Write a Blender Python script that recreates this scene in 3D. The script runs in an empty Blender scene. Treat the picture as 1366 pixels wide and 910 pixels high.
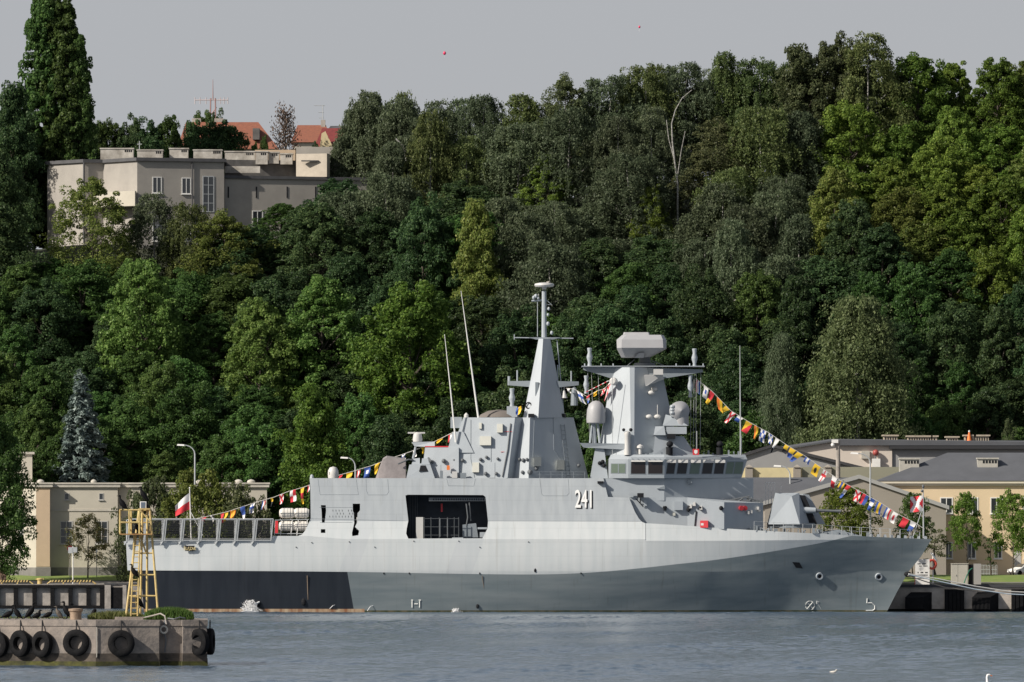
import bpy, bmesh, math, random
import numpy as np
from mathutils import Vector, Matrix
from mathutils.geometry import tessellate_polygon

# ------------------------------------------------------------------ camera, sky, sun, exposure
SC = bpy.context.scene
F, CAMH, HOR, MID = 11000.0, 5.8, 753.0, 683.0        # focal length in photo pixels, camera height, horizon row, middle column
cam_d = bpy.data.cameras.new('camera')
cam_d.sensor_fit = 'HORIZONTAL'; cam_d.sensor_width = 36.0
cam_d.lens = 36.0 * F / 1366.0
cam_d.shift_y = (HOR - 455.0) / 1366.0
cam_d.clip_start = 1.0; cam_d.clip_end = 30000.0
cam = bpy.data.objects.new('camera', cam_d); SC.collection.objects.link(cam)
cam.location = (0, 0, CAMH); cam.rotation_euler = (math.radians(90), 0, 0)
SC.camera = cam

SUN_DIR = Vector((-0.72, -0.415, 0.555)).normalized()      # towards the sun: from the left, a little behind the camera
SUN_EL = math.asin(SUN_DIR.z)
world = bpy.data.worlds.new('World'); SC.world = world; world.use_nodes = True
wn, wl = world.node_tree.nodes, world.node_tree.links
bg = wn['Background']
sky = wn.new('ShaderNodeTexSky'); sky.sky_type = 'NISHITA'; sky.sun_disc = False
sky.sun_elevation = SUN_EL
sky.sun_rotation = math.atan2(SUN_DIR.x, SUN_DIR.y)
sky.air_density = 1.0; sky.dust_density = 3.0; sky.ozone_density = 1.5
hsv = wn.new('ShaderNodeHueSaturation'); hsv.inputs['Saturation'].default_value = 1.05; hsv.inputs['Value'].default_value = 0.82
mx = wn.new('ShaderNodeMix'); mx.data_type = 'RGBA'; mx.inputs[0].default_value = 0.72     # thin even overcast veil
mx.inputs[7].default_value = (5.65, 5.8, 6.15, 1)
tc = wn.new('ShaderNodeTexCoord'); sxyz = wn.new('ShaderNodeSeparateXYZ'); vr = wn.new('ShaderNodeMapRange')
vr.inputs['From Min'].default_value = 0.08; vr.inputs['From Max'].default_value = 0.55; vr.inputs['To Min'].default_value = 0.86; vr.inputs['To Max'].default_value = 0.28
wl.new(tc.outputs['Generated'], sxyz.inputs[0]); wl.new(sxyz.outputs['Z'], vr.inputs['Value']); wl.new(vr.outputs[0], mx.inputs[0])
wl.new(sky.outputs[0], hsv.inputs['Color']); wl.new(hsv.outputs[0], mx.inputs[6]); wl.new(mx.outputs[2], bg.inputs['Color'])
bg.inputs['Strength'].default_value = 0.07
sun_d = bpy.data.lights.new('sun', 'SUN'); sun_d.energy = 4.5; sun_d.angle = math.radians(0.5); sun_d.color = (1.0, 0.93, 0.83)
sun = bpy.data.objects.new('sun', sun_d); SC.collection.objects.link(sun)
sun.rotation_euler = SUN_DIR.to_track_quat('Z', 'Y').to_euler()
SC.view_settings.view_transform = 'Standard'; SC.view_settings.look = 'None'
SC.view_settings.exposure = 0.28; SC.view_settings.gamma = 1.0
SC.view_settings.use_curve_mapping = False
SC.cycles.max_bounces = 6; SC.cycles.transparent_max_bounces = 4

# ------------------------------------------------------------------ helpers
COL = SC.collection
R = random.Random(11)
def X(px, Y): return (px - MID) * Y / F
def Z(py, Y): return CAMH - (py - HOR) * Y / F
def P(px, py, Y): return Vector((X(px, Y), Y, Z(py, Y)))
def PXL(x, Y): return MID + x * F / Y
def PYL(z, Y): return HOR - (z - CAMH) * F / Y

def material(name, col, rough=0.6, metal=0.0, var=0.0, vscale=1.0, stretch=(1, 1, 1), col2=None, bump=0.0, bscale=8.0, spec=0.5):
    m = bpy.data.materials.new(name); m.use_nodes = True
    n, l = m.node_tree.nodes, m.node_tree.links
    b = n['Principled BSDF']
    b.inputs['Base Color'].default_value = (*col, 1); b.inputs['Roughness'].default_value = rough
    b.inputs['Metallic'].default_value = metal; b.inputs['Specular IOR Level'].default_value = spec
    if var or col2 or bump:
        g = n.new('ShaderNodeNewGeometry')
        mp = n.new('ShaderNodeMapping'); mp.inputs['Scale'].default_value = stretch
        l.new(g.outputs['Position'], mp.inputs['Vector'])
    if var or col2:
        t = n.new('ShaderNodeTexNoise'); t.inputs['Scale'].default_value = vscale; t.inputs['Detail'].default_value = 5; t.inputs['Roughness'].default_value = 0.65
        l.new(mp.outputs[0], t.inputs['Vector'])
        r = n.new('ShaderNodeValToRGB')
        r.color_ramp.elements[0].position = 0.32; r.color_ramp.elements[1].position = 0.68
        c2 = col2 or tuple(c * (1 - var) for c in col)
        c1 = col if col2 else tuple(min(1, c * (1 + var * 0.6)) for c in col)
        r.color_ramp.elements[0].color = (*c2, 1); r.color_ramp.elements[1].color = (*c1, 1)
        l.new(t.outputs['Fac'], r.inputs[0]); l.new(r.outputs[0], b.inputs['Base Color'])
    if bump:
        t2 = n.new('ShaderNodeTexNoise'); t2.inputs['Scale'].default_value = bscale; t2.inputs['Detail'].default_value = 6
        l.new(mp.outputs[0], t2.inputs['Vector'])
        bp = n.new('ShaderNodeBump'); bp.inputs['Strength'].default_value = bump; bp.inputs['Distance'].default_value = 0.05
        l.new(t2.outputs['Fac'], bp.inputs['Height']); l.new(bp.outputs[0], b.inputs['Normal'])
    return m

def foliage(name, c1, c2, c3, trans=0.44, hue=0.02, val=0.25):
    """leaf material: every leaf one of a run of colours, every tree a little different."""
    m = bpy.data.materials.new(name); m.use_nodes = True
    n, l = m.node_tree.nodes, m.node_tree.links
    n.clear()
    out = n.new('ShaderNodeOutputMaterial')
    g = n.new('ShaderNodeNewGeometry'); oi = n.new('ShaderNodeObjectInfo')
    r = n.new('ShaderNodeValToRGB'); e = r.color_ramp.elements
    e[0].position = 0.0; e[0].color = (*c1, 1); e[1].position = 1.0; e[1].color = (*c3, 1)
    k = e.new(0.6); k.color = (*c2, 1)
    l.new(g.outputs['Random Per Island'], r.inputs[0])
    h = n.new('ShaderNodeHueSaturation')
    mh = n.new('ShaderNodeMapRange'); mh.inputs['To Min'].default_value = 0.5 - hue; mh.inputs['To Max'].default_value = 0.5 + hue
    mv = n.new('ShaderNodeMapRange'); mv.inputs['To Min'].default_value = 1 - val; mv.inputs['To Max'].default_value = 1 + val
    ml = n.new('ShaderNodeMath'); ml.operation = 'MULTIPLY'; ml.inputs[1].default_value = 7.31
    fr = n.new('ShaderNodeMath'); fr.operation = 'FRACT'
    l.new(oi.outputs['Random'], mh.inputs['Value']); l.new(oi.outputs['Random'], ml.inputs[0]); l.new(ml.outputs[0], fr.inputs[0]); l.new(fr.outputs[0], mv.inputs['Value'])
    l.new(mh.outputs[0], h.inputs['Hue']); l.new(mv.outputs[0], h.inputs['Value']); l.new(r.outputs[0], h.inputs['Color'])
    d = n.new('ShaderNodeBsdfDiffuse'); t = n.new('ShaderNodeBsdfTranslucent'); gl = n.new('ShaderNodeBsdfGlossy'); gl.inputs['Roughness'].default_value = 0.45
    gl.inputs['Color'].default_value = (0.5, 0.5, 0.5, 1)
    x1 = n.new('ShaderNodeMixShader'); x1.inputs[0].default_value = trans
    x2 = n.new('ShaderNodeMixShader'); x2.inputs[0].default_value = 0.015
    l.new(h.outputs[0], d.inputs['Color']); l.new(h.outputs[0], t.inputs['Color'])
    l.new(d.outputs[0], x1.inputs[1]); l.new(t.outputs[0], x1.inputs[2]); l.new(x1.outputs[0], x2.inputs[1]); l.new(gl.outputs[0], x2.inputs[2])
    l.new(x2.outputs[0], out.inputs['Surface'])
    return m

def origin_of(o):
    v = Vector((0, 0, 0))
    while o is not None:
        v += Vector(o.location); o = o.parent
    return v

class MB:
    """collects faces; build() links them as ONE mesh object."""
    def __init__(self): self.v = []; self.f = []; self.m = []; self.cur = 0
    def face(self, pts, m=None):
        i = len(self.v); self.v += [Vector(p) for p in pts]; self.f.append(tuple(range(i, i + len(pts)))); self.m.append(self.cur if m is None else m)
    def grid(self, rows, closed=False, m=None):
        """rows of points, shared vertices"""
        i = len(self.v); nc = len(rows[0])
        for r in rows: self.v += [Vector(p) for p in r]
        for a in range(len(rows) - 1):
            for b in range(nc if closed else nc - 1):
                c = (b + 1) % nc
                self.f.append((i + a * nc + b, i + a * nc + c, i + (a + 1) * nc + c, i + (a + 1) * nc + b)); self.m.append(self.cur if m is None else m)
    def box(self, x0, x1, y0, y1, z0, z1, m=None):
        self.hexa([(x0, y0, z0), (x1, y0, z0), (x1, y1, z0), (x0, y1, z0)], [(x0, y0, z1), (x1, y0, z1), (x1, y1, z1), (x0, y1, z1)], m)
    def hexa(self, bot, top, m=None):
        """a closed solid between two loops of the same length"""
        n = len(bot); i = len(self.v); mm = self.cur if m is None else m
        self.v += [Vector(p) for p in bot] + [Vector(p) for p in top]
        for k in range(n):
            j = (k + 1) % n; self.f.append((i + k, i + j, i + n + j, i + n + k)); self.m.append(mm)
        self.f.append(tuple(i + k for k in reversed(range(n)))); self.m.append(mm)
        self.f.append(tuple(i + n + k for k in range(n))); self.m.append(mm)
    def tube(self, pts, rad, n=8, cap=True, m=None):
        pts = [Vector(p) for p in pts]
        if not isinstance(rad, (list, tuple)): rad = [rad] * len(pts)
        rows = []; ref = None
        for k, p in enumerate(pts):
            d = (pts[min(k + 1, len(pts) - 1)] - pts[max(k - 1, 0)])
            if d.length < 1e-9: d = Vector((0, 0, 1))
            d.normalize()
            if ref is None: ref = Vector((1, 0, 0)) if abs(d.x) < 0.8 else Vector((0, 1, 0))
            a = (ref - d * ref.dot(d))
            if a.length < 1e-6: a = d.orthogonal()
            a.normalize(); b = d.cross(a); ref = a
            rows.append([p + (a * math.cos(2 * math.pi * q / n) + b * math.sin(2 * math.pi * q / n)) * rad[k] for q in range(n)])
        self.grid(rows, closed=True, m=m)
        if cap:
            self.face(list(reversed(rows[0])), m); self.face(rows[-1], m)
    def lathe(self, prof, c, axis=(0, 0, 1), n=20, m=None):
        """profile of (radius, height) turned about axis through c"""
        ax = Vector(axis).normalized(); a = ax.orthogonal().normalized(); b = ax.cross(a); c = Vector(c)
        rows = [[c + ax * h + (a * math.cos(2 * math.pi * q / n) + b * math.sin(2 * math.pi * q / n)) * max(r, 1e-4) for q in range(n)] for r, h in prof]
        self.grid(rows, closed=True, m=m)
        if prof[0][0] > 1e-3: self.face(list(reversed(rows[0])), m)
        if prof[-1][0] > 1e-3: self.face(rows[-1], m)
    def ball(self, c, r, sz=(1, 1, 1), n=14, k=8, m=None):
        c = Vector(c)
        rows = [[c + Vector((math.cos(2 * math.pi * q / n) * math.sin(t) * r * sz[0], math.sin(2 * math.pi * q / n) * math.sin(t) * r * sz[1], math.cos(t) * r * sz[2])) for q in range(n)]
                for t in [max(1e-3, min(math.pi - 1e-3, math.pi * i / k)) for i in range(k, -1, -1)]]
        self.grid(rows, closed=True, m=m)
    def torus(self, c, R0, r, axis=(0, 0, 1), n=24, k=10, m=None):
        ax = Vector(axis).normalized(); a = ax.orthogonal().normalized(); b = ax.cross(a); c = Vector(c); rows = []
        for i in range(n + 1):
            t = 2 * math.pi * i / n; u = a * math.cos(t) + b * math.sin(t)
            rows.append([c + u * (R0 + r * math.cos(2 * math.pi * q / k)) + ax * r * math.sin(2 * math.pi * q / k) for q in range(k)])
        self.grid(rows, closed=True, m=m)
    def build(self, name, mats, parent=None, smooth=False, angle=35, merge=False):
        if not isinstance(mats, (list, tuple)): mats = [mats]
        off = origin_of(parent)
        me = bpy.data.meshes.new(name)
        me.from_pydata([tuple(p - off) for p in self.v], [], self.f)
        for mt in mats: me.materials.append(mt)
        if len(mats) > 1: me.polygons.foreach_set('material_index', self.m)
        if merge:
            bm = bmesh.new(); bm.from_mesh(me); bmesh.ops.remove_doubles(bm, verts=bm.verts, dist=1e-4); bm.to_mesh(me); bm.free()
        bm = bmesh.new(); bm.from_mesh(me); bmesh.ops.recalc_face_normals(bm, faces=bm.faces); bm.to_mesh(me); bm.free()
        if smooth:
            me.shade_smooth(); me.set_sharp_from_angle(angle=math.radians(angle))
        me.update()
        o = bpy.data.objects.new(name, me); COL.objects.link(o)
        if parent is not None: o.parent = parent
        return o

def rods(paths, r, name, mat, parent, n=5):
    for p_ in paths: m_ = MB(); m_.tube(p_, r, n); m_.build(name, mat, parent)
def tag(o, label=None, cat=None, group=None, kind=None):
    if label: o['label'] = label
    if cat: o['category'] = cat
    if group: o['group'] = group
    if kind: o['kind'] = kind
    return o
def thing(name, loc, label, cat, group=None):
    o = bpy.data.objects.new(name, None); COL.objects.link(o); o.location = loc; o.empty_display_size = 0.3
    return tag(o, label, cat, group)
def rebase(o, p):
    """put a single-mesh thing's origin at its base"""
    p = Vector(p); o.data.transform(Matrix.Translation(-p)); o.location = p
    return o
def text_mesh(txt, size, mat, loc, rot, name, parent=None, sx=1.0, bold=0.0, depth=0.01):
    c = bpy.data.curves.new(name, 'FONT'); c.body = txt; c.size = size; c.align_x = 'CENTER'; c.offset = bold; c.extrude = depth
    t = bpy.data.objects.new('tmp', c); COL.objects.link(t)
    dg = bpy.context.evaluated_depsgraph_get(); dg.update()
    me = bpy.data.meshes.new_from_object(t.evaluated_get(dg)); me.name = name
    bpy.data.objects.remove(t)
    me.materials.clear(); me.materials.append(mat)
    me.transform(Matrix.Translation(Vector(loc) - origin_of(parent)) @ rot.to_matrix().to_4x4() @ Matrix.Diagonal((sx, 1, 1, 1)))
    o = bpy.data.objects.new(name, me); COL.objects.link(o)
    if parent is not None: o.parent = parent
    return o

# ------------------------------------------------------------------ shared materials
M = {}
M['bark'] = material('bark', (0.09, 0.075, 0.06), 0.9, var=0.4, vscale=3)
M['birch_bark'] = material('birch_bark', (0.46, 0.45, 0.42), 0.8, col2=(0.12, 0.11, 0.1), vscale=2.2, stretch=(1, 1, 2.5))
M['concrete'] = material('concrete', (0.34, 0.31, 0.28), 0.9, var=0.35, vscale=0.9, bump=0.4)
M['asphalt'] = material('asphalt', (0.2, 0.185, 0.17), 0.95, var=0.15, vscale=0.2)
M['yellow'] = material('yellow_paint', (0.66, 0.53, 0.22), 0.5, col2=(0.46, 0.32, 0.13), vscale=2.5)
M['rubber'] = material('rubber', (0.011, 0.011, 0.012), 0.8, var=0.4, vscale=3, bump=0.5, bscale=10, spec=0.12)
M['black'] = material('black_steel', (0.014, 0.015, 0.018), 0.7, spec=0.2)
M['white'] = material('white_paint', (0.78, 0.77, 0.74), 0.5, var=0.08, vscale=2)
M['steel'] = material('grey_steel', (0.42, 0.44, 0.45), 0.5, var=0.1, vscale=2)
M['dsteel'] = material('dark_steel', (0.12, 0.13, 0.14), 0.6)
M['glass'] = material('window_glass', (0.03, 0.035, 0.04), 0.08, spec=0.8)
M['red'] = material('red_paint', (0.6, 0.04, 0.05), 0.5)
M['orange'] = material('orange_plastic', (0.8, 0.2, 0.04), 0.6)

# ------------------------------------------------------------------ water
wm = bpy.data.materials.new('water'); wm.use_nodes = True
n, l = wm.node_tree.nodes, wm.node_tree.links
b = n['Principled BSDF']; b.inputs['Base Color'].default_value = (0.072, 0.11, 0.155, 1); b.inputs['Roughness'].default_value = 0.16; b.inputs['IOR'].default_value = 1.33
g = n.new('ShaderNodeNewGeometry')
def wave(sx, sy, sc, det, dist):
    mp = n.new('ShaderNodeMapping'); mp.inputs['Scale'].default_value = (sx, sy, 1); mp.inputs['Rotation'].default_value = (0, 0, 0.02)
    t = n.new('ShaderNodeTexNoise'); t.inputs['Scale'].default_value = sc; t.inputs['Detail'].default_value = det; t.inputs['Roughness'].default_value = 0.6
    l.new(g.outputs['Position'], mp.inputs['Vector']); l.new(mp.outputs[0], t.inputs['Vector'])
    return t
t1 = wave(1.0, 0.6, 0.9, 5, 0); t2 = wave(1.0, 0.22, 0.16, 3, 0); t3 = wave(1.3, 0.13, 0.75, 6, 0); t4 = wave(0.25, 0.02, 0.12, 3, 0)
rs = n.new('ShaderNodeMapRange'); rs.inputs['From Min'].default_value = 0.40; rs.inputs['From Max'].default_value = 0.58; rs.inputs['To Min'].default_value = 0.05; rs.inputs['To Max'].default_value = 0.5
ad = n.new('ShaderNodeMath'); ad.operation = 'MULTIPLY_ADD'; ad.inputs[1].default_value = 0.35
sb = n.new('ShaderNodeMath'); sb.operation = 'SUBTRACT'; sb.inputs[1].default_value = 0.175
l.new(t4.outputs['Fac'], ad.inputs[0]); l.new(t3.outputs['Fac'], ad.inputs[2]); l.new(ad.outputs[0], sb.inputs[0]); l.new(sb.outputs[0], rs.inputs['Value'])
bp1 = n.new('ShaderNodeBump'); bp1.inputs['Distance'].default_value = 0.5; l.new(rs.outputs[0], bp1.inputs['Strength'])
bp2 = n.new('ShaderNodeBump'); bp2.inputs['Strength'].default_value = 0.2; bp2.inputs['Distance'].default_value = 0.5
l.new(t2.outputs['Fac'], bp2.inputs['Height']); l.new(t1.outputs['Fac'], bp1.inputs['Height']); l.new(bp2.outputs[0], bp1.inputs['Normal']); l.new(bp1.outputs[0], b.inputs['Normal'])
def water_mesh():
    rw = np.random.default_rng(12); nx, ny = 640, 1500
    Yg = 380 + (1082 - 380) * np.linspace(0, 1, ny) ** 1.25; u = np.linspace(-0.0745, 0.0745, nx)
    YY, UU = np.meshgrid(Yg, u, indexing='ij'); XX = UU * YY
    h = np.zeros_like(XX)
    for i in range(34):
        L = 0.6 * (3.6 / 0.6) ** rw.random(); th = rw.normal() * 0.7 + 1.3; k = 2 * math.pi / L
        h += 0.0034 * L ** 0.55 * np.sin(k * (XX * math.cos(th) + YY * math.sin(th)) + rw.uniform(0, 6.28) + 1.2 * np.sin(XX * rw.uniform(.05, .2) + YY * rw.uniform(.02, .07)))
    gust = 0.72 + 0.3 * np.sin(XX * .07 + YY * .021 + 1) * np.sin(YY * .037 - XX * .03) + 0.2 * np.sin(XX * .19 - YY * .055)
    h = h * np.clip(gust, .35, 1.3); h = h + 0.6 * np.abs(h) * h / 0.03
    v = np.stack([XX, YY, h], -1).reshape(-1, 3)
    base = np.array([(-4000, -50, -.35), (4000, -50, -.35), (4000, 1200, -.35), (-4000, 1200, -.35)])
    i = np.arange((ny - 1) * nx).reshape(ny - 1, nx)[:, :-1].reshape(-1)
    f = np.stack([i, i + 1, i + nx + 1, i + nx], 1); nb = len(v)
    f = np.concatenate([f, [[nb, nb + 1, nb + 2, nb + 3]]]); v = np.concatenate([v, base])
    me = bpy.data.meshes.new('water'); me.vertices.add(len(v)); me.vertices.foreach_set('co', v.reshape(-1).astype(np.float32))
    me.loops.add(f.size); me.loops.foreach_set('vertex_index', f.reshape(-1).astype(np.int32)); me.polygons.add(len(f)); me.polygons.foreach_set('loop_start', np.arange(0, f.size, 4, dtype=np.int32))
    me.update(calc_edges=True); me.shade_smooth(); me.materials.append(wm)
    o = bpy.data.objects.new('water', me); COL.objects.link(o); return o
tag(water_mesh(), 'blue grey rippled harbour water', kind='structure')

# ------------------------------------------------------------------ ground: quay level, then the wooded escarpment, then the plateau
COAST_L, COAST_R = 1081.0, 1012.0
def lerp(a, b, t): return a + (b - a) * t
def sstep(a, b, v):
    t = max(0.0, min(1.0, (v - a) / (b - a))); return t * t * (3 - 2 * t)
def coast(px): return COAST_L if px < 640 else COAST_R
def hill_top(px): return lerp(48.0, 57.5, sstep(430, 900, px))
def ground(x, Y):
    px = PXL(x, Y); c = coast(px)
    z = 3.2 + 1.2 * sstep(c + 8, c + 32, Y)
    s = max(0.0, min(1.0, (Y - 1128) / (1222 - 1128)))
    s = 0.75 * s + 0.25 * s * s * (3 - 2 * s)
    z += hill_top(px) * s
    if Y > 1222: z += min(8, (Y - 1222) * 0.02)
    return z + (0.5 * math.sin(x * 0.21 + Y * 0.13) + 0.4 * math.sin(x * 0.093 - Y * 0.21)) * s
M['soil'] = material('forest_floor', (0.05, 0.055, 0.03), 1.0, col2=(0.02, 0.025, 0.014), vscale=0.35)
ys = [COAST_R, 1020, 1030, 1044, 1060, 1081] + list(range(1086, 1130, 6)) + list(range(1130, 1232, 4)) + [1240, 1260, 1300, 1400, 1700, 2500, 5000, 12000]
xs = [-4000, -900, -400, -200, -120] + list(np.arange(-100, -4.6, 5)) + [-4.3, -4.2] + list(np.arange(0, 121, 5)) + [140, 200, 400, 900, 4000]
def gpoint(x, Y):
    px = MID + x * F / 1040.0
    if x < -4.25: Y = max(Y, COAST_L)
    return (x, Y, ground(x, Y) if Y < 1500 else 66.0)
mb = MB(); mb.grid([[gpoint(x, Y) for x in xs] for Y in ys])
gr = mb.build('ground', M['soil'], smooth=True); tag(gr, 'steep wooded hillside ground rising behind the quay', kind='structure')
# quay aprons and lawns, sheets on top of the ground
def sheet(name, px0, px1, Y0, Y1, mat, up, label, nx=24, ny=10):
    mb = MB()
    mb.grid([[(lerp(X(px0, (Y0 + Y1) / 2), X(px1, (Y0 + Y1) / 2), i / nx), lerp(Y0, Y1, j / ny), ground(lerp(X(px0, (Y0 + Y1) / 2), X(px1, (Y0 + Y1) / 2), i / nx), lerp(Y0, Y1, j / ny)) + up) for i in range(nx + 1)] for j in range(ny + 1)])
    return tag(mb.build(name, mat, smooth=True), label, kind='structure')
M['lawn'] = material('lawn', (0.12, 0.2, 0.035), 1.0, col2=(0.2, 0.24, 0.06), vscale=0.4)
sheet('road', -300, 630, 1081.5, 1126, M['asphalt'], 0.03, 'pale asphalt quayside road in front of the beige building')
sheet('pavement', 700, 1800, 1012.5, 1124, M['asphalt'], 0.03, 'pale quay apron beyond the bow')
sheet('lawn', -200, 600, 1098, 1108, M['lawn'], 0.08, 'green grass strip along the foot of the beige building')
sheet('lawn', 1180, 1700, 1028, 1052, M['lawn'], 0.08, 'green lawn in front of the peach coloured building')
# ------------------------------------------------------------------ trees
rng = np.random.default_rng(5)
def leaf_mesh(name, cen, nrm, sx, sy, tang=None):
    n = len(cen)
    nrm = nrm / np.maximum(np.linalg.norm(nrm, axis=1, keepdims=True), 1e-6)
    if tang is None: tang = rng.normal(size=(n, 3))
    tang = tang - nrm * np.sum(tang * nrm, axis=1, keepdims=True)
    tang /= np.maximum(np.linalg.norm(tang, axis=1, keepdims=True), 1e-6)
    bi = np.cross(nrm, tang)
    a = tang * sx[:, None]; b_ = bi * sy[:, None]
    fold = nrm * (sx * 0.25)[:, None]
    v = np.empty((n, 4, 3)); v[:, 0] = cen - a; v[:, 1] = cen - b_ + fold; v[:, 2] = cen + a; v[:, 3] = cen + b_ + fold
    me = bpy.data.meshes.new(name)
    me.vertices.add(n * 4); me.vertices.foreach_set('co', v.reshape(-1).astype(np.float32))
    me.loops.add(n * 4); me.loops.foreach_set('vertex_index', np.arange(n * 4, dtype=np.int32))
    me.polygons.add(n); me.polygons.foreach_set('loop_start', np.arange(0, n * 4, 4, dtype=np.int32))
    me.update(calc_edges=True); me.validate()
    me.materials.append(None)
    return me
def lobes_to_leaves(lobes, per, size, up=0.22, under=-0.6):
    C_, N_, S_ = [], [], []
    sub = []
    for (c, r) in lobes:
        for q in range(5):
            o = rng.normal(size=3) * 0.5 * np.array(r); f = rng.uniform(0.34, 0.66)
            sub.append((np.array(c) + o, np.array(r) * f))
    for (c, r) in sub:
        k = int(per * 1.25)
        d = rng.normal(size=(k * 2, 3)); d /= np.linalg.norm(d, axis=1, keepdims=True)
        d = d[d[:, 2] > under][:k]
        rad = rng.uniform(0.62, 1.06, size=(len(d), 1)) ** 0.6
        # ragged surface: small sub-bumps
        rad *= 1 + 0.16 * np.sin(d[:, :1] * 7 + c[0] * 3) * np.sin(d[:, 1:2] * 6 + c[1]) + 0.1 * np.sin(d[:, 2:3] * 11)
        C_.append(np.array(c) + d * rad * np.array(r)); N_.append(d * 0.85 + rng.normal(size=d.shape) * 0.5 + np.array([0, 0, up])); S_.append(rng.uniform(0.55, 1.35, size=len(d)) * size * 0.53)
    C_ = np.concatenate(C_); N_ = np.concatenate(N_); S_ = np.concatenate(S_)
    return C_, N_, S_
def trunk_mesh(name, h, r, limbs, mat, lean=0.0, n=8):
    mb = MB()
    pts = [Vector((lean * t * t + 0.12 * math.sin(t * 5 + lean), 0.1 * math.sin(t * 4), h * t)) for t in [0, .12, .3, .5, .7, .85, 1]]
    mb.tube([pts[0] - Vector((0, 0, 1.0))] + pts, [r * 1.5, r * 1.25] + [r * (1 - 0.85 * t) for t in [.12, .3, .5, .7, .85, 1]], n=n)
    for (t, tip, rr) in limbs:
        a = Vector((lean * t * t, 0, h * t)); tip = Vector(tip); mid = a.lerp(tip, 0.5) + Vector((0, 0, -0.08 * (tip - a).length))
        mb.tube([a, mid, tip], [rr, rr * 0.65, rr * 0.2], n=5)
    o = mb.build(name, mat, smooth=True); me = o.data; bpy.data.objects.remove(o)
    return me
SPEC = {}
def add_spec(kind, crown, trunk): SPEC.setdefault(kind, []).append((crown, trunk))
# broadleaf, nominal 18 m tall, 9 m wide
def make_broad(seed, prof, nl=64, per=130, size=0.26, kind='broad', h=18.0, w=9.0, lr=(0.85, 1.75), base=0.1):
    rr = random.Random(seed); lobes = []; limbs = []
    for i in range(nl):
        t = (i + rr.random()) / nl
        t = t ** 0.85
        z = h * (base + (0.97 - base) * t)
        rad = 0.5 * w * prof(t) * (0.5 + 0.55 * math.sqrt(rr.random()))
        a = i * 2.399 + rr.uniform(-0.5, 0.5)
        s = rr.uniform(*lr) * (0.75 + 0.45 * prof(t))
        lobes.append(((rad * math.cos(a), rad * math.sin(a), z - 0.4 * s), (s * rr.uniform(0.95, 1.3), s * rr.uniform(0.95, 1.3), s * rr.uniform(0.85, 1.1))))
        if i % 3 == 0 and z < h * 0.85: limbs.append((max(0.08, min(0.9, (z - 1.8) / h * 0.92)), (rad * math.cos(a) * 0.9, rad * math.sin(a) * 0.9, z - 0.5), 0.11))
    c, nn, s = lobes_to_leaves(lobes, per, size)
    add_spec(kind, leaf_mesh('crown', c, nn, s, s * 0.72), trunk_mesh('trunk', h * 0.92, 0.26 if h > 12 else 0.085, limbs if h > 12 else [(t_, p_, .04) for t_, p_, r_ in limbs], M['bark'], rr.uniform(-0.5, 0.5)))
pf_round = lambda t: max(0.12, math.sin(math.pi * (0.16 + 0.8 * t)) ** 0.75)
pf_oval = lambda t: max(0.12, math.sin(math.pi * (0.22 + 0.75 * t)) ** 0.9)
pf_cone = lambda t: max(0.1, (1 - t) ** 0.7 * min(1, 0.6 + 2.5 * t))
make_broad(1, pf_round, 70); make_broad(2, pf_oval, 62); make_broad(3, pf_cone, 58); make_broad(4, pf_round, 78, 120, 0.27)
make_broad(5, pf_round, 110, 80, 0.25, 'maple', lr=(0.6, 1.2)); make_broad(6, pf_oval, 105, 84, 0.23, 'maple', lr=(0.55, 1.15)); make_broad(7, pf_round, 120, 80, 0.24, 'maple', lr=(0.6, 1.1))
make_broad(8, pf_oval, 60, 90, 0.22, 'airy', lr=(0.7, 1.5)); make_broad(9, pf_round, 64, 80, 0.2, 'airy', lr=(0.7, 1.4))
make_broad(10, lambda t: 0.3 + 0.7 * math.sin(math.pi * min(1, 0.28 + 0.74 * t)), 170, 70, 0.28, 'poplar', h=24, w=6.0, lr=(0.5, 0.85), base=0.04)
# street trees with a clear stem: nominal 8 m, 4.5 m wide
make_broad(12, pf_oval, 40, 62, 0.15, 'street', h=8.0, w=4.2, lr=(0.42, 0.8), base=0.36); make_broad(13, pf_round, 42, 62, 0.15, 'street', h=8.0, w=4.4, lr=(0.42, 0.8), base=0.34)
make_broad(14, lambda t: 0.7, 10, 22, 0.13, 'sapling', h=5.0, w=1.8, lr=(0.25, 0.45), base=0.3)
make_broad(15, pf_round, 34, 34, 0.14, 'rowan', h=7.0, w=4.6, lr=(0.35, 0.7), base=0.3)
make_broad(16, pf_round, 60, 70, 0.17, 'bush', h=6.0, w=7.0, lr=(0.5, 1.0), base=0.02)
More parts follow.
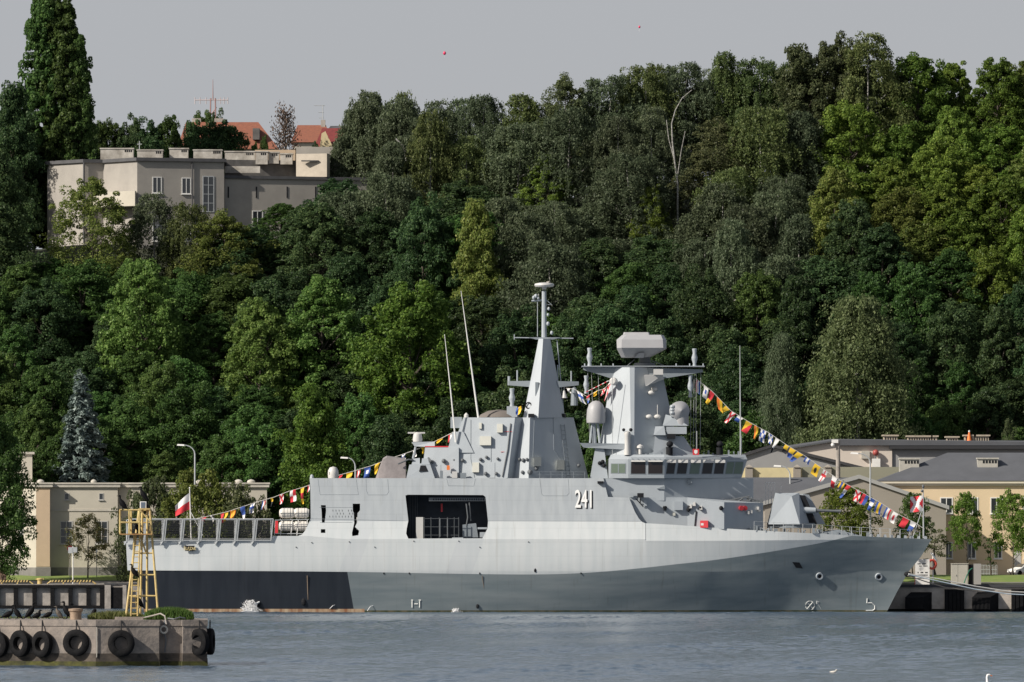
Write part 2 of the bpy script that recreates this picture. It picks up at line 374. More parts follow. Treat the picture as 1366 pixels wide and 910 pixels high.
# weeping birch, nominal 18 m, 8 m wide
def make_birch(seed, ns=620, leaves=46, h=18.0, w=8.0, kind='birch', prof=pf_oval, size=0.105, white=9):
    rr = random.Random(seed); C_, N_, S_, T_ = [], [], [], []; limbs = []
    groups = []
    for g_ in range(26):
        t = (g_ + rr.random()) / 26; a = g_ * 2.399 + rr.uniform(-.4, .4)
        rad = 0.5 * w * prof(t) * rr.uniform(0.45, 0.95)
        groups.append(Vector((rad * math.cos(a), rad * math.sin(a), h * (0.2 + 0.78 * t))))
        if g_ % 2 == 0: limbs.append((max(0.15, 0.16 + 0.7 * t), tuple(groups[-1] * 1.0), 0.1))
    for i in range(ns):
        g_ = rr.choice(groups); r0 = 0.7 + 0.9 * prof(max(0, min(1, g_.z / h)))
        p = g_ + Vector((rr.gauss(0, 0.55) * r0, rr.gauss(0, 0.55) * r0, rr.uniform(-0.2, 0.7)))
        out = Vector((p.x, p.y, 0)); out = out.normalized() if out.length > 0.05 else Vector((1, 0, 0))
        L = rr.uniform(1.2, 3.6)
        k = leaves; s = np.linspace(0, 1, k) + rng.uniform(-0.02, 0.02, k)
        pts = np.array(p)[None] + np.outer(0.9 * np.sqrt(np.clip(s, 0, 1)), np.array(out)) + np.outer(-L * s * s + 0.35 * np.sin(s * 3), [0, 0, 1]) + rng.normal(size=(k, 3)) * 0.16
        C_.append(pts); N_.append(rng.normal(size=(k, 3)) + np.array(out) * 0.8 + np.array([0, 0, 0.35])); S_.append(rng.uniform(0.6, 1.3, k) * size)
        T_.append(np.tile([0, 0, 1.0], (k, 1)) + rng.normal(size=(k, 3)) * 0.4)
    c = np.concatenate(C_); c = c[:, :]; s = np.concatenate(S_)
    add_spec(kind, leaf_mesh('crown', c, np.concatenate(N_), s * 1.5, s * 0.8, np.concatenate(T_)), trunk_mesh('trunk', h * 0.97, 0.2, limbs[:white], M['birch_bark'], rr.uniform(-0.8, 0.8)))
make_birch(21); make_birch(22, prof=pf_round, w=9); make_birch(23, ns=560, prof=pf_cone); make_birch(24, ns=660, prof=pf_round, w=8.5)
make_birch(27, ns=1500, leaves=50, kind='lone_birch', prof=pf_cone, size=0.068, w=9.5, white=13)
# spruce, nominal 15 m tall, 8 m wide at the foot
def make_spruce():
    C_, N_, S_, T_ = [], [], [], []; limbs = []
    h = 15.0; rr = random.Random(3)
    for w_ in range(46):
        t = w_ / 45.0; z = 0.5 + t * (h - 1.0); L = 4.3 * (1 - t) ** 0.85 + 0.25
        nb = int(5 + 6 * (1 - t))
        for q in range(nb):
            a = 2 * math.pi * (q + rr.random() * 0.7) / nb + w_
            Lq = L * rr.uniform(0.78, 1.1); d = np.array([math.cos(a), math.sin(a), 0]); k = int(16 + Lq * 44)
            s = rng.uniform(0.12, 1, k) ** 0.7
            side = np.array([-d[1], d[0], 0])
            pts = np.array([0, 0, z + rr.uniform(-.3, .3)]) + np.outer(s * Lq, d) + np.outer(rng.normal(size=k) * 0.26 * (1.15 - s) * Lq ** 0.6, side) + np.outer(-0.30 * s * Lq + 0.13 * s ** 3 * Lq + rng.normal(size=k) * 0.08, [0, 0, 1])
            C_.append(pts); N_.append(np.tile([0, 0, 1.0], (k, 1)) + rng.normal(size=(k, 3)) * 0.45 + d * 0.3); S_.append(rng.uniform(0.6, 1.3, k) * 0.135); T_.append(np.tile(d, (k, 1)) + rng.normal(size=(k, 3)) * 0.5)
    s = np.concatenate(S_)
    add_spec('spruce', leaf_mesh('crown', np.concatenate(C_), np.concatenate(N_), s * 1.8, s * 0.75, np.concatenate(T_)), trunk_mesh('trunk', h * 0.98, 0.2, [], M['bark']))
make_spruce()
# withered larch: bare twigs with few brown leaves, nominal 9 m
def make_bare():
    rr = random.Random(9); limbs = []; C_ = []
    for i in range(70):
        t = 0.12 + 0.86 * i / 70; a = i * 2.4; L = 2.9 * (1 - t) ** 0.6 + 0.5; L *= rr.uniform(0.6, 1.2)
        tip = (L * math.cos(a), L * math.sin(a), 9 * t * 0.95 + L * rr.uniform(0.25, 0.6)); limbs.append((t, tip, 0.07))
        base = np.array([0, 0, 9 * t * .95]); k = 46
        s = rng.uniform(0.25, 1, k)[:, None]
        C_.append(base + (np.array(tip) - base) * s + rng.normal(size=(k, 3)) * 0.22)
    c = np.concatenate(C_); k = len(c)
    add_spec('bare', leaf_mesh('crown', c, rng.normal(size=(k, 3)), rng.uniform(.05, .12, k), rng.uniform(.05, .09, k)), trunk_mesh('trunk', 9 * 0.95, 0.14, limbs, M['bark'], n=6))
make_bare()

FM = {
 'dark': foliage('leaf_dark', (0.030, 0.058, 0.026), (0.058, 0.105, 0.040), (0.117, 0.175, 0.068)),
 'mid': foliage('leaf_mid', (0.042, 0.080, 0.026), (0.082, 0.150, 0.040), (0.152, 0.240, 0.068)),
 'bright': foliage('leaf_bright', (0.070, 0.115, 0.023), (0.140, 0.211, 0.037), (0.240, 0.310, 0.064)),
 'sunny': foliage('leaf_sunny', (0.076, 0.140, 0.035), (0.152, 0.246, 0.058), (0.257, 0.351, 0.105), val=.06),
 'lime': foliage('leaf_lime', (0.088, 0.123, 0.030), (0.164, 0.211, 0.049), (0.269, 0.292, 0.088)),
 'olive': foliage('leaf_olive', (0.064, 0.084, 0.040), (0.117, 0.143, 0.063), (0.193, 0.211, 0.099)),
 'birch': foliage('leaf_birch', (0.064, 0.087, 0.049), (0.117, 0.152, 0.084), (0.193, 0.228, 0.135), hue=0.015),
 'birch_green': foliage('leaf_birch_green', (0.058, 0.087, 0.033), (0.117, 0.158, 0.054), (0.199, 0.240, 0.094)),
 'birch_pale': foliage('leaf_birch_pale', (0.08, 0.118, 0.05), (0.145, 0.195, 0.085), (0.225, 0.28, 0.13), val=0.02),
 'spruce': foliage('needle_blue', (0.11, 0.15, 0.14), (0.195, 0.25, 0.235), (0.31, 0.365, 0.345), trans=0.12, val=0.03),
 'brown': foliage('leaf_withered', (0.05, 0.035, 0.03), (0.10, 0.07, 0.055), (0.15, 0.11, 0.085), trans=0.1),
 'autumn': foliage('leaf_turning', (0.053, 0.064, 0.019), (0.105, 0.117, 0.033), (0.222, 0.175, 0.047)),
 'rowan': foliage('leaf_rowan', (0.094, 0.111, 0.047), (0.175, 0.193, 0.082), (0.304, 0.222, 0.105)),
}
NOM = {'broad': (18, 9.6), 'maple': (18, 9.6), 'airy': (18, 9.6), 'poplar': (24, 6.4), 'street': (8, 5.5), 'sapling': (5, 2.0), 'rowan': (7, 5), 'bush': (6, 7.4), 'birch': (18, 9.4), 'lone_birch': (18, 10.5), 'spruce': (15, 8.4), 'bare': (9.3, 6)}
def plant(kind, mat, base, h, w, label, cat='tree', group=None, name='tree', variant=None):
    v = SPEC[kind]; cr, tr = v[R.randrange(len(v)) if variant is None else variant]
    H0, W0 = NOM[kind]
    t = thing(name, base, label, cat, group)
    t.rotation_euler.z = R.uniform(0, 6.28); t.scale = (w / W0, w / W0, h / H0)
    tk = bpy.data.objects.new('trunk', tr); c = bpy.data.objects.new('crown', cr)
    for o in (tk, c): COL.objects.link(o); o.parent = t
    c.material_slots[0].link = 'OBJECT'; c.material_slots[0].material = FM[mat]
    return t
def base_Y(px, py):
    """depth on the slope whose ground shows at this row"""
    best = None
    for i in range(260):
        Y = 1126 + i * 0.5; d = abs(PYL(ground(X(px, Y), Y), Y) - py)
        if best is None or d < best[0]: best = (d, Y)
    return best[1]
KEYT = []
def tree_px(kind, mat, px, top, base, width, label, Y=None, key=False, **kw):
    Y = Y or base_Y(px, base)
    if key: KEYT.append((px, top, base, width, Y))
    x = X(px, Y); z = ground(x, Y)
    s = Y / F
    return plant(kind, mat, (x, Y, z), Z(top, Y) - z, width * s, label, **kw)

# --- trees that can be told apart
K = lambda *a_, **k_: tree_px(*a_, key=True, **k_)
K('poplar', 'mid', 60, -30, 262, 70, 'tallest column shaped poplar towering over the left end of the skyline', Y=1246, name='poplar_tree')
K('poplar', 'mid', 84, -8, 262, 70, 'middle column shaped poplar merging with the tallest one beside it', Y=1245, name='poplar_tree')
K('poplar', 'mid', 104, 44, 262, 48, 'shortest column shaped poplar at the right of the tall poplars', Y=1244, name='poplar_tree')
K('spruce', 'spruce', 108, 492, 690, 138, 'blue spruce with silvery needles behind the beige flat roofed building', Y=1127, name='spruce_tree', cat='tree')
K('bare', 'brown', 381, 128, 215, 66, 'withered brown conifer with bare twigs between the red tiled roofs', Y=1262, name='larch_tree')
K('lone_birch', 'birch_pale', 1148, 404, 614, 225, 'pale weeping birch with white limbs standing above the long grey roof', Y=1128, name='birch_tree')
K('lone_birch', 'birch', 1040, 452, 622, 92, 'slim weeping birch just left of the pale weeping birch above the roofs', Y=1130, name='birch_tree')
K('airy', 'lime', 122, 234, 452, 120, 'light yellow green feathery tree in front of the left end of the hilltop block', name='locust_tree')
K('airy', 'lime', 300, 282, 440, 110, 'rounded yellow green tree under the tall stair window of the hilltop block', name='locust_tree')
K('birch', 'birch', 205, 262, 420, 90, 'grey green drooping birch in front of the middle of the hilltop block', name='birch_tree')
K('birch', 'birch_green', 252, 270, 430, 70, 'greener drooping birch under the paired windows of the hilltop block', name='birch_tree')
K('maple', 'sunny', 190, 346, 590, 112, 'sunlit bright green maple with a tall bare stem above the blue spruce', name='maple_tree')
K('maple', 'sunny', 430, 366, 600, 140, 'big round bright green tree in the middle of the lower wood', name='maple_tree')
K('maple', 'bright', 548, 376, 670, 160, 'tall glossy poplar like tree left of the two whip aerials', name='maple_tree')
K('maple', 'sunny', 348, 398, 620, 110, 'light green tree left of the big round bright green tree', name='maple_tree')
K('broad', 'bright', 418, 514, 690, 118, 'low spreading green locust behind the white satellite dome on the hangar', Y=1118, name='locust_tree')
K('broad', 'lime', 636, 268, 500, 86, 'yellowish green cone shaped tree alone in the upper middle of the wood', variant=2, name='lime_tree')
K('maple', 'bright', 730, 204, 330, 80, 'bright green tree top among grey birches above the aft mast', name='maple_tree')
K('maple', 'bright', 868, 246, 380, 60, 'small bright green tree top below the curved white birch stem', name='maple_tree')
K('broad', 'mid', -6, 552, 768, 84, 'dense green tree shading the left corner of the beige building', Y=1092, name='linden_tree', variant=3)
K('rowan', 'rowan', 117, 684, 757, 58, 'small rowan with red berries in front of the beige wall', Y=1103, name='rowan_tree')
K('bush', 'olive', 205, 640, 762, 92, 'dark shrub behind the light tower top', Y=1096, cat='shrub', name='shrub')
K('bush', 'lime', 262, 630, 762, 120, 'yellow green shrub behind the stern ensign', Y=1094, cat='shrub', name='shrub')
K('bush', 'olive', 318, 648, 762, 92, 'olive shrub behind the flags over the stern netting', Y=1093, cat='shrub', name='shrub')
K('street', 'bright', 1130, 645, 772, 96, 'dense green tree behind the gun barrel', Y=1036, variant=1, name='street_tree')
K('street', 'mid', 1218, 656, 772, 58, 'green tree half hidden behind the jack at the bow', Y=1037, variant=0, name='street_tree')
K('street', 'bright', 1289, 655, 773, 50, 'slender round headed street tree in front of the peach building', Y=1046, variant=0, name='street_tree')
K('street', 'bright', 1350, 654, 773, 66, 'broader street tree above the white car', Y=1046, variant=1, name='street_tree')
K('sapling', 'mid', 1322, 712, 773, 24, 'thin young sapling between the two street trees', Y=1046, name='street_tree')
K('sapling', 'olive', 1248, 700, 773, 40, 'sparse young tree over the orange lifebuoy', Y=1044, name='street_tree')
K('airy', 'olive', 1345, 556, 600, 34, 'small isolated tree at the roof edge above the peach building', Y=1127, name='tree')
# --- the closed wood: rows up the slope
ZONES = [(60, 'left of the blue spruce'), (185, 'above the blue spruce'), (330, 'above the stern ensign'), (470, 'above the liferafts'), (600, 'above the boat bay'), (700, 'left of the aft mast'),
         (800, 'right of the aft mast'), (930, 'around the radar'), (1060, 'over the bow flags'), (1190, 'over the long grey roof'), (2000, 'over the peach building')]
LOOK = {('broad', 'dark'): ('dark green broadleaf tree', 'broadleaf_tree'), ('broad', 'mid'): ('mid green broadleaf tree', 'broadleaf_tree'), ('maple', 'mid'): ('mid green clumpy maple', 'maple_tree'), ('maple', 'bright'): ('bright green clumpy maple', 'maple_tree'),
        ('maple', 'lime'): ('yellow green maple', 'maple_tree'), ('birch', 'birch'): ('grey green weeping birch', 'birch_tree'), ('birch', 'birch_green'): ('green weeping birch', 'birch_tree'), ('airy', 'olive'): ('olive loose crowned tree', 'locust_tree'),
        ('maple', 'dark'): ('dark green clumpy maple', 'maple_tree'), ('broad', 'olive'): ('olive broadleaf tree', 'broadleaf_tree')}
SKY = [(-60, 118), (30, 108), (120, 160), (210, 152), (290, 165), (330, 190), (440, 190), (455, 165), (480, 135), (530, 130), (565, 150), (610, 112), (660, 130), (690, 150), (715, 110), (760, 92), (800, 118), (835, 88), (900, 82), (940, 92), (960, 66), (1010, 72), (1050, 68),
       (1100, 56), (1160, 52), (1205, 74), (1225, 66), (1260, 84), (1290, 90), (1330, 76), (1366, 74), (1450, 70)]
def skyline(px): return float(np.interp(px, [a for a, b in SKY], [b for a, b in SKY]))
FRONT = [(40, 330), (62, 322), (75, 318), (100, 325), (175, 325), (190, 318), (300, 318), (318, 300), (335, 285), (350, 268), (440, 262), (462, 200), (480, 140)]   # nothing may grow above this in front of the block
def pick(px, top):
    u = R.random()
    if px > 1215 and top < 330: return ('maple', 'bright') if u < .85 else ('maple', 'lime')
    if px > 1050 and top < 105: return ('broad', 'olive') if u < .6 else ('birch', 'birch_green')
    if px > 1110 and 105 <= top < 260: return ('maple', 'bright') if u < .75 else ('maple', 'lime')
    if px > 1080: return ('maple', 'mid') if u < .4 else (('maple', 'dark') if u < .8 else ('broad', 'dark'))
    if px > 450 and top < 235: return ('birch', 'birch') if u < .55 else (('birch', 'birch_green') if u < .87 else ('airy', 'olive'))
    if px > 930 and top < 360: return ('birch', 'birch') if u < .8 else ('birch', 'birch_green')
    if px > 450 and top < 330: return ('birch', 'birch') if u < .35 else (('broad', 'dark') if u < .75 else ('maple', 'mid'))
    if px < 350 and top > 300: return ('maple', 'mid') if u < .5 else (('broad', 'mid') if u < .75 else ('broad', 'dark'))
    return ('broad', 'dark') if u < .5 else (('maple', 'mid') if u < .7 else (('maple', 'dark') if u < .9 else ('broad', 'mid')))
wood = []
for ri, b in enumerate([330, 372, 416, 462, 510, 560, 612, 664, 712, 750]):
    step = 72 if b > 400 else 66
    px = -40 + (ri % 2) * step * 0.5
    while px < 1420:
        p_ = px + R.uniform(-16, 16); bb = b + R.uniform(-16, 16); hh = R.uniform(150, 205) if b > 340 else R.uniform(150, 190)
        top = bb - hh; wpx = R.uniform(84, 118)
        lim = float(np.interp(p_, [a for a, c in FRONT], [c for a, c in FRONT])) if p_ < 480 else skyline(p_) + 6
        if p_ < 40: lim = 120
        if top < lim: top = lim + R.uniform(0, 10)
        if bb - top > 80: wood.append((p_, top, bb, wpx, None))
        px += step
for px in range(-30, 1420, 52):                                  # the crest of the hill
    p_ = px + R.uniform(-10, 10)
    if 50 < p_ < 455: continue
    wood.append((p_, skyline(p_) + R.uniform(-6, 8), None, R.uniform(76, 110), 1234 + R.uniform(-4, 6)))
for px in range(440, 1420, 44):
    wood.append((px + R.uniform(-10, 10), skyline(px) + R.uniform(14, 44), None, R.uniform(80, 110), 1243 + R.uniform(-3, 5)))
for px in range(110, 320, 30):                                   # behind the hilltop block
    wood.append((px + R.uniform(-8, 8), skyline(px) + R.uniform(-4, 10), None, R.uniform(56, 80), 1262))
for px in range(-30, 130, 34):
    wood.append((px + R.uniform(-8, 8), max(skyline(px), 168) + R.uniform(-4, 16), None, R.uniform(60, 90), 1256))
for (px, top, w_, Y) in [(395, 196, 30, 1264), (340, 190, 30, 1262), (310, 200, 26, 1258), (420, 188, 24, 1262), (490, 128, 76, 1252), (540, 128, 60, 1258), (256, 160, 40, 1272), (302, 174, 28, 1268), (352, 180, 26, 1266), (470, 152, 62, 1238), (452, 186, 44, 1236), (270, 148, 60, 1300), (290, 152, 40, 1298)]:
    wood.append((px, top, None, w_, Y))
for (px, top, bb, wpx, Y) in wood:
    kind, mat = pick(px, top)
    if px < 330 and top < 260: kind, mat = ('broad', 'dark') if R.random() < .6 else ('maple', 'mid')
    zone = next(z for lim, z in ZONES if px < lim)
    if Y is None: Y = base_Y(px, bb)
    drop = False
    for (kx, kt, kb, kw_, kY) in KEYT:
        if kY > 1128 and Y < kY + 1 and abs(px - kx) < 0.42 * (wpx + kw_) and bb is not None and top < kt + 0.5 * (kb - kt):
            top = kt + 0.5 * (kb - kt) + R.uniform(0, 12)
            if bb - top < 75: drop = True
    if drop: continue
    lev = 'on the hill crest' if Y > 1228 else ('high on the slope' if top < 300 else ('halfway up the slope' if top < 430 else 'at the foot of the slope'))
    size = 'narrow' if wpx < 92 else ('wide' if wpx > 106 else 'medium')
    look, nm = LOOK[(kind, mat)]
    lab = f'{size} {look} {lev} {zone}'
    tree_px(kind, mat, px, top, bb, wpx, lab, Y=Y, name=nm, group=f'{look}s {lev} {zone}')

# white birch stems standing out in front of the crowns
def stem(pts, base, r, label):
    px, py = pts[0]; Y = base_Y(px, base); t = thing('bare_birch', (X(px, Y), Y, ground(X(px, Y), Y)), label, 'tree')
    Y -= 2.2; t.location.y = Y; t.location.z = ground(X(px, Y), Y); V = [Vector((X(px, Y), Y, ground(X(px, Y), Y) - .5))] + [P(a_, c_, Y - .3) for a_, c_ in pts]
    mb = MB(); mb.tube(V, [r] + [r * (1 - .75 * i / len(pts)) for i in range(len(pts))], 8); mb.build('trunk', M['birch_bark'], t, smooth=True); return t, Y
def limb(t, Y, pts, r):
    mb = MB(); mb.tube([P(a_, c_, Y - .3) for a_, c_ in pts], [r * (1 - .6 * i / len(pts)) for i in range(len(pts))], 6); mb.build('limb', M['birch_bark'], t, smooth=True)
t, Y = stem([(904, 246), (900, 215), (897, 190), (896, 165), (901, 147), (910, 131), (923, 120)], 352, .13, 'curved white birch stem leaning over above the radar')
limb(t, Y, [(900, 215), (892, 185), (889, 160)], .08); limb(t, Y, [(903, 240), (909, 200), (914, 175)], .07)
t, Y = stem([(961, 436), (963, 405), (965, 372)], 470, .2, 'straight white birch trunk right of the radar'); limb(t, Y, [(963, 410), (972, 388), (978, 376)], .12)
t, Y = stem([(1046, 412), (1038, 395), (1034, 372)], 440, .2, 'slanting white birch trunk above the slim weeping birch'); limb(t, Y, [(1040, 398), (1022, 380), (1016, 366)], .13); limb(t, Y, [(1042, 405), (1012, 420), (1000, 432)], .13)
t, Y = stem([(548, 245), (543, 215), (538, 195), (528, 185)], 340, .22, 'white birch stem among the crowns right of the hilltop block'); limb(t, Y, [(545, 225), (552, 205), (556, 190)], .12)
# ------------------------------------------------------------------ quays
def qz(Y, c): return 3.2
mb = MB(); x0, x1 = X(-400, COAST_L), -4.25
mb.box(x0, x1, COAST_L - 0.6, COAST_L + 0.4, -2, 3.19)
q = thing('quay_wall', (X(60, COAST_L), COAST_L - 0.6, 0), 'concrete quay wall with black fender frames behind the light tower pier', 'quay wall')
mb.build('wall', M['concrete'], q)
mb = MB(); Yq = COAST_L - 0.6
for px in [-124, -100, -76, -52, -28, -3, 21, 46, 70, 94, 118, 136]:
    mb.box(X(px - 2.6, Yq), X(px + 2.8, Yq), Yq - 0.45, Yq - 0.002, 0.1, 2.9)
mb.box(X(-200, Yq), X(139, Yq), Yq - 0.5, Yq - 0.004, 2.72, 3.12)
mb.box(X(-200, Yq), X(139, Yq), Yq - 0.5, Yq - 0.004, -0.2, 0.42)
mb.build('fender_frame', M['rubber'], q)
mb = MB(); mb.box(X(140, Yq), X(148, Yq), Yq - 0.7, Yq - 0.003, -0.5, 3.1); mb.box(X(164, Yq), X(169, Yq), Yq - 0.7, Yq - 0.003, -0.5, 3.1)
mb.build('pier_block', M['concrete'], q)
mb = MB(); mb.box(X(148.2, Yq), X(163.8, Yq), Yq - 0.5, Yq - 0.003, 0.1, 2.8); mb.build('fender_plate', M['rubber'], q)
COP = material('quay_coping', (0.05, 0.05, 0.055), 0.8)
mb = MB(); mb.box(X(139, Yq), X(640, Yq), Yq - 0.2, COAST_L + 0.4, 3.2, 3.36); mb.build('coping', COP, q)

Yr = COAST_R - 0.6
q = thing('quay_wall', (X(1290, Yr), Yr, 0), 'concrete quay wall with large black fenders ahead of the bow', 'quay wall')
M['concrete_pale'] = material('concrete_pale', (0.46, 0.41, 0.36), 0.9, var=0.3, vscale=0.7, bump=0.4)
mb = MB(); mb.box(-4.2, X(1900, Yr), Yr, COAST_R + 0.4, -2, 3.19); mb.build('wall', M['concrete_pale'], q)
mb = MB(); mb.box(-4.2, X(1900, Yr), Yr - 0.25, COAST_R + 0.9, 3.0, 3.34); mb.build('coping', COP, q)
for px0, px1 in [(1260, 1286), (1349, 1376)]:
    mb = MB(); mb.box(X(px0, Yr), X(px1, Yr), Yr - 0.5, Yr - 0.004, -0.4, 2.75)
    for k in range(5): mb.box(lerp(X(px0, Yr), X(px1, Yr), k / 5 + .02), lerp(X(px0, Yr), X(px1, Yr), k / 5 + .17), Yr - 0.6, Yr - 0.502, -0.3, 2.7)
    mb.build('fender_plate', M['rubber'], q)
for px0, px1 in [(1213, 1243), (1302, 1332)]:
    mb = MB(); a, c = X(px0, Yr), X(px1, Yr)
    mb.hexa([(a - 0.6, Yr - 2.0, 0.3), (c - 1.2, Yr - 2.0, 0.3), (c, Yr - 0.004, -0.2), (a + .2, Yr - 0.004, -0.2)], [(a - 0.6, Yr - 2.0, 1.75), (c - 1.2, Yr - 2.0, 1.75), (c, Yr - 0.004, 2.4), (a + .2, Yr - 0.004, 2.4)])
    for k in range(4): mb.box(a - 0.45 + k * 0.5, a - 0.2 + k * 0.5, Yr - 2.07, Yr - 2.002, 0.35, 1.7)
    mb.build('fender_block', M['rubber'], q)
mb = MB(); mb.box(-4.2, X(1900, Yr), Yr - 0.12, Yr - 0.003, -0.5, 0.35); mb.build('tide_band', material('wet_weed', (0.02, 0.022, 0.015), 0.9), q)

# ------------------------------------------------------------------ buildings
def window(parent, px0, px1, py0, py1, Y, frame=None, pane=None, nx=2, ny=1, sill=True, ang=0.0, name='window', proud=0.06):
    """a window on a wall that passes through Y; the wall runs along x, or turned by ang about the window's middle."""
    frame = frame or M['white']; pane = pane or M['glass']
    xm = X((px0 + px1) / 2, Y); hw = (px1 - px0) / 2 * Y / F; z0, z1 = Z(py1, Y), Z(py0, Y)
    ca, sa = math.cos(ang), math.sin(ang)
    def T(mb, m): 
        for v in m.v:
            u, d = v.x, v.y; v.x = xm + u * ca - d * sa; v.y = Y + u * sa + d * ca
    mb = MB(); t = min(0.13, hw * 0.25)
    mb.box(-hw, hw, -proud, -0.003, z1 - t, z1); mb.box(-hw, hw, -proud, -0.003, z0, z0 + t)
    mb.box(-hw, -hw + t, -proud + .002, -0.004, z0 + t, z1 - t); mb.box(hw - t, hw, -proud + .002, -0.004, z0 + t, z1 - t)
    for k in range(1, nx): u = -hw + 2 * hw * k / nx; mb.box(u - .05, u + .05, -proud + .004, -0.005, z0 + t, z1 - t)
    for k in range(1, ny): w = z0 + (z1 - z0) * k / ny; mb.box(-hw + t, hw - t, -proud + .006, -0.006, w - .04, w + .04)
    T(mb, mb); f = mb.build(name, frame, parent)
    mb = MB(); mb.box(-hw + t * .5, hw - t * .5, -0.025, -0.002, z0 + t * .5, z1 - t * .5); T(mb, mb); mb.build('pane', pane, f)
    if sill:
        mb = MB(); mb.box(-hw - .1, hw + .1, -0.18, -0.002, z0 - .1, z0 - .003); T(mb, mb); mb.build('sill', frame, f)
    return f
def prism(mb, loop, z0, z1):
    """walls over a plan loop of (px, Y)"""
    mb.hexa([(X(p, Y), Y, z0) for p, Y in loop], [(X(p, Y), Y, z1) for p, Y in loop])
def grow(loop, d):
    pts = [Vector((X(p, Y), Y)) for p, Y in loop]; n = len(pts); out = []
    area = sum(pts[i].x * pts[(i + 1) % n].y - pts[(i + 1) % n].x * pts[i].y for i in range(n)); sg = 1 if area > 0 else -1
    for i in range(n):
        a = (pts[i] - pts[i - 1]).normalized(); c = (pts[(i + 1) % n] - pts[i]).normalized()
        na = Vector((a.y, -a.x)) * sg; nc = Vector((c.y, -c.x)) * sg
        k = 1 + na.dot(nc); out.append(pts[i] + (na + nc) * (d / max(k, 0.3)))
    return out
def slab(mb, loop, d, z0, z1):
    g = grow(loop, d); mb.hexa([(p.x, p.y, z0) for p in g], [(p.x, p.y, z1) for p in g])

CREAM = material('cream_render', (0.50, 0.465, 0.39), 0.9, var=0.1, vscale=0.25)
CREAM2 = material('tan_render', (0.52, 0.40, 0.28), 0.9, var=0.1, vscale=0.25)
PLINTH = material('plinth', (0.2, 0.19, 0.18), 0.9, var=0.2)
STONE = material('coping_stone', (0.5, 0.47, 0.41), 0.9, var=0.2, vscale=0.5)
GREYWIN = material('grey_window_paint', (0.45, 0.44, 0.42), 0.6)
# beige flat roofed building on the left quay
loop = [(-60, 1117), (48, 1106), (67, 1106), (67, 1107.4), (157, 1107.4), (157, 1108.3), (175, 1108.3), (175, 1107.4), (356, 1107.4), (356, 1124), (-60, 1130)]
bd = thing('beige_building', (X(150, 1107), 1107.4, 4.3), 'beige flat roofed two storey building on the left quay behind the stern', 'building')
zt = Z(650, 1107)
mb = MB(); prism(mb, loop, 3.5, zt); mb.build('wall', CREAM, bd)
mb = MB(); slab(mb, loop, 0.06, 3.6, Z(757, 1107)); mb.build('plinth', PLINTH, bd)
mb = MB(); slab(mb, loop, 0.32, zt + .003, Z(646, 1107)); slab(mb, loop, 0.42, Z(646, 1107) + .003, Z(643.8, 1107)); mb.build('cornice', STONE, bd)
mb = MB(); mb.box(X(68, 1107.4), X(157, 1107.4), 1107.3, 1107.398, Z(682, 1107.4), Z(679.5, 1107.4)); mb.build('string_course', STONE, bd)
mb = MB(); mb.box(X(48.4, 1106), X(66.6, 1106), 1105.95, 1105.998, Z(756, 1106), Z(651, 1106)); mb.build('corner_panel', CREAM2, bd)
ang = math.atan2(1106 - 1117, X(48, 1106) - X(-60, 1117))
window(bd, 24, 33, 695, 726, 1106 + (48 - 28.5) / 108 * 11 - 0.02, GREYWIN, M['glass'], 1, 2, ang=ang)
for px0, px1 in [(80, 97), (127, 144)]: window(bd, px0, px1, 695, 726, 1107.4, GREYWIN, M['glass'], 2, 3)
for px0 in (86, 132): window(bd, px0, px0 + 6, 658, 667, 1107.4, GREYWIN, M['glass'], 1, 1)
for px0, px1 in [(205, 221), (252, 268), (300, 316)]: window(bd, px0, px1, 695, 726, 1107.4, GREYWIN, M['glass'], 2, 3)
for px, w in [(54, 10), (270, 18), (318, 11), (335, 11), (125, 8)]:
    mb = MB(); mb.lathe([(w * .05, 0), (w * .05, .25), (w * .03, .42), (0, .5)], (X(px, 1112), 1112, Z(643.8, 1107)), n=12); mb.build('roof_dome', STONE, bd, smooth=True)
mb = MB(); prism(mb, [(8, 1118), (30, 1116), (43, 1116), (43, 1123), (8, 1123)], zt + .4, Z(606, 1116)); mb.build('roof_house', CREAM, bd)
mb = MB(); slab(mb, [(8, 1118), (30, 1116), (43, 1116), (43, 1123), (8, 1123)], 0.3, Z(606, 1116) + .003, Z(603, 1116)); mb.build('roof_house_cornice', STONE, bd)

# block on top of the hill
OLD = material('aged_render', (0.37, 0.345, 0.31), 0.95, col2=(0.30, 0.28, 0.255), vscale=0.3)
DIRTY = material('stained_plaster', (0.55, 0.52, 0.47), 0.9, col2=(0.22, 0.2, 0.17), vscale=0.55)
EDGE = material('roof_felt', (0.09, 0.09, 0.095), 0.9, var=0.2)
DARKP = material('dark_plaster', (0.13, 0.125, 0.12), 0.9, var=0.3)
hb = thing('hilltop_block', (X(200, 1225), 1225, 47), 'grey beige flat roofed apartment block on the hilltop at upper left', 'building')
main = [(63, 1233), (112, 1226.5), (138, 1227.5), (183, 1221), (299, 1225), (299, 1246), (63, 1246)]
zt = Z(216, 1224)
mb = MB(); prism(mb, main, 38, zt); mb.build('wall', OLD, hb)
mb = MB(); slab(mb, main, 0.35, zt + .003, Z(211.5, 1224)); mb.build('roof_edge', EDGE, hb)
wing = [(299.3, 1226), (490, 1233), (490, 1246), (299.3, 1246)]
zw = Z(238.5, 1227)
mb = MB(); prism(mb, wing, 38, zw); mb.build('wing_wall', OLD, hb)
mb = MB(); slab(mb, wing, 0.25, zw + .003, Z(234.5, 1227)); mb.build('wing_roof_edge', EDGE, hb)
upper = [(300, 1236), (404, 1239), (404, 1245.5), (300, 1245.5)]
mb = MB(); prism(mb, upper, zw + .5, Z(213, 1236)); mb.build('attic_wall', DARKP, hb)
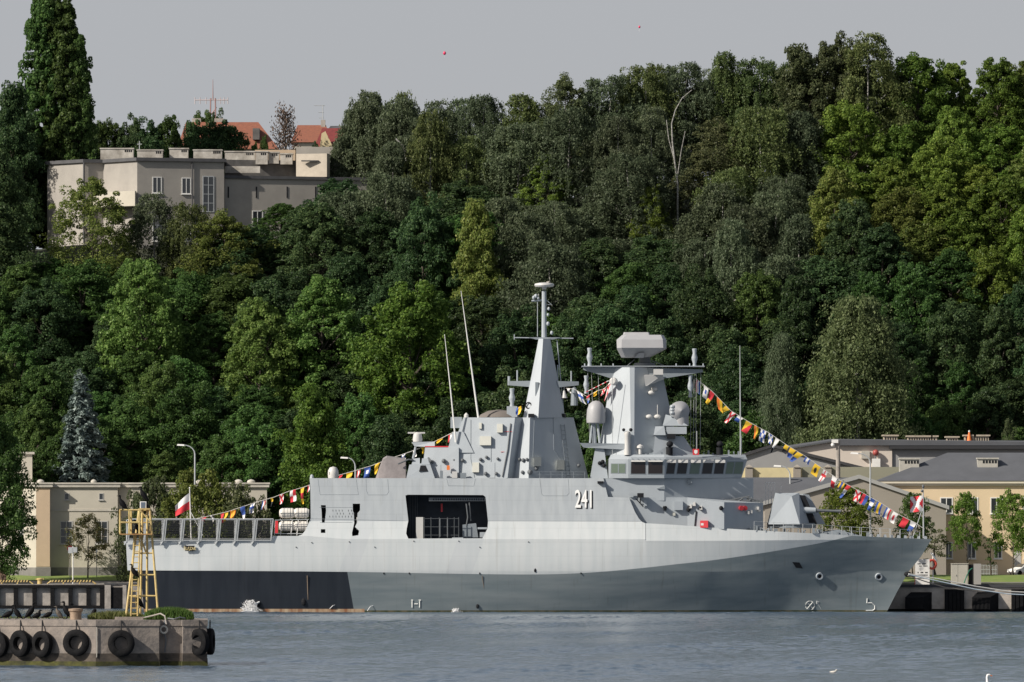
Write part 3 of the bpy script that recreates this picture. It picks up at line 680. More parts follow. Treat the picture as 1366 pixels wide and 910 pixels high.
mb = MB(); mb.box(X(300, 1235.9), X(347, 1235.9), 1235.6, 1235.7, Z(231, 1236), Z(222, 1236)); mb.build('light_panel', DIRTY, hb)
bx = [(395, 1232), (436, 1230.5), (440, 1233), (440, 1243), (395, 1243)]
mb = MB(); prism(mb, bx, zw + .45, Z(205, 1231)); mb.build('stair_tower', material('pale_render', (0.52, 0.46, 0.38), .9, var=.12), hb)
mb = MB(); mb.box(X(402, 1231), X(425, 1231), 1230.6, 1231.2, Z(215.5, 1231), Z(214, 1231)); mb.build('tower_rail', EDGE, hb)
mb = MB(); prism(mb, [(441, 1236), (495, 1238), (495, 1245), (441, 1245)], zw + .45, Z(208, 1236)); mb.build('attic_wall', OLD, hb)
mb = MB(); prism(mb, [(395, 1247), (495, 1247), (495, 1256), (395, 1256)], 44, Z(196, 1247)); mb.build('rear_wing', OLD, hb)
mb = MB(); prism(mb, [(340, 1247), (394, 1247), (394, 1256), (340, 1256)], 44, Z(200, 1247)); mb.build('rear_wing', CREAM2, hb)
for px0, px1, t0, b0, Y in [(134, 178, 199, 212, 1231), (183, 217, 201, 212, 1228), (226, 251, 199, 212, 1229), (258, 296, 201, 212, 1228), (300, 340, 203, 214, 1238), (341, 357, 203, 217, 1236.5), (358, 372, 204, 216, 1237), (374, 390, 206, 217, 1236.5)]:
    mb = MB(); mb.box(X(px0, Y), X(px1, Y), Y, Y + 2.2, Z(b0, Y) - .25, Z(t0, Y)); mb.box(X(px0, Y) - .1, X(px1, Y) + .1, Y - .1, Y + 2.3, Z(t0, Y) + .002, Z(t0, Y) + .18)
    ch = mb.build('chimney', DIRTY, hb)
    mb = MB()
    k = max(3, int((px1 - px0) / 9))
    for i in range(min(k, 4)): u = X(px1 - 2 - i * 2.6, Y); mb.box(u - .2, u, Y - .02, Y - .003, Z(t0 + 4, Y), Z(t0 + 1, Y))
    mb.build('flue_opening', M['black'], ch)
da = math.atan2(4.0, X(299, 1225) - X(183, 1221))
def faceY(px): return 1221 + (px - 183) / 116 * 4 - 0.02
for px0, px1, p0, p1, nx, ny in [(203, 216, 236, 258, 2, 1), (242, 255, 237, 259, 2, 1), (203, 216, 300, 322, 2, 1), (242, 255, 300, 322, 2, 1)]:
    window(hb, px0, px1, p0, p1, faceY((px0 + px1) / 2), M['white'], M['glass'], nx, ny, ang=da)
window(hb, 270, 286, 235, 283, faceY(278), M['steel'], M['glass'], 2, 4, ang=da, sill=False)
wa = math.atan2(7, X(490, 1233) - X(299, 1226))
for px in (304.5, 342, 383, 421): window(hb, px - 1, px + 1, 249, 264, 1226 + (px - 299) / 191 * 7 - .02, EDGE, M['black'], 1, 1, sill=False, ang=wa)
window(hb, 336, 351, 281, 302, 1226 + (343 - 299) / 191 * 7 - .02, M['white'], M['glass'], 2, 1, ang=wa)
mb = MB(); mb.tube([(X(256.5, faceY(256)), faceY(256) - .15, zt), (X(256.5, faceY(256)), faceY(256) - .15, zt - 12)], 0.1); mb.tube([(X(112, 1226.3), 1226.2, zt), (X(112, 1226.3), 1226.2, zt - 12)], 0.14); mb.build('downpipe', EDGE, hb)
mb = MB(); prism(mb, [(124, 1224), (180, 1218.5), (182, 1220.8), (138, 1227.2), (126, 1227)], Z(276, 1222), Z(256, 1222)); mb.build('balcony', CREAM, hb)
mb = MB(); p = P(186, 200, 1229); mb.tube([p, p + Vector((0, 0, 1.3))], .06); mb.box(p.x - .35, p.x + .35, p.y - .1, p.y + .1, p.z + .8, p.z + .9); mb.build('roof_aerial', M['steel'], hb)

# red roofed houses behind
TILE = material('orange_tiles', (0.29, 0.105, 0.06), 0.85, col2=(0.19, 0.075, 0.05), vscale=2.2, stretch=(1, 1, 3))
TILE2 = material('dark_red_tiles', (0.22, 0.04, 0.035), 0.8, col2=(0.14, 0.025, 0.025), vscale=2.5)
def house(label, px0, px1, rx0, rx1, eave, ridge, Y, depth, wall, tile, name='house'):
    t = thing(name, (X((px0 + px1) / 2, Y), Y, ground(X(px0, Y), Y)), label, 'house')
    zb = ground(X(px0, Y), Y) - 1; ze, zr = Z(eave, Y), Z(ridge, Y + depth / 2)
    a, c = X(px0, Y), X(px1, Y)
    mb = MB(); mb.box(a, c, Y, Y + depth, zb, ze); mb.build('wall', wall, t)
    r0, r1 = X(rx0, Y), X(rx1, Y); ym = Y + depth / 2; o = .5; th = .2
    mb = MB(); A, B_, C_, D = (a - o, Y - o, ze + .004), (c + o, Y - o, ze + .004), (c + o, Y + depth + o, ze + .004), (a - o, Y + depth + o, ze + .004)
    E, G = (r0, ym, zr), (r1, ym, zr)
    mb.face([A, B_, G, E]); mb.face([B_, C_, G]); mb.face([C_, D, E, G]); mb.face([D, A, E]); mb.face([D, C_, B_, A])
    rf = mb.build('roof', tile, t, merge=True)
    return t, rf
t, rf = house('long house with orange tiled hip roof behind the hilltop block', 240, 368, 246, 343, 199, 163, 1290, 12, CREAM, TILE)
for px in (262, 292):
    mb = MB(); mb.box(X(px - 6, 1296), X(px + 6, 1296), 1296, 1297.2, Z(170, 1296), Z(158, 1296)); mb.build('chimney', DIRTY, rf)
mb = MB(); mb.box(X(337, 1290), X(346, 1290), 1290.3, 1294, Z(186, 1290), Z(171, 1290)); mb.build('dormer', DARKP, rf)
t, rf = house('house with pale gable and dark red tiled roof near the withered conifer', 424, 500, 429, 495, 196, 171, 1268, 9, CREAM, TILE2)
mb = MB(); Yg = 1266.5; mb.hexa([(X(426, Yg), Yg, Z(200, Yg)), (X(446, Yg), Yg, Z(200, Yg)), (X(446, Yg), Yg + 1.5, Z(200, Yg)), (X(426, Yg), Yg + 1.5, Z(200, Yg))], [(X(429, Yg), Yg, Z(178, Yg)), (X(434, Yg), Yg, Z(175, Yg)), (X(434, Yg), Yg + 1.5, Z(175, Yg)), (X(429, Yg), Yg + 1.5, Z(178, Yg))]); mb.build('gable', material('yellow_render', (.6, .5, .3), .9), t)
t, rf = house('distant house with orange roof half hidden by the withered conifer', 392, 438, 396, 434, 190, 167, 1330, 9, CREAM, TILE)
mb = MB(); mb.box(X(428, 1334), X(434, 1334), 1334, 1335, Z(170, 1334), Z(160, 1334)); mb.build('chimney', DIRTY, rf)
t, rf = house('distant pale house roof at the wood edge left of the birches', 436, 480, 440, 476, 182, 168, 1340, 9, CREAM, EDGE)
# aerial masts
RW = material('mast_red', (0.32, 0.19, 0.18), 0.7); 
Y = 1380
t = thing('radio_mast', (X(284, Y), Y, 60), 'red and white radio mast with two wide crossarms on the skyline', 'mast')
mb = MB()
for dx in (-1.1, 1.1): mb.tube([(X(284, Y) + dx * .7, Y, 62), (X(284, Y) + dx * .35, Y, Z(131, Y))], .13, 5)
for k in range(8): z = 66 + k * 2.1; mb.tube([(X(284, Y) - .6, Y, z), (X(284, Y) + .6, Y, z + 1.6)], .08, 4)
mb.tube([(X(284, Y), Y, Z(133, Y)), (X(284, Y), Y, Z(106, Y))], [.1, .04], 5); mb.build('lattice', RW, t)
mb = MB(); mb.tube([(X(260, Y), Y, Z(133.5, Y)), (X(304, Y), Y, Z(133.5, Y))], .09, 5)
for px in (260, 267, 275, 294, 299, 304): mb.tube([(X(px, Y), Y, Z(130, Y)), (X(px, Y), Y, Z(139, Y))], .06, 4)
mb.build('crossarm', material('mast_pale', (.5, .42, .42), .7), t)
Y = 1340
t = thing('television_aerial', (X(430, Y), Y, 68), 'thin television aerial on the distant house roof', 'aerial')
mb = MB(); mb.tube([(X(430, Y), Y + 3, 68), (X(430, Y), Y + 3, Z(139, Y))], .07, 5)
for k, w in [(0, 1.0), (1.1, .5), (2.0, .45)]: mb.tube([(X(430, Y) - w * 1.4, Y + 3, Z(139.5, Y) - k), (X(430, Y) + w * .4, Y + 3, Z(139.5, Y) - k)], .05, 4)
mb.build('mast', M['steel'], t)

# right hand buildings, front to back
PEACH = material('peach_render', (0.70, 0.555, 0.365), 0.9, var=0.06, vscale=0.2)
ROOF = material('grey_roofing', (0.095, 0.10, 0.112), 0.9, var=0.12, vscale=0.4)
TAUPE = material('taupe_render', (0.31, 0.28, 0.24), 0.9, var=0.06, vscale=0.3)
CORN = material('cream_cornice', (0.66, 0.6, 0.48), 0.8)
# taupe gabled building right behind the bow
Y = 1056.0; gb = thing('taupe_building', (X(1170, Y), Y, 4.3), 'taupe gabled building right behind the bow', 'building')
pf = [(1020, 772), (1020, 674), (1146, 639), (1262, 679), (1262, 772)]
mb = MB(); mb.hexa([tuple(P(a, c, Y)) for a, c in pf], [(P(a, c, Y).x, Y + 5, P(a, c, Y).z) for a, c in pf]); mb.build('wall', TAUPE, gb)
mb = MB()
for (a, c), (d, e) in [((1012, 676.2), (1146, 639)), ((1146, 639), (1266, 680.4))]:
    p, q_ = P(a, c, Y), P(d, e, Y); u = Vector((0, 0, .05)); w = Vector((0, 0, .55))
    f = Vector((0, -.35, 0)); k = Vector((0, 5.4, 0))
    mb.hexa([p + u + f, q_ + u + f, q_ + u + k, p + u + k], [p + w + f, q_ + w + f, q_ + w + k, p + w + k])
mb.build('roof', material('pale_roof_trim', (.36, .36, .35), .8), gb)
# peach building
Y = 1062.5; pb = thing('peach_building', (X(1320, Y), Y, 4.3), 'peach two storey building with grey hip roof on the right', 'building')
a, c = X(1176, Y), X(1560, Y); ze = Z(648, Y)
mb = MB(); mb.box(a, c, Y, Y + 14, 3.5, ze); mb.build('wall', PEACH, pb)
mb = MB(); mb.box(a - .3, c + .3, Y - .3, Y + 14.3, ze + .003, Z(645, Y)); mb.box(a - .5, c + .5, Y - .55, Y + 14.5, Z(645, Y) + .003, Z(641.5, Y)); mb.build('cornice', CORN, pb)
mb = MB(); mb.box(a - .1, c + .1, Y - .06, Y + 14.06, 3.5, Z(768, Y)); mb.build('plinth', PLINTH, pb)
zr = Z(604, Y + 7); z0 = Z(641.5, Y) + .005
mb = MB(); A, B_, C_, D = (a - .6, Y - .65, z0), (c + .6, Y - .65, z0), (c + .6, Y + 14.6, z0), (a - .6, Y + 14.6, z0); E, G = (X(1264, Y + 7), Y + 7, zr), (c - 8, Y + 7, zr)
mb.face([A, B_, G, E]); mb.face([B_, C_, G]); mb.face([C_, D, E, G]); mb.face([D, A, E]); mb.face([D, C_, B_, A]); rf = mb.build('roof', ROOF, pb, merge=True)
VENT = material('vent_housing', (.45, .43, .38), .85, var=.15, vscale=2)
for px0, px1, t0, b0 in [(1200, 1226, 613, 629), (1304, 1331, 612.5, 629)]:
    Yc = Y + 3; mb = MB(); mb.box(X(px0, Yc), X(px1, Yc), Yc, Yc + 1.6, Z(b0, Yc) - 1, Z(t0, Yc)); mb.box(X(px0, Yc) - .1, X(px1, Yc) + .15, Yc - .15, Yc + 1.7, Z(t0, Yc) + .003, Z(t0, Yc) + .18); ch = mb.build('chimney', VENT, rf)
    mb = MB()
    for i in range(5): u = X(px0 + 7 + i * 4, Yc); mb.box(u, u + .24, Yc - .03, Yc - .003, Z(t0 + 5.5, Yc), Z(t0 + 1.6, Yc))
    mb.build('flue_opening', M['black'], ch)
for px0, px1 in [(1254, 1271), (1290, 1305), (1321, 1338), (1364, 1380), (1405, 1421)]: window(pb, px0, px1, 663.5, 685.5, Y, M['white'], M['glass'], 2, 1)
for px0, px1 in [(1260, 1271), (1290, 1302), (1326, 1337), (1366, 1380)]: window(pb, px0, px1, 723, 745.5, Y, M['white'], M['glass'], 2, 1)
mb = MB(); mb.box(X(1353, Y), X(1362, Y), Y - .04, Y - .003, 4.3, Z(735, Y)); mb.build('door', GREYWIN, pb)
# low dark roofed building behind the gun
Y = 1062.0; lb = thing('low_building', (X(1050, Y), Y, 4.3), 'low building with plain dark grey roof behind the gun', 'building')
mb = MB(); mb.box(X(930, Y), X(1150, Y), Y + 5.5, Y + 14, 3.5, Z(676, Y)); mb.build('wall', TAUPE, lb)
mb = MB(); z0, z1 = Z(676, Y), Z(638.5, Y + 9.5); mb.hexa([(X(925, Y), Y + 5.2, z0), (X(1152, Y), Y + 5.2, z0), (X(1152, Y), Y + 14, z1 - .02), (X(925, Y), Y + 14, z1 - .02)], [(X(925, Y), Y + 5.2, z0 + .25), (X(1152, Y), Y + 5.2, z0 + .25), (X(1152, Y), Y + 14, z1 + .2), (X(925, Y), Y + 14, z1 + .2)]); mb.build('roof', ROOF, lb)
# yellow wall with piers
Y = 1080.0; yw = thing('yellow_wall', (X(1040, Y), Y, 4.3), 'pale yellow parapet wall with grey piers behind the bridge', 'wall')
mb = MB(); mb.box(X(930, Y), X(1070, Y), Y, Y + .5, 4, Z(624, Y)); mb.build('wall', material('pale_yellow_render', (.62, .54, .32), .9, var=.08), yw)
OLV = material('olive_render', (.27, .265, .2), .9)
mb = MB(); mb.box(X(1070, Y) + .003, X(1215, Y), Y + .05, Y + .5, 4, Z(623, Y)); mb.build('side_wall', OLV, yw)
for px in (999, 1063, 1104):
    mb = MB(); mb.box(X(px - 5, Y), X(px + 5, Y), Y - .5, Y - .003, 4, Z(624, Y)); mb.lathe([(.62, 0), (.62, .12), (.05, .4)], (X(px, Y), Y - .2, Z(624, Y) + .003), n=4); mb.build('pier', TAUPE, yw)
# grey gabled shed
Y = 1086.0; sh = thing('grey_shed', (X(1040, Y), Y, 4.3), 'grey gabled shed with black roof edge behind the bow flags', 'building')
pf = [(940, 660), (940, 626), (1030, 597), (1180, 634), (1180, 660)]
GREYW = material('grey_render', (.30, .30, .30), .9, var=.05)
mb = MB(); mb.hexa([tuple(P(a, c, Y)) for a, c in [(940, 772)] + pf[1:4] + [(1180, 772)]], [(P(a, c, Y).x, Y + 7, P(a, c, Y).z) for a, c in [(940, 772)] + pf[1:4] + [(1180, 772)]]); mb.build('wall', GREYW, sh)
mb = MB()
for (a, c), (d, e) in [((932, 628.5), (1030, 597)), ((1030, 597), (1188, 636))]:
    p, q_ = P(a, c, Y), P(d, e, Y); u = Vector((0, 0, .03)); w = Vector((0, 0, .42)); f = Vector((0, -.4, 0)); k = Vector((0, 7.4, 0))
    mb.hexa([p + u + f, q_ + u + f, q_ + u + k, p + u + k], [p + w + f, q_ + w + f, q_ + w + k, p + w + k])
mb.build('roof', material('black_roof_edge', (.05, .05, .055), .8, var=.3, vscale=2), sh)
# cream industrial hall with long grey roof
Y = 1098.0; ih = thing('cream_hall', (X(1200, Y), Y, 4.3), 'cream industrial hall with long low grey roof and brick vents', 'building')
PINK = material('cream_pink_render', (.62, .55, .48), .9, var=.05, vscale=.3)
pf = [(1010, 772), (1010, 606), (1115, 589), (1190, 593), (1190, 772)]
mb = MB(); mb.hexa([tuple(P(a, c, Y)) for a, c in pf], [(P(a, c, Y).x, Y + 16, P(a, c, Y).z) for a, c in pf]); mb.build('wall', PINK, ih)
mb = MB(); mb.box(X(1190, Y) + .004, X(1560, Y), Y + .3, Y + 16, 4, Z(597, Y)); mb.build('side_wall', GREYW, ih)
mb = MB(); mb.box(X(1186, Y), X(1560, Y), Y - .5, Y + 16.4, Z(599, Y), Z(594.5, Y)); mb.build('eaves_band', material('eaves_black', (.03, .03, .034), .7), ih)
mb = MB(); e = Y - .55; zA = Z(594.4, Y) + .01
mb.hexa([(X(1004, Y), e, Z(607, Y)), (X(1115, Y), e, Z(589, Y) + .02), (X(1115, Y), Y + 16.4, Z(587.5, Y + 16)), (X(1004, Y), Y + 16.4, Z(604, Y + 16))], [(X(1004, Y), e, Z(605, Y)), (X(1115, Y), e, Z(586.5, Y)), (X(1115, Y), Y + 16.4, Z(585.5, Y + 16)), (X(1004, Y), Y + 16.4, Z(602, Y + 16))])
mb.hexa([(X(1115, Y) + .003, e, zA), (X(1560, Y), e, zA), (X(1560, Y), Y + 16.4, zA), (X(1115, Y) + .003, Y + 16.4, zA)], [(X(1115, Y) + .003, e, Z(586.5, Y)), (X(1560, Y), e, Z(592, Y)), (X(1560, Y), Y + 16.4, Z(589.5, Y + 16)), (X(1115, Y) + .003, Y + 16.4, Z(585.5, Y + 16))])
hr = mb.build('roof', ROOF, ih)
BRICKV = material('vent_brick', (.42, .36, .28), .9, var=.2, vscale=3)
for px0, px1, t0, b0 in [(1179, 1197, 582, 589), (1211, 1242, 583, 590), (1244, 1250, 583, 589), (1263, 1278, 584, 590), (1287, 1300, 582, 590), (1301, 1319, 582, 590)]:
    Yc = Y + 6; mb = MB(); mb.box(X(px0, Yc), X(px1, Yc), Yc, Yc + 2, Z(b0 + 8, Yc), Z(t0, Yc)); mb.box(X(px0, Yc) - .2, X(px1, Yc) + .2, Yc - .2, Yc + 2.2, Z(t0, Yc) + .003, Z(t0, Yc) + .2); v = mb.build('roof_vent', BRICKV, hr)
    mb = MB(); k = int((px1 - px0) / 3.3)
    for i in range(k): u = X(px0 + 1.6 + i * 3.3, Yc); mb.box(u, u + .16, Yc - .02, Yc - .003, Z(b0 - 1.5, Yc), Z(t0 + 1.5, Yc))
    mb.build('vent_slot', M['black'], v)
mb = MB(); mb.box(X(1149, Y), X(1160, Y), Y - .5, Y - .005, Z(612, Y), Z(602, Y)); mb.build('wall_box', VENT, ih)
mb = MB(); mb.box(X(1163, Y), X(1174, Y), Y - .7, Y - .005, Z(624, Y), Z(612, Y)); mb.build('wall_unit', M['white'], ih)
mb = MB(); c0 = (X(1168, Y), Y - .5, Z(604, Y)); mb.ball(c0, .42, (1, 1, 1)); mb.build('warning_lamp', material('lamp_red_brown', (.35, .07, .06), .5), ih, smooth=True)
mb = MB(); mb.tube([P(1168, 612, Y - .5), P(1168, 606, Y - .5)], .12); mb.build('lamp_bracket', M['dsteel'], ih)
# orange traffic cone standing on the hall's roof vents
Yc = Y + 5.7; p = P(1293, 589, Yc)
cone = thing('traffic_cone', p, 'orange cone with white top standing in front of the roof vents', 'cone')
mb = MB(); mb.box(p.x - .42, p.x + .42, p.y - .42, p.y + .42, p.z, p.z + .08); mb.lathe([(.34, .083), (.1, 1.25)], p, n=14); mb.build('body', M['orange'], cone, smooth=True)
mb = MB(); mb.lathe([(.125, 1.253), (.11, 1.45), (.03, 1.5)], p, n=14); mb.build('tip', M['white'], cone, smooth=True)

# ------------------------------------------------------------------ street furniture
def street_lamp(px, top, base, Y, arm, label, two=False):
    zb = ground(X(px, Y), Y); t = thing('street_lamp', (X(px, Y), Y, zb), label, 'street lamp')
    x = X(px, Y); zt = Z(top, Y); a = arm * Y / F
    mb = MB(); pts = [(x, Y, zb), (x, Y, zt - 1.2)] + [(x + a * (1 - math.cos(k * .35)), Y, zt - 1.2 + 1.2 * math.sin(min(1.57, k * .35))) for k in range(1, 5)] + [(x + a, Y, zt)]
    mb.tube(pts, [.13, .1, .08, .07, .07, .06, .06], 8); mb.build('post', M['steel'], t, smooth=True)
    mb = MB(); s = 1 if a > 0 else -1
    mb.hexa([(x + a, Y - .18, zt - .1), (x + a + s * 1.0, Y - .2, zt - .05), (x + a + s * 1.0, Y + .2, zt - .05), (x + a, Y + .18, zt - .1)], [(x + a, Y - .1, zt + .1), (x + a + s * .9, Y - .12, zt + .16), (x + a + s * .9, Y + .12, zt + .16), (x + a, Y + .1, zt + .1)])
    mb.build('lamp_head', M['white'], t)
    return t
street_lamp(260, 594, 768, 1092, -14, 'tall grey street lamp behind the stern ensign')
street_lamp(474, 611, 768, 1086, -10, 'street lamp showing its head beside the hangar top dome')
street_lamp(1161, 605, 768, 1034, -16, 'grey street lamp with curved arm behind the bow flags')
street_lamp(1054, 622, 768, 1074, -12, 'small street lamp in front of the pale yellow wall')
t = thing('utility_pole', (X(1118, 1076), 1076, 4.3), 'concrete utility pole carrying a camera behind the bow flags', 'pole')
mb = MB(); mb.tube([(X(1118, 1076), 1076, 4), (X(1118, 1076), 1076, Z(588, 1076))], [.36, .27], 10); mb.build('pole', M['concrete'], t, smooth=True)
mb = MB(); p = P(1113, 590, 1075.6); mb.box(p.x - .35, p.x + .5, p.y - .2, p.y + .2, p.z - .1, p.z + .35); mb.ball((p.x - .2, p.y, p.z - .35), .26); mb.build('camera_dome', M['white'], t, smooth=True)
# sign posts on the left
Y = 1084.5
t = thing('sign_post', (X(97, Y), Y, 3.2), 'white post with grey square sign plates near the quay edge', 'sign')
mb = MB(); mb.tube([(X(97.3, Y), Y, 3.2), (X(97.3, Y), Y, Z(729, Y))], .07, 8); mb.build('post', M['white'], t)
mb = MB(); mb.box(X(91, Y), X(97, Y), Y - .1, Y - .075, Z(738, Y), Z(730, Y)); mb.box(X(97.6, Y), X(103, Y), Y - .1, Y - .075, Z(737, Y), Z(730, Y)); mb.build('sign_plate', M['steel'], t)
Y = 1096
t = thing('round_sign', (X(93.5, Y), Y, 4.0), 'round red rimmed road sign seen behind the grey sign plates', 'sign')
mb = MB(); mb.tube([(X(93.5, Y), Y, 3.8), (X(93.5, Y), Y, Z(728, Y))], .06, 8); mb.build('post', M['dsteel'], t)
mb = MB(); mb.lathe([(.42, 0), (.42, .03)], (X(93.8, Y), Y - .1, Z(732, Y)), (0, -1, 0), 20); mb.build('sign_face', M['red'], t)
t = thing('marker_post', (X(129, 1100), 1100, 4.2), 'thin dark post with small white plate on the grass strip', 'sign')
mb = MB(); mb.tube([(X(129, 1100), 1100, 4.1), (X(129, 1100), 1100, Z(733, 1100))], .045, 6); mb.build('post', M['dsteel'], t)
mb = MB(); mb.box(X(127.9, 1100), X(130.2, 1100), 1099.9, 1099.93, Z(737, 1100), Z(733.5, 1100)); mb.build('plate', M['white'], t)
# striped barriers along the quay edge
BLK = M['black']
def barrier(px0, px1, label):
    Y = 1082.5; z0 = 3.23; zt = Z(775, Y); x0, x1 = X(px0, Y), X(px1, Y)
    t = thing('quay_barrier', ((x0 + x1) / 2, Y, z0), label, 'barrier', 'striped barriers on the quay edge')
    mb = MB(); n_ = 26
    for k in range(n_):
        a = lerp(x0 + .55, x1 - .55, k / n_); c = lerp(x0 + .55, x1 - .55, (k + 1) / n_)
        mb.hexa([(a, Y - .1, zt - .16), (c, Y - .1, zt - .16), (c, Y + .1, zt - .16), (a, Y + .1, zt - .16)], [(a + .12, Y - .1, zt + .12), (c + .12, Y - .1, zt + .12), (c + .12, Y + .1, zt + .12), (a + .12, Y + .1, zt + .12)], k % 2)
    mb.build('striped_bar', [M['yellow'], BLK], t)
    for s, a in ((1, x0), (-1, x1)):
        mb = MB(); mb.tube([(a, Y, z0), (a + s * .55, Y, zt)], .1, 8); mb.build('leg', M['yellow'], t)
    for k in (1, 2): mb = MB(); a = lerp(x0, x1, k / 3); mb.tube([(a, Y, z0), (a, Y, zt - .165)], .09, 8); mb.build('leg', M['yellow'], t)
barrier(-18, 44, 'black and yellow striped barrier at the left edge of the quay')
barrier(63, 128, 'black and yellow striped barrier beside the white sign post')
p = P(53, 778, 1082.5)
t = thing('yellow_bollard', (p.x, 1082.5, 3.23), 'yellow mooring bollard between the two striped barriers', 'bollard')
mb = MB(); mb.lathe([(.34, 0), (.3, .35), (.32, .5), (.42, .56), (.42, .7), (.2, .78), (0, .8)], (p.x, 1082.5, 3.23), n=16); mb.build('post', M['yellow'], t, smooth=True)
mb = MB(); mb.box(p.x - .55, p.x - .3, 1082.35, 1082.65, 3.8, 3.95); mb.box(p.x + .3, p.x + .55, 1082.35, 1082.65, 3.8, 3.95); mb.build('horn', M['yellow'], t)
p = (X(-2, 1092), 1092, ground(X(0, 1092), 1092))
t = thing('cable_drum', p, 'wooden cable drum cut by the left edge of the view', 'cable drum')
mb = MB(); c0 = Vector((p[0], 1092, p[2] + 1.05)); WOOD = material('grey_wood', (.22, .15, .11), .9, var=.4, vscale=4)
for y in (-.5, .4): mb.lathe([(0.2, y), (1.05, y), (1.05, y + .1), (.2, y + .1)], c0, (0, 1, 0), 24)
mb.build('flange', WOOD, t); mb = MB(); mb.lathe([(.5, -.4), (.5, .4)], c0, (0, 1, 0), 20); mb.build('core', WOOD, t)
# right quay furniture
Y = 1018; zq = ground(X(1240, Y), Y)
t = thing('lifebuoy_stand', (X(1245, Y), Y, zq), 'orange lifebuoy on a white post under a small roof board', 'lifebuoy stand')
mb = MB(); mb.tube([(X(1244.5, Y), Y, zq), (X(1244.5, Y), Y, Z(738, Y))], .07, 8); mb.build('post', M['white'], t)
mb = MB(); mb.torus((X(1243.3, Y), Y - .2, Z(753, Y)), .52, .15, (0.35, -1, 0.0)); mb.build('lifebuoy', material('lifebuoy_red', (.62, .09, .06), .5), t, smooth=True)
mb = MB(); a = P(1241, 738, Y); mb.hexa([a + Vector((0, -.3, 0)), P(1248, 748, Y) + Vector((0, -.3, 0)), P(1251, 748.5, Y) + Vector((0, .3, 0)), P(1244, 738, Y) + Vector((0, .3, 0))], [a + Vector((0, -.3, .06)), P(1248, 748, Y) + Vector((0, -.3, .06)), P(1251, 748.5, Y) + Vector((0, .3, .06)), P(1244, 738, Y) + Vector((0, .3, .06))]); mb.build('roof_board', M['white'], t)
Y = 1017
t = thing('notice_board', (X(1231, Y), Y, zq), 'white notice board with black writing at the quay edge by the bow', 'sign')
mb = MB(); mb.box(X(1221, Y), X(1240, Y), Y, Y + .12, zq, Z(746, Y)); mb.build('board', M['white'], t)
mb = MB(); mb.box(X(1220.2, Y), X(1221, Y) - .002, Y, Y + .12, zq, Z(770, Y)); mb.build('red_edge', M['red'], t)
mb = MB(); rr = random.Random(4)
for row, h in ((751.5, 1.4), (754.5, 1.2), (763, 1.6), (766.5, 1.3), (771, .9)):
    u = 1224.0
    while u < 1237:
        w = rr.uniform(.7, 1.8)
        if rr.random() < .75: mb.box(X(u, Y), X(u + w, Y), Y - .02, Y - .003, Z(row + h, Y), Z(row, Y))
        u += w + .5
mb.build('lettering', M['black'], t)
Y = 1022; zq = ground(X(1285, Y), Y)
CAB = material('cabinet_grey', (.44, .42, .36), .7, var=.08)
t = thing('switch_cabinet', (X(1281, Y), Y, zq), 'wide beige electrical cabinet with two doors on the quay', 'cabinet')
mb = MB(); mb.box(X(1269, Y), X(1291.5, Y), Y, Y + .9, zq, Z(752.5, Y)); mb.build('body', CAB, t)
for a, c in ((1269.6, 1277.6), (1278.1, 1290.8)): mb = MB(); mb.box(X(a, Y), X(c, Y), Y - .03, Y - .003, zq + .15, Z(753.5, Y)); d = mb.build('door', CAB, t); mb = MB(); mb.box(X(c - 2, Y), X(c - 1.2, Y), Y - .06, Y - .032, zq + 1.1, zq + 1.3); mb.build('handle', M['dsteel'], d)
mb = MB(); mb.box(X(1268.5, Y), X(1292, Y), Y - .1, Y + 1, Z(752.5, Y) + .002, Z(752, Y) + .05); mb.build('lid', CAB, t)
t = thing('switch_cabinet', (X(1302, Y), Y, zq), 'open grey cabinet with a green hose beside the wide beige cabinet', 'cabinet')
mb = MB(); mb.box(X(1299, Y), X(1308.5, Y), Y - .4, Y + .5, zq, Z(752, Y)); mb.build('body', material('cabinet_shade', (.32, .31, .29), .7), t)
mb = MB(); mb.box(X(1292.4, Y), X(1298.8, Y), Y + .3, Y + .5, zq, Z(753, Y)); mb.build('open_bay', M['black'], t)
mb = MB(); mb.tube([P(1297, 758, Y - .3), P(1293, 761, Y - .4), P(1289, 770, Y - .5), P(1286, 778, Y - .6)], .07, 6); mb.build('hose', material('green_hose', (.03, .2, .12), .5), t)
Y = 1052; zq = ground(X(1318, Y), Y)
t = thing('bicycle_rail', (X(1319, Y), Y, zq), 'low grey railing between the cabinets and the white car', 'railing')
mb = MB()
for z in (.25, .75, 1.3): mb.tube([(X(1308, Y), Y, zq + z), (X(1330, Y), Y, zq + z)], .035, 5)
for k in range(12): u = X(1308 + k * 2, Y); mb.tube([(u, Y, zq), (u, Y, zq + 1.3)], .03, 5)
mb.build('rail', M['steel'], t)
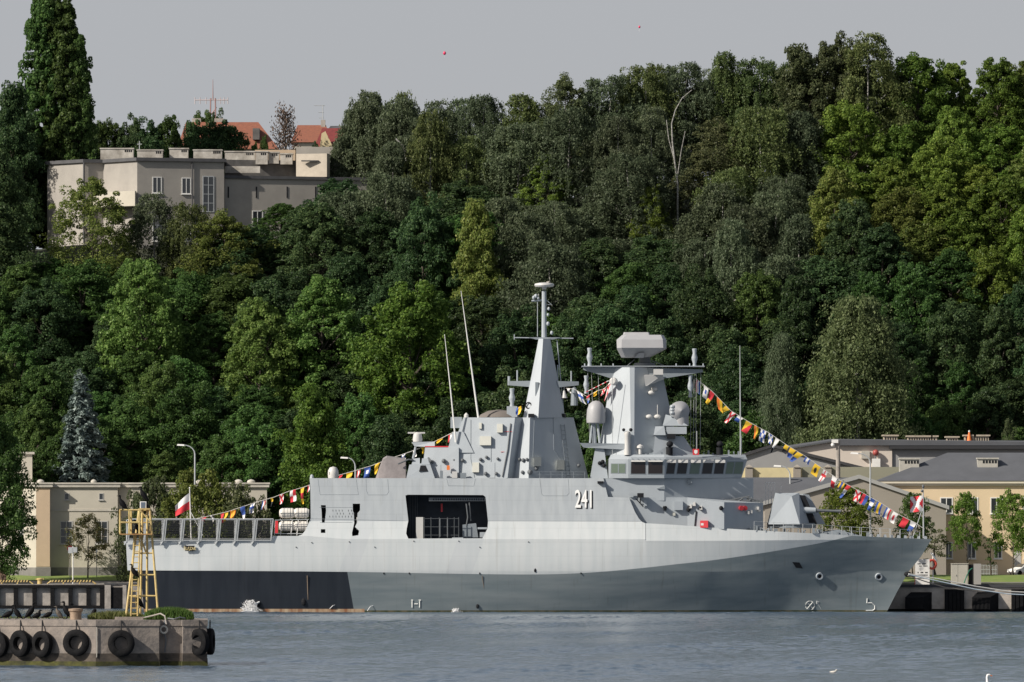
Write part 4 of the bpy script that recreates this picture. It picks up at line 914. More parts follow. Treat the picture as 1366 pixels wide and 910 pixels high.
# white car, seen from its front left, cut by the right edge
def car(px, Y, label, col):
    zb = ground(X(px, Y), Y) + .02; t = thing('parked_car', (X(px, Y), Y, zb), label, 'car'); x0 = X(px, Y)
    prof = [(0, .35), (.02, .62), (.15, .80), (1.0, .98), (1.75, 1.45), (3.0, 1.5), (3.75, 1.2), (4.05, 1.05), (4.1, .5), (4.0, .32), (.1, .25)]
    mb = MB(); secs = []
    for y, s in ((-.86, .0), (-.8, .5), (-.45, 1), (.45, 1), (.8, .5), (.86, .0)):
        secs.append([(x0 + a, Y + y * (1 - .16 * max(0, (h - .95)) / .55), zb + (h if s == 1 else h - (.05 if s == .5 else .12) * (1 if h > .4 else -1))) for a, h in prof])
    mb.grid(secs, closed=False); 
    for sct in (secs[0], secs[-1]): mb.face(sct)
    mb.face([secs[0][0], secs[1][0], secs[2][0], secs[3][0], secs[4][0], secs[5][0], secs[5][-1], secs[4][-1], secs[3][-1], secs[2][-1], secs[1][-1], secs[0][-1]])
    bdy = mb.build('body', col, t, smooth=True, angle=40)
    GL = M['glass']
    mb = MB(); mb.face([(x0 + 1.08, Y - .7, zb + 1.03), (x0 + 1.08, Y + .7, zb + 1.03), (x0 + 1.7, Y + .62, zb + 1.44), (x0 + 1.7, Y - .62, zb + 1.44)]); 
    for v in mb.v: v += Vector((-.02, 0, .02))
    mb.build('windscreen', GL, bdy)
    mb = MB(); mb.face([(x0 + 1.3, Y - .885, zb + .95), (x0 + 3.6, Y - .885, zb + .95), (x0 + 3.1, Y - .80, zb + 1.36), (x0 + 1.85, Y - .80, zb + 1.36)]); mb.build('side_window', GL, bdy)
    for y in (-.62, .62): mb = MB(); mb.box(x0 - .02, x0 + .14, Y + y - .17, Y + y + .17, zb + .6, zb + .74); mb.build('headlight', M['steel'], bdy)
    mb = MB(); mb.box(x0 - .04, x0 + .03, Y - .55, Y + .55, zb + .3, zb + .55); mb.build('grille', M['black'], bdy)
    mb = MB(); mb.box(x0 - .06, x0 - .042, Y - .26, Y + .26, zb + .42, zb + .53); mb.build('number_plate', M['white'], bdy)
    for a in (.75, 3.3):
        for y in (-.78, .78):
            mb = MB(); mb.lathe([(.2, -.1), (.31, -.1), (.31, .1), (.2, .1)], (x0 + a, Y + y, zb + .31), (0, 1, 0), 18); w = mb.build('wheel', M['rubber'], t, smooth=True)
            mb = MB(); mb.lathe([(.2, -.09), (.2, .09)], (x0 + a, Y + y, zb + .31), (0, 1, 0), 14); mb.build('rim', M['steel'], w)
    t.rotation_euler.z = 0.6
    return t
car(1349, 1054, 'white hatchback parked on the lawn edge at the right side of the view', M['white'])
# ------------------------------------------------------------------ the warship (centre line at Y = CL, starboard side towards the camera, bow to the right)
CL = 1007.0
def ship_paint(name, base, var=0.05):
    return material(name, base, 0.5, var=var, vscale=0.5, stretch=(1, 1, 0.35))
SG = ship_paint('ship_grey', (0.365, 0.40, 0.43), .07); SGD = ship_paint('ship_grey_dark', (0.22, 0.25, 0.275)); SW = ship_paint('ship_white', (0.56, 0.55, 0.53), .05)
DECK = material('deck_grey', (0.12, 0.13, 0.14), 0.85, var=0.2, vscale=1)
NAVY = material('bay_interior', (0.035, 0.045, 0.06), 0.7, var=0.3, vscale=1)

# hull paint: three camouflage zones laid out on the hull itself
def hull_paint():
    m = bpy.data.materials.new('hull_paint'); m.use_nodes = True
    n, l = m.node_tree.nodes, m.node_tree.links; b = n['Principled BSDF']; b.inputs['Roughness'].default_value = 0.45
    g = n.new('ShaderNodeNewGeometry'); s = n.new('ShaderNodeSeparateXYZ'); l.new(g.outputs['Position'], s.inputs[0])
    def math_(op, a, c):
        q = n.new('ShaderNodeMath'); q.operation = op
        for i, v in enumerate((a, c)):
            if isinstance(v, (int, float)): q.inputs[i].default_value = v
            else: l.new(v, q.inputs[i])
        return q.outputs[0]
    def mixc(f, a, c):
        q = n.new('ShaderNodeMix'); q.data_type = 'RGBA'; l.new(f, q.inputs[0])
        for i, v in ((6, a), (7, c)):
            if isinstance(v, tuple): q.inputs[i].default_value = (*v, 1)
            else: l.new(v, q.inputs[i])
        return q.outputs[2]
    xs_, zs_ = X(168, 1000), X(1243, 1000)
    mr = n.new('ShaderNodeMapRange'); mr.inputs['From Min'].default_value = xs_; mr.inputs['From Max'].default_value = zs_; l.new(s.outputs['X'], mr.inputs['Value'])
    fc = n.new('ShaderNodeFloatCurve'); cv = fc.mapping.curves[0]
    pts = [(168, 761), (465, 763), (650, 766), (720, 766.3), (760, 765.3), (800, 763), (850, 758.5), (900, 753), (950, 747.5), (1000, 740.5), (1050, 732.5), (1100, 723.5), (1140, 714), (1243, 690)]
    cc = [((p - 168) / 1075, Z(q, 1000.5) / 20) for p, q in pts]
    cv.points[0].location = cc[0]; cv.points[1].location = cc[-1]
    for c in cc[1:-1]: cv.points.new(*c)
    for p in cv.points: p.handle_type = 'AUTO'
    fc.mapping.update(); l.new(mr.outputs[0], fc.inputs['Value'])
    zb = math_('MULTIPLY', fc.outputs[0], 20.0)
    above = math_('GREATER_THAN', s.outputs['Z'], zb)
    upper = math_('GREATER_THAN', s.outputs['Z'], Z(695.3, 1001))
    # weathering
    mp = n.new('ShaderNodeMapping'); mp.inputs['Scale'].default_value = (1.4, 1, 0.16); l.new(g.outputs['Position'], mp.inputs['Vector'])
    t = n.new('ShaderNodeTexNoise'); t.inputs['Scale'].default_value = 0.9; t.inputs['Detail'].default_value = 6; l.new(mp.outputs[0], t.inputs['Vector'])
    mp2 = n.new('ShaderNodeMapping'); mp2.inputs['Scale'].default_value = (0.12, 1, 0.9); l.new(g.outputs['Position'], mp2.inputs['Vector'])
    t2 = n.new('ShaderNodeTexNoise'); t2.inputs['Scale'].default_value = 1.0; t2.inputs['Detail'].default_value = 5; l.new(mp2.outputs[0], t2.inputs['Vector'])
    def rmp(src, c0, c1, a=.35, d=.65):
        r = n.new('ShaderNodeValToRGB'); r.color_ramp.elements[0].position = a; r.color_ramp.elements[1].position = d
        r.color_ramp.elements[0].color = (*c0, 1); r.color_ramp.elements[1].color = (*c1, 1); l.new(src, r.inputs[0]); return r.outputs[0]
    light = rmp(t.outputs['Fac'], (0.55, 0.585, 0.595), (0.605, 0.63, 0.635))
    mid = rmp(t.outputs['Fac'], (0.355, 0.385, 0.41), (0.41, 0.44, 0.46))
    # slightly greyer slanting camouflage patches amidships
    sl = math_('ADD', s.outputs['X'], math_('MULTIPLY', s.outputs['Z'], -0.35))
    def band(p0, p1): return math_('MULTIPLY', math_('GREATER_THAN', sl, X(p0, 1000) - 2.6), math_('LESS_THAN', sl, X(p1, 1000) - 2.6))
    patch = math_('MULTIPLY', math_('ADD', band(462, 486), band(605, 640)), 0.35)
    light = mixc(patch, light, (0.48, 0.51, 0.54))
    grey = rmp(t2.outputs['Fac'], (0.155, 0.19, 0.206), (0.215, 0.246, 0.257))
    black = rmp(t.outputs['Fac'], (0.014, 0.018, 0.026), (0.022, 0.027, 0.036), .3, .7)
    slant = math_('ADD', s.outputs['X'], math_('MULTIPLY', s.outputs['Z'], 0.17))
    isblack = math_('LESS_THAN', slant, X(472.5, 1000.8))
    low = mixc(isblack, grey, black)
    rust = rmp(t.outputs['Fac'], (0.30, 0.14, 0.07), (0.55, 0.42, 0.28), .4, .6)
    scum = rmp(t.outputs['Fac'], (0.05, 0.06, 0.025), (0.13, 0.11, 0.06), .4, .6)
    aft = math_('LESS_THAN', s.outputs['X'], X(486, 1000))
    wl_ = mixc(aft, scum, rust)
    lim = math_('ADD', math_('MULTIPLY', aft, 0.18), 0.22)
    low = mixc(math_('LESS_THAN', s.outputs['Z'], lim), low, wl_)
    c = mixc(above, low, light); c = mixc(upper, c, mid)
    # the raised bow is all in the light shade below the gun deck
    fwd = math_('MULTIPLY', math_('GREATER_THAN', s.outputs['X'], X(861.2, 1000)), above)
    c = mixc(fwd, c, light)
    # plate seams: thin, faint, slightly dirty
    cx = n.new('ShaderNodeCombineXYZ'); l.new(s.outputs['X'], cx.inputs[0]); l.new(s.outputs['Z'], cx.inputs[1])
    bk = n.new('ShaderNodeTexBrick'); bk.inputs['Scale'].default_value = 1.0; bk.inputs['Brick Width'].default_value = 5.6; bk.inputs['Row Height'].default_value = 1.7; bk.inputs['Mortar Size'].default_value = 0.035; bk.inputs['Mortar Smooth'].default_value = 0.6
    l.new(cx.outputs[0], bk.inputs['Vector'])
    dk = n.new('ShaderNodeMix'); dk.data_type = 'RGBA'; dk.blend_type = 'MULTIPLY'; dk.inputs[7].default_value = (.80, .80, .79, 1)
    mm = math_('MULTIPLY', bk.outputs['Fac'], 0.55); l.new(mm, dk.inputs[0]); l.new(c, dk.inputs[6])
    t5 = n.new('ShaderNodeTexNoise'); t5.inputs['Scale'].default_value = 1.0; t5.inputs['Detail'].default_value = 4
    mp5 = n.new('ShaderNodeMapping'); mp5.inputs['Scale'].default_value = (2.6, 1, 0.09); l.new(g.outputs['Position'], mp5.inputs['Vector']); l.new(mp5.outputs[0], t5.inputs['Vector'])
    rr5 = n.new('ShaderNodeMapRange'); rr5.inputs['From Min'].default_value = .60; rr5.inputs['From Max'].default_value = .78; rr5.inputs['To Max'].default_value = .4; l.new(t5.outputs['Fac'], rr5.inputs['Value'])
    dr = n.new('ShaderNodeMix'); dr.data_type = 'RGBA'; dr.blend_type = 'MULTIPLY'; dr.inputs[7].default_value = (.62, .58, .52, 1); l.new(rr5.outputs[0], dr.inputs[0]); l.new(dk.outputs[2], dr.inputs[6])
    bpn = n.new('ShaderNodeBump'); bpn.inputs['Strength'].default_value = .25; bpn.inputs['Distance'].default_value = .06; l.new(t2.outputs['Fac'], bpn.inputs['Height']); l.new(bpn.outputs[0], b.inputs['Normal'])
    l.new(dr.outputs[2], b.inputs['Base Color'])
    return m
HP = hull_paint()

ship = thing('warship', (X(700, CL), CL, 0), 'grey camouflaged naval patrol ship numbered 241 moored along the quay', 'warship')

# --- hull surface
st = [168, 190, 215, 250, 300, 362, 364, 395, 410, 460, 540, 600, 650, 700, 750, 800, 830, 861.0, 861.4, 880, 900, 925, 950, 975, 1000, 1025, 1050, 1075, 1100, 1120, 1140, 1160, 1180, 1195, 1210, 1222, 1233, 1243]
def smooth_curve(pts, k=9):
    xs_ = np.arange(100, 1300, 2.0); ys_ = np.interp(xs_, [p for p, q in pts], [q for p, q in pts])
    pad = np.pad(ys_, k, mode='edge'); ys2 = np.convolve(pad, np.ones(2 * k + 1) / (2 * k + 1), 'valid')
    return lambda p: float(np.interp(p, xs_, ys2))
hb4 = smooth_curve([(168, 6.5), (300, 6.8), (868, 6.8), (905, 6.52), (950, 6.05), (1000, 5.4), (1060, 4.35), (1120, 3.1), (1180, 1.75), (1220, .75), (1243, .1), (1300, .02)])
hb2 = smooth_curve([(168, 6.4), (300, 6.78), (700, 6.76), (800, 6.66), (880, 6.2), (950, 5.45), (1010, 4.35), (1070, 2.95), (1130, 1.6), (1180, .74), (1220, .28), (1243, .05), (1300, .02)])
hb1 = smooth_curve([(168, 5.6), (300, 5.9), (600, 5.9), (700, 5.6), (800, 4.8), (880, 3.75), (950, 2.75), (1010, 1.95), (1070, 1.25), (1130, .7), (1180, .32), (1220, .12), (1243, .03), (1300, .02)])
def remap(p, s_, b_):
    if p < 300: return s_ + (p - 168) * (300 - s_) / 132.0
    if p > 1000: return 1000 + (p - 1000) * (b_ - 1000) / 243.0
    return p
def py_top(p):
    if p <= 362: return 720.0
    if p <= 410: return 715.0
    if p <= 861.2: return 719.2
    return float(np.interp(p, [861, 900, 950, 1000, 1060, 1100, 1140, 1200, 1243], [698.0, 700.2, 703.8, 707, 710.3, 712.2, 714.8, 717.6, 719.2]))
def py_k2(p):
    return max(py_top(p) + .4, float(np.interp(p, [168, 960, 1100, 1243], [720.4, 721.5, 720.0, 722.0])))
def level(k, p):
    """(px, Y half breadth, z) of hull level k at station p"""
    if k == 0: q = remap(p, 205, 1174); return q, hb1(p) * .8, -2.5
    if k == 1: q = remap(p, 192, 1183); return q, hb1(p), 0.0
    if k == 2: q = remap(p, 190, 1196); return q, hb1(p) + (hb2(p) - hb1(p)) * .5, 2.35
    if k == 3: q = remap(p, 187, 1212); return q, hb2(p), Z(762.6, 1000.6)
    if k == 4: q = remap(p, 170, 1213); return q, hb2(p) + .02, Z(761.6, 1000.6)
    if k == 5: q = remap(p, 169, 1229); return q, hb2(p) + (hb4(p) - hb2(p)) * .55, Z(742, 1000.3)
    if k == 6: q = remap(p, 168, 1241); return q, hb4(p), Z(py_k2(p), 1000.2)
    if k == 7:
        q = remap(p, 168, 1243); lean = 0.0 if p < 861.2 else .45 * (py_k2(p) - py_top(p)) / 22
        return q, hb4(p) - lean * (1 if p < 1050 else 0), Z(py_top(p), 1000.2)
def hp(k, p, side=-1):
    q, h, z = level(k, p); Y = CL - h
    return Vector((X(q, Y), CL + side * h, z))
mb = MB()
for side in (-1, 1): mb.grid([[hp(k, p, side) for p in st] for k in range(8)])
for k in range(7): mb.face([hp(k, 168, -1), hp(k, 168, 1), hp(k + 1, 168, 1), hp(k + 1, 168, -1)])
hull = mb.build('hull', HP, ship, smooth=True, angle=14, merge=True)
mb = MB(); mb.grid([[hp(7, p, -1) + Vector((0, .02, -.03)) for p in st], [hp(7, p, 1) + Vector((0, -.02, -.03)) for p in st]]); mb.build('main_deck', DECK, ship)
_tab = {}
def hullY(px, py):
    """depth of the near hull side where the photo shows (px, py)"""
    best = None
    for k in range(1, 7):
        for p in np.arange(800, 1243, 6):
            a = hp(k, p); c = hp(k + 1, p)
            for t in (0, .25, .5, .75):
                v = a.lerp(c, t); d = (PXL(v.x, v.y) - px) ** 2 + (PYL(v.z, v.y) - py) ** 2
                if best is None or d < best[0]: best = (d, v.y)
    return best[1]

# --- panels and facetted blocks
def panel(mb, outer, holes, Yf, thick=.14):
    loops = [outer] + holes; flat = [p for lp in loops for p in lp]
    tri = tessellate_polygon([[Vector((a, -c, 0)) for a, c in lp] for lp in loops])
    fr = [P(a, c, Yf(c)) for a, c in flat]; bk = [v + Vector((0, thick, 0)) for v in fr]
    i = len(mb.v); n_ = len(fr); mb.v += fr + bk
    for t in tri: mb.f.append(tuple(i + k for k in t)); mb.m.append(mb.cur); mb.f.append(tuple(i + n_ + k for k in reversed(t))); mb.m.append(mb.cur)
    o = 0
    for lp in loops:
        for k in range(len(lp)):
            a, c = o + k, o + (k + 1) % len(lp); mb.f.append((i + a, i + c, i + n_ + c, i + n_ + a)); mb.m.append(mb.cur)
        o += len(lp)
class Facets:
    """a block symmetric about the centre line; bot/top: near side points (px, Y[, py]) from aft to fore"""
    def __init__(self, bot, top, pyb, pyt):
        self.b = [(p[0], p[1], p[2] if len(p) > 2 else pyb) for p in bot]; self.t = [(p[0], p[1], p[2] if len(p) > 2 else pyt) for p in top]
    def add(self, mb):
        B = [P(p, y, Y) for p, Y, y in self.b]; T = [P(p, y, Y) for p, Y, y in self.t]
        mir = lambda L: [Vector((v.x, 2 * CL - v.y, v.z)) for v in reversed(L)]
        mb.hexa(B + mir(B), T + mir(T)); return self
    def Y(self, px, py):
        best = 1e9; r = None
        for i in range(len(self.b) - 1):
            b0, b1, t0, t1 = self.b[i], self.b[i + 1], self.t[i], self.t[i + 1]
            f = (py - b0[2]) / ((t0[2] - b0[2]) or 1)
            l0, l1 = lerp(b0[0], t0[0], f), lerp(b1[0], t1[0], f); y0, y1 = lerp(b0[1], t0[1], f), lerp(b1[1], t1[1], f)
            d = 0 if l0 <= px <= l1 else min(abs(px - l0), abs(px - l1))
            if d < best: best = d; r = lerp(y0, y1, (px - l0) / ((l1 - l0) or 1))
        return r
    def patch(self, mb, poly, off=.02, thick=None):
        """a plate following the facet: proud by off"""
        if thick is None: mb.face([P(a, c, self.Y(a, c) - off) for a, c in poly])
        else: mb.hexa([P(a, c, self.Y(a, c) - .003) for a, c in poly], [P(a, c, self.Y(a, c) - thick) for a, c in poly])
def rect(a, b_, c, d): return [(a, d), (b_, d), (b_, c), (a, c)]      # px0, px1, top, bottom

# --- amidships deckhouse with the open boat bay
Yp = lambda py: 1000.19 + (720 - py) / 82.0 * 1.75
outer = [(413, 638), (805, 638), (811, 663), (839, 664), (847, 683), (852, 691.5), (856, 696), (861, 698.3), (861, 719.9), (396, 719.9), (396, 715.5), (403, 713), (407, 708), (411, 700), (414.5, 692), (414, 650)]
bay = [(541, 661), (544, 660), (644.5, 660.5), (647.6, 663), (651, 695.5), (650.3, 705), (643.5, 718.3), (544.7, 718.6), (541.8, 712), (542.6, 705), (544.7, 694.5), (541.1, 663)]
slot1 = [(428, 674), (434.5, 674), (435, 682), (433, 697.5), (429.5, 697.5), (429, 682)]; slot1b = [(428, 706), (434, 706), (434, 711), (428, 711)]
slot2 = [(470.5, 672), (480.3, 672), (480.3, 681), (477, 684.5), (476.5, 697), (473.5, 703), (479, 708), (478, 714), (470, 715.3), (469.5, 711), (472.5, 698), (472, 684), (470.7, 682)]
mb = MB(); panel(mb, outer, [bay, slot1, slot1b, slot2], Yp)
dh = mb.build('deckhouse', HP, ship)
mb = MB(); zr = Z(638, Yp(638)) - .02; a, c = X(413.4, 1002), X(806, 1002); Yn = Yp(638) + .02
mb.box(a, c, Yn, 2 * CL - Yn, zr - .15, zr); mb.build('deckhouse_roof', DECK, dh)
mb = MB(); mb.face([(a, Yn + .1, zr - .16), (a, 2 * CL - Yn - .1, zr - .16), (X(412, 1001), 2 * CL - 1000.3, Z(715, 1001)), (X(412, 1001), 1000.4, Z(715, 1001))]); mb.face([(c, Yn + .15, zr - .16), (c, 2 * CL - Yn - .15, zr - .16), (c, 2 * CL - 1000.4, Z(719, 1001)), (c, 1000.4, Z(719, 1001))])
mb.face([(a, 2 * CL - Yn, zr - .16), (c, 2 * CL - Yn, zr - .16), (c, 2 * CL - 1000.3, Z(719, 1001)), (a, 2 * CL - 1000.3, Z(719, 1001))]); mb.build('deckhouse_end', SG, dh)
mb = MB()
for poly in (rect(417, 475, 0, 0),): pass
# seams, folding panels and perforations
def seam(pts, w=.35):
    for (a, c), (d, e) in zip(pts, pts[1:]):
        mb.tube([P(a, c, Yp(c) - .004), P(d, e, Yp(e) - .004)], .022, 4)
seam([(424, 639), (427, 660), (478, 660)]); seam([(475, 639), (478, 660)]); seam([(426, 677), (471, 677)]); seam([(427, 697), (470, 697)])
seam([(488, 639), (488.5, 654), (491, 660.3), (516, 660.3), (518.5, 656), (517, 639)]); seam([(596, 639), (598, 648), (632, 648.5), (634, 639)]); seam([(720, 639), (722.5, 659), (725, 661.5), (756, 661.5), (759, 658), (758, 639)])
seam([(413.5, 692), (541, 695)]); seam([(651, 695), (855, 695.5)])
mb.build('panel_seam', SGD, dh)
mb = MB(); rr = random.Random(2)
for i in range(8):
    for j in range(3):
        a = 439.5 + i * 4.15 + (j % 2) * 1.6; c = 680 + j * 4.0
        if rr.random() < .82: mb.hexa([P(a, c, Yp(c) - .003), P(a + .55, c, Yp(c) - .003), P(a + .75, c + 2.4, Yp(c + 2.4) - .003), P(a + .2, c + 2.4, Yp(c + 2.4) - .003)], [P(a, c, Yp(c) - .02), P(a + .55, c, Yp(c) - .02), P(a + .75, c + 2.4, Yp(c + 2.4) - .02), P(a + .2, c + 2.4, Yp(c + 2.4) - .02)])
mb.build('vent_perforation', M['black'], dh)
mb = MB()
for a, c in ((466, 723), (552, 722), (612, 722), (705, 723), (416, 724), (395, 730), (500, 730), (640, 730)): mb = MB(); mb.ball(P(a, c, 1000.15), .07, n=6, k=4); mb.build('hull_fitting', M['black'], hull)
# pale davit pieces inside the slots
mb = MB(); mb.box(X(429.5, 1001), X(433.5, 1001), 1000.9, 1001.2, Z(705, 1001), Z(699, 1001)); mb.box(X(475.5, 1001), X(479, 1001), 1001, 1001.3, Z(707, 1001), Z(690, 1001)); mb.build('davit_bracket', SW, dh)
# bay interior
mb = MB(); x0, x1 = X(537, 1003), X(655, 1003); zf, zc = Z(719.2, 1001), Z(656, 1001)
mb.face([(x0, 1005.8, zf), (x1, 1005.8, zf), (x1, 1005.8, zc), (x0, 1005.8, zc)]); mb.face([(x0, 1000.5, zf), (x1, 1000.5, zf), (x1, 1005.8, zf), (x0, 1005.8, zf)]); mb.face([(x0, 1001.8, zc), (x1, 1001.8, zc), (x1, 1005.8, zc), (x0, 1005.8, zc)])
mb.face([(x0, 1000.8, zf), (x0, 1005.8, zf), (x0, 1005.8, zc), (x0, 1001.7, zc)]); mb.face([(x1, 1000.8, zf), (x1, 1005.8, zf), (x1, 1005.8, zc), (x1, 1001.7, zc)])
bayo = mb.build('boat_bay', NAVY, ship)
mb = MB()
for k in range(6): u = X(545 + k * 2.2, 1003); mb.box(u, u + .06, 1005.2, 1005.3, zf, zc)
mb.box(X(572, 1002), X(648, 1002), 1002, 1002.5, Z(668.5, 1002), Z(664, 1002)); mb.build('boat_crane_beam', material('beam_grey', (.14, .155, .17), .6), bayo)
mb = MB()
for k in range(24):
    a = 578 + k * 3; mb.box(X(a, 1002), X(a + 1.4, 1002), 1001.97, 1001.998, Z(667.5, 1002), Z(665, 1002))
mb.build('beam_hole', M['black'], bayo)
mb = MB(); mb.box(X(555, 1001.5), X(564.5, 1001.5), 1001.2, 1002, zf + .02, Z(690, 1001.5)); mb.build('locker', SW, bayo)
mb = MB()
for z in (Z(692, 1001), Z(703, 1001), Z(714, 1001)): mb.tube([(X(565, 1001), 1001.1, z), (X(612, 1001), 1001.1, z)], .045, 6)
for a in (566, 575, 586, 597, 606, 612): mb.tube([(X(a, 1001), 1001.1, zf), (X(a, 1001), 1001.1, Z(690, 1001))], .05, 6)
mb.build('bay_railing', material('rail_grey', (.06, .068, .075), .6), bayo)
rods([[(X(a, 1000.8), 1000.9, Z(716, 1001)), (X(a, 1000.8), 1000.9, Z(692, 1001))] for a in (587, 597)], .07, 'boat_fall', M['dsteel'], bayo, 6)
rods([[P(622, 672, 1002), P(624, 690, 1002), P(622, 702, 1002)], [P(626, 670, 1002.2), P(628, 695, 1002.2)]], .08, 'boat_fall', M['dsteel'], bayo, 6)
mb = MB(); mb.hexa([P(617, 717, 1002), P(638, 717, 1002), P(636, 717, 1004), P(617, 717, 1004)], [P(617, 700, 1002), P(635, 698, 1002), P(635, 698, 1004), P(617, 700, 1004)]); mb.build('winch_housing', SGD, bayo)
mb = MB(); mb.box(X(588, 1004), X(590.5, 1004), 1004, 1004.3, Z(683, 1004), Z(672, 1004)); mb.build('fire_bottle', M['red'], bayo)
mb = MB(); mb.box(X(637, 1001), X(650, 1001), 1001, 1001.4, Z(706, 1001), Z(703.5, 1001)); mb.box(X(640, 1001), X(648, 1001), 1001, 1001.2, Z(717, 1001), Z(710, 1001)); mb.box(X(603, 1001), X(618, 1001), 1000.8, 1001.1, zf + .02, zf + .2); mb.build('boat_chock', SG, bayo)
# hull number
lean = math.atan2(1.75, 82 / 11.0)
from mathutils import Euler
rot = Euler((math.pi / 2 - lean, 0, 0))
pc = P(779.5, 677, Yp(677) - .02)
text_mesh('241', 3.12, M['black'], pc + Vector((.16, 0, 0)) + rot.to_matrix() @ Vector((0, -.13, .012)), rot, 'number_shadow', ship, .50, .05, .004)
text_mesh('241', 3.12, material('number_white', (.82, .82, .8), .5), pc + rot.to_matrix() @ Vector((0, 0, .03)), rot, 'hull_number', ship, .50, .04, .008)

# --- flight deck netting, liferafts, stern
NETC = material('net_cord', (.03, .032, .036), .9)
for i in range(8):
    a = 169 + i * 24.2; c = a + 23.2; Yn = 1000.05
    tl = lambda p, q: P(p + (722 - q) * .1, q, Yn - (722 - q) * .012)
    mb = MB()
    for (p0, q0), (p1, q1) in [((a, 722), (a, 692.5)), ((c, 722), (c, 692.5)), ((a, 692.5), (c, 692.5)), ((a, 721), (c, 721)), ((a + 2.2, 722), (a + 2.2, 693))]: mb.tube([tl(p0, q0), tl(p1, q1)], .075, 6)
    mb.tube([tl(a, 722), P(a - 3, 727, Yn + .05)], .09, 6); mb.box(X(a - 4, Yn), X(a + 1, Yn), Yn, Yn + .14, Z(724.5, Yn), Z(722, Yn))
    fr = mb.build('net_frame', M['steel'], ship)
    mb = MB()
    for k in range(1, 17): mb.tube([tl(lerp(a, c, k / 17), 721), tl(lerp(a, c, k / 17), 693)], .022, 3, cap=False)
    for k in range(1, 13): mb.tube([tl(a, lerp(721, 693, k / 13)), tl(c, lerp(721, 693, k / 13))], .022, 3, cap=False)
    mb.build('safety_net', NETC, fr)
for i in range(8):
    a = 169 + i * 24.2; c = a + 23.2; Yn = 2 * CL - 1000.05; mb = MB()
    for (p0, q0), (p1, q1) in [((a, 720), (a, 693.5)), ((c, 720), (c, 693.5)), ((a, 693.5), (c, 693.5)), ((a, 719), (c, 719))]: mb.tube([P(p0, q0, Yn), P(p1, q1, Yn)], .075, 6)
    fr = mb.build('net_frame', M['steel'], ship); mb = MB()
    for k in range(1, 15): mb.tube([P(lerp(a, c, k / 15), 719, Yn), P(lerp(a, c, k / 15), 694, Yn)], .03, 3, cap=False)
    for k in range(1, 11): mb.tube([P(a, lerp(719, 694, k / 11), Yn), P(c, lerp(719, 694, k / 11), Yn)], .03, 3, cap=False)
    mb.build('safety_net', NETC, fr)
for (px, py) in [(372.5, 684.7), (391.5, 684.7), (372, 702), (390.5, 702)]:
    for dY in (0.0,):
        Yc = 1001.6 + dY; c0 = P(px, py, Yc); L = 21.5 / 11
        mb = MB(); r_ = .62
        mb.lathe([(.2, 0), (.45, .06), (r_ * .92, .28), (r_, .34), (r_, L * .5 - .03), (r_ + .035, L * .5 - .025), (r_ + .035, L * .5 + .025), (r_, L * .5 + .03), (r_, L - .34), (r_ * .92, L - .28), (.45, L - .06), (.2, L)], c0, (1, 0, 0), 18)
        lr_ = mb.build('liferaft_canister', material('canister_white', (.72, .68, .62), .45, var=.06), ship, smooth=True)
        mb = MB(); mb.torus(c0 + Vector((L * .3, 0, 0)), r_ + .01, .025, (1, 0, 0), 20, 5); mb.torus(c0 + Vector((L * .7, 0, 0)), r_ + .01, .025, (1, 0, 0), 20, 5); mb.box(c0.x + .1, c0.x + L - .1, Yc - r_ - .03, Yc - r_ + .02, c0.z - .03, c0.z + .03); mb.build('strap', M['dsteel'], lr_)
mb = MB()
for a in (374, 388, 396, 408):
    mb.tube([P(a, 714.5, 1001), P(a + 2, 693.5, 1001.1)], .05, 5); mb.tube([P(a, 714.5, 1002.2), P(a + 2, 693.5, 1002.2)], .05, 5); mb.tube([P(a, 692.6, 1001), P(a, 692.6, 1002.3)], .05, 5); mb.tube([P(a, 710.5, 1001), P(a + 1, 710.5, 1002.3)], .06, 5)
mb.build('liferaft_rack', M['white'], ship)
mb = MB(); mb.tube([P(366, 714, 1000.6), P(367, 694, 1000.6), P(412, 693, 1000.6)], .05, 5); mb.tube([P(366, 712, 1000.7), P(412, 712, 1000.7)], .06, 5); mb.build('deck_rail', M['steel'], ship)
mb = MB(); mb.box(X(367, 1003), X(371, 1003), 1002, 1003, Z(712, 1003), Z(695, 1003)); mb.build('hose_box', M['red'], ship)
mb = MB(); mb.box(X(247, 1000), X(259.5, 1000), 1000.02, 1000.12, Z(735, 1000), Z(728, 1000)); npl = mb.build('name_plate', M['black'], ship)
text_mesh('\u015aL\u0104ZAK', .52, material('brass', (.6, .5, .25), .4), P(253.2, 733.7, 999.99), Euler((math.pi / 2, 0, 0)), 'plate_lettering', npl, .78, .01, .01)

# --- bridge block and forward lower tier
low = Facets([(839, 1001.5, 699), (917, 1002.0, 703), (966, 1001.3, 706), (1018, 1004.4, 709)], [(839, 1001.7, 663.5), (917, 1002.2, 663.5), (966, 1001.5, 670), (1018, 1004.6, 671)], 700, 664)
mb = MB(); low.add(mb); lt = mb.build('forward_deckhouse', SG, ship)
mid_ = Facets([(800, 1002.0), (886, 1001.9), (1005, 1006.6)], [(805, 1002.1), (886, 1002.0), (1005, 1006.7)], 668, 638.2)
mb = MB(); mid_.add(mb); md = mb.build('bridge_base', SG, ship)
br = Facets([(812, 1002.2), (838, 1001.4), (886, 1001.3), (989, 1006.3)], [(812, 1002.0), (838, 1001.1), (886, 1000.9), (997, 1006.29)], 638, 613)
bt = Facets([(812, 1002.0), (838, 1001.1), (886, 1000.9), (997, 1006.29)], [(815, 1002.6), (840, 1001.9), (886, 1001.7), (994, 1006.6)], 612.9, 606.5)
mb = MB(); br.add(mb); bt.add(mb); bg_ = mb.build('bridge', SG, ship)
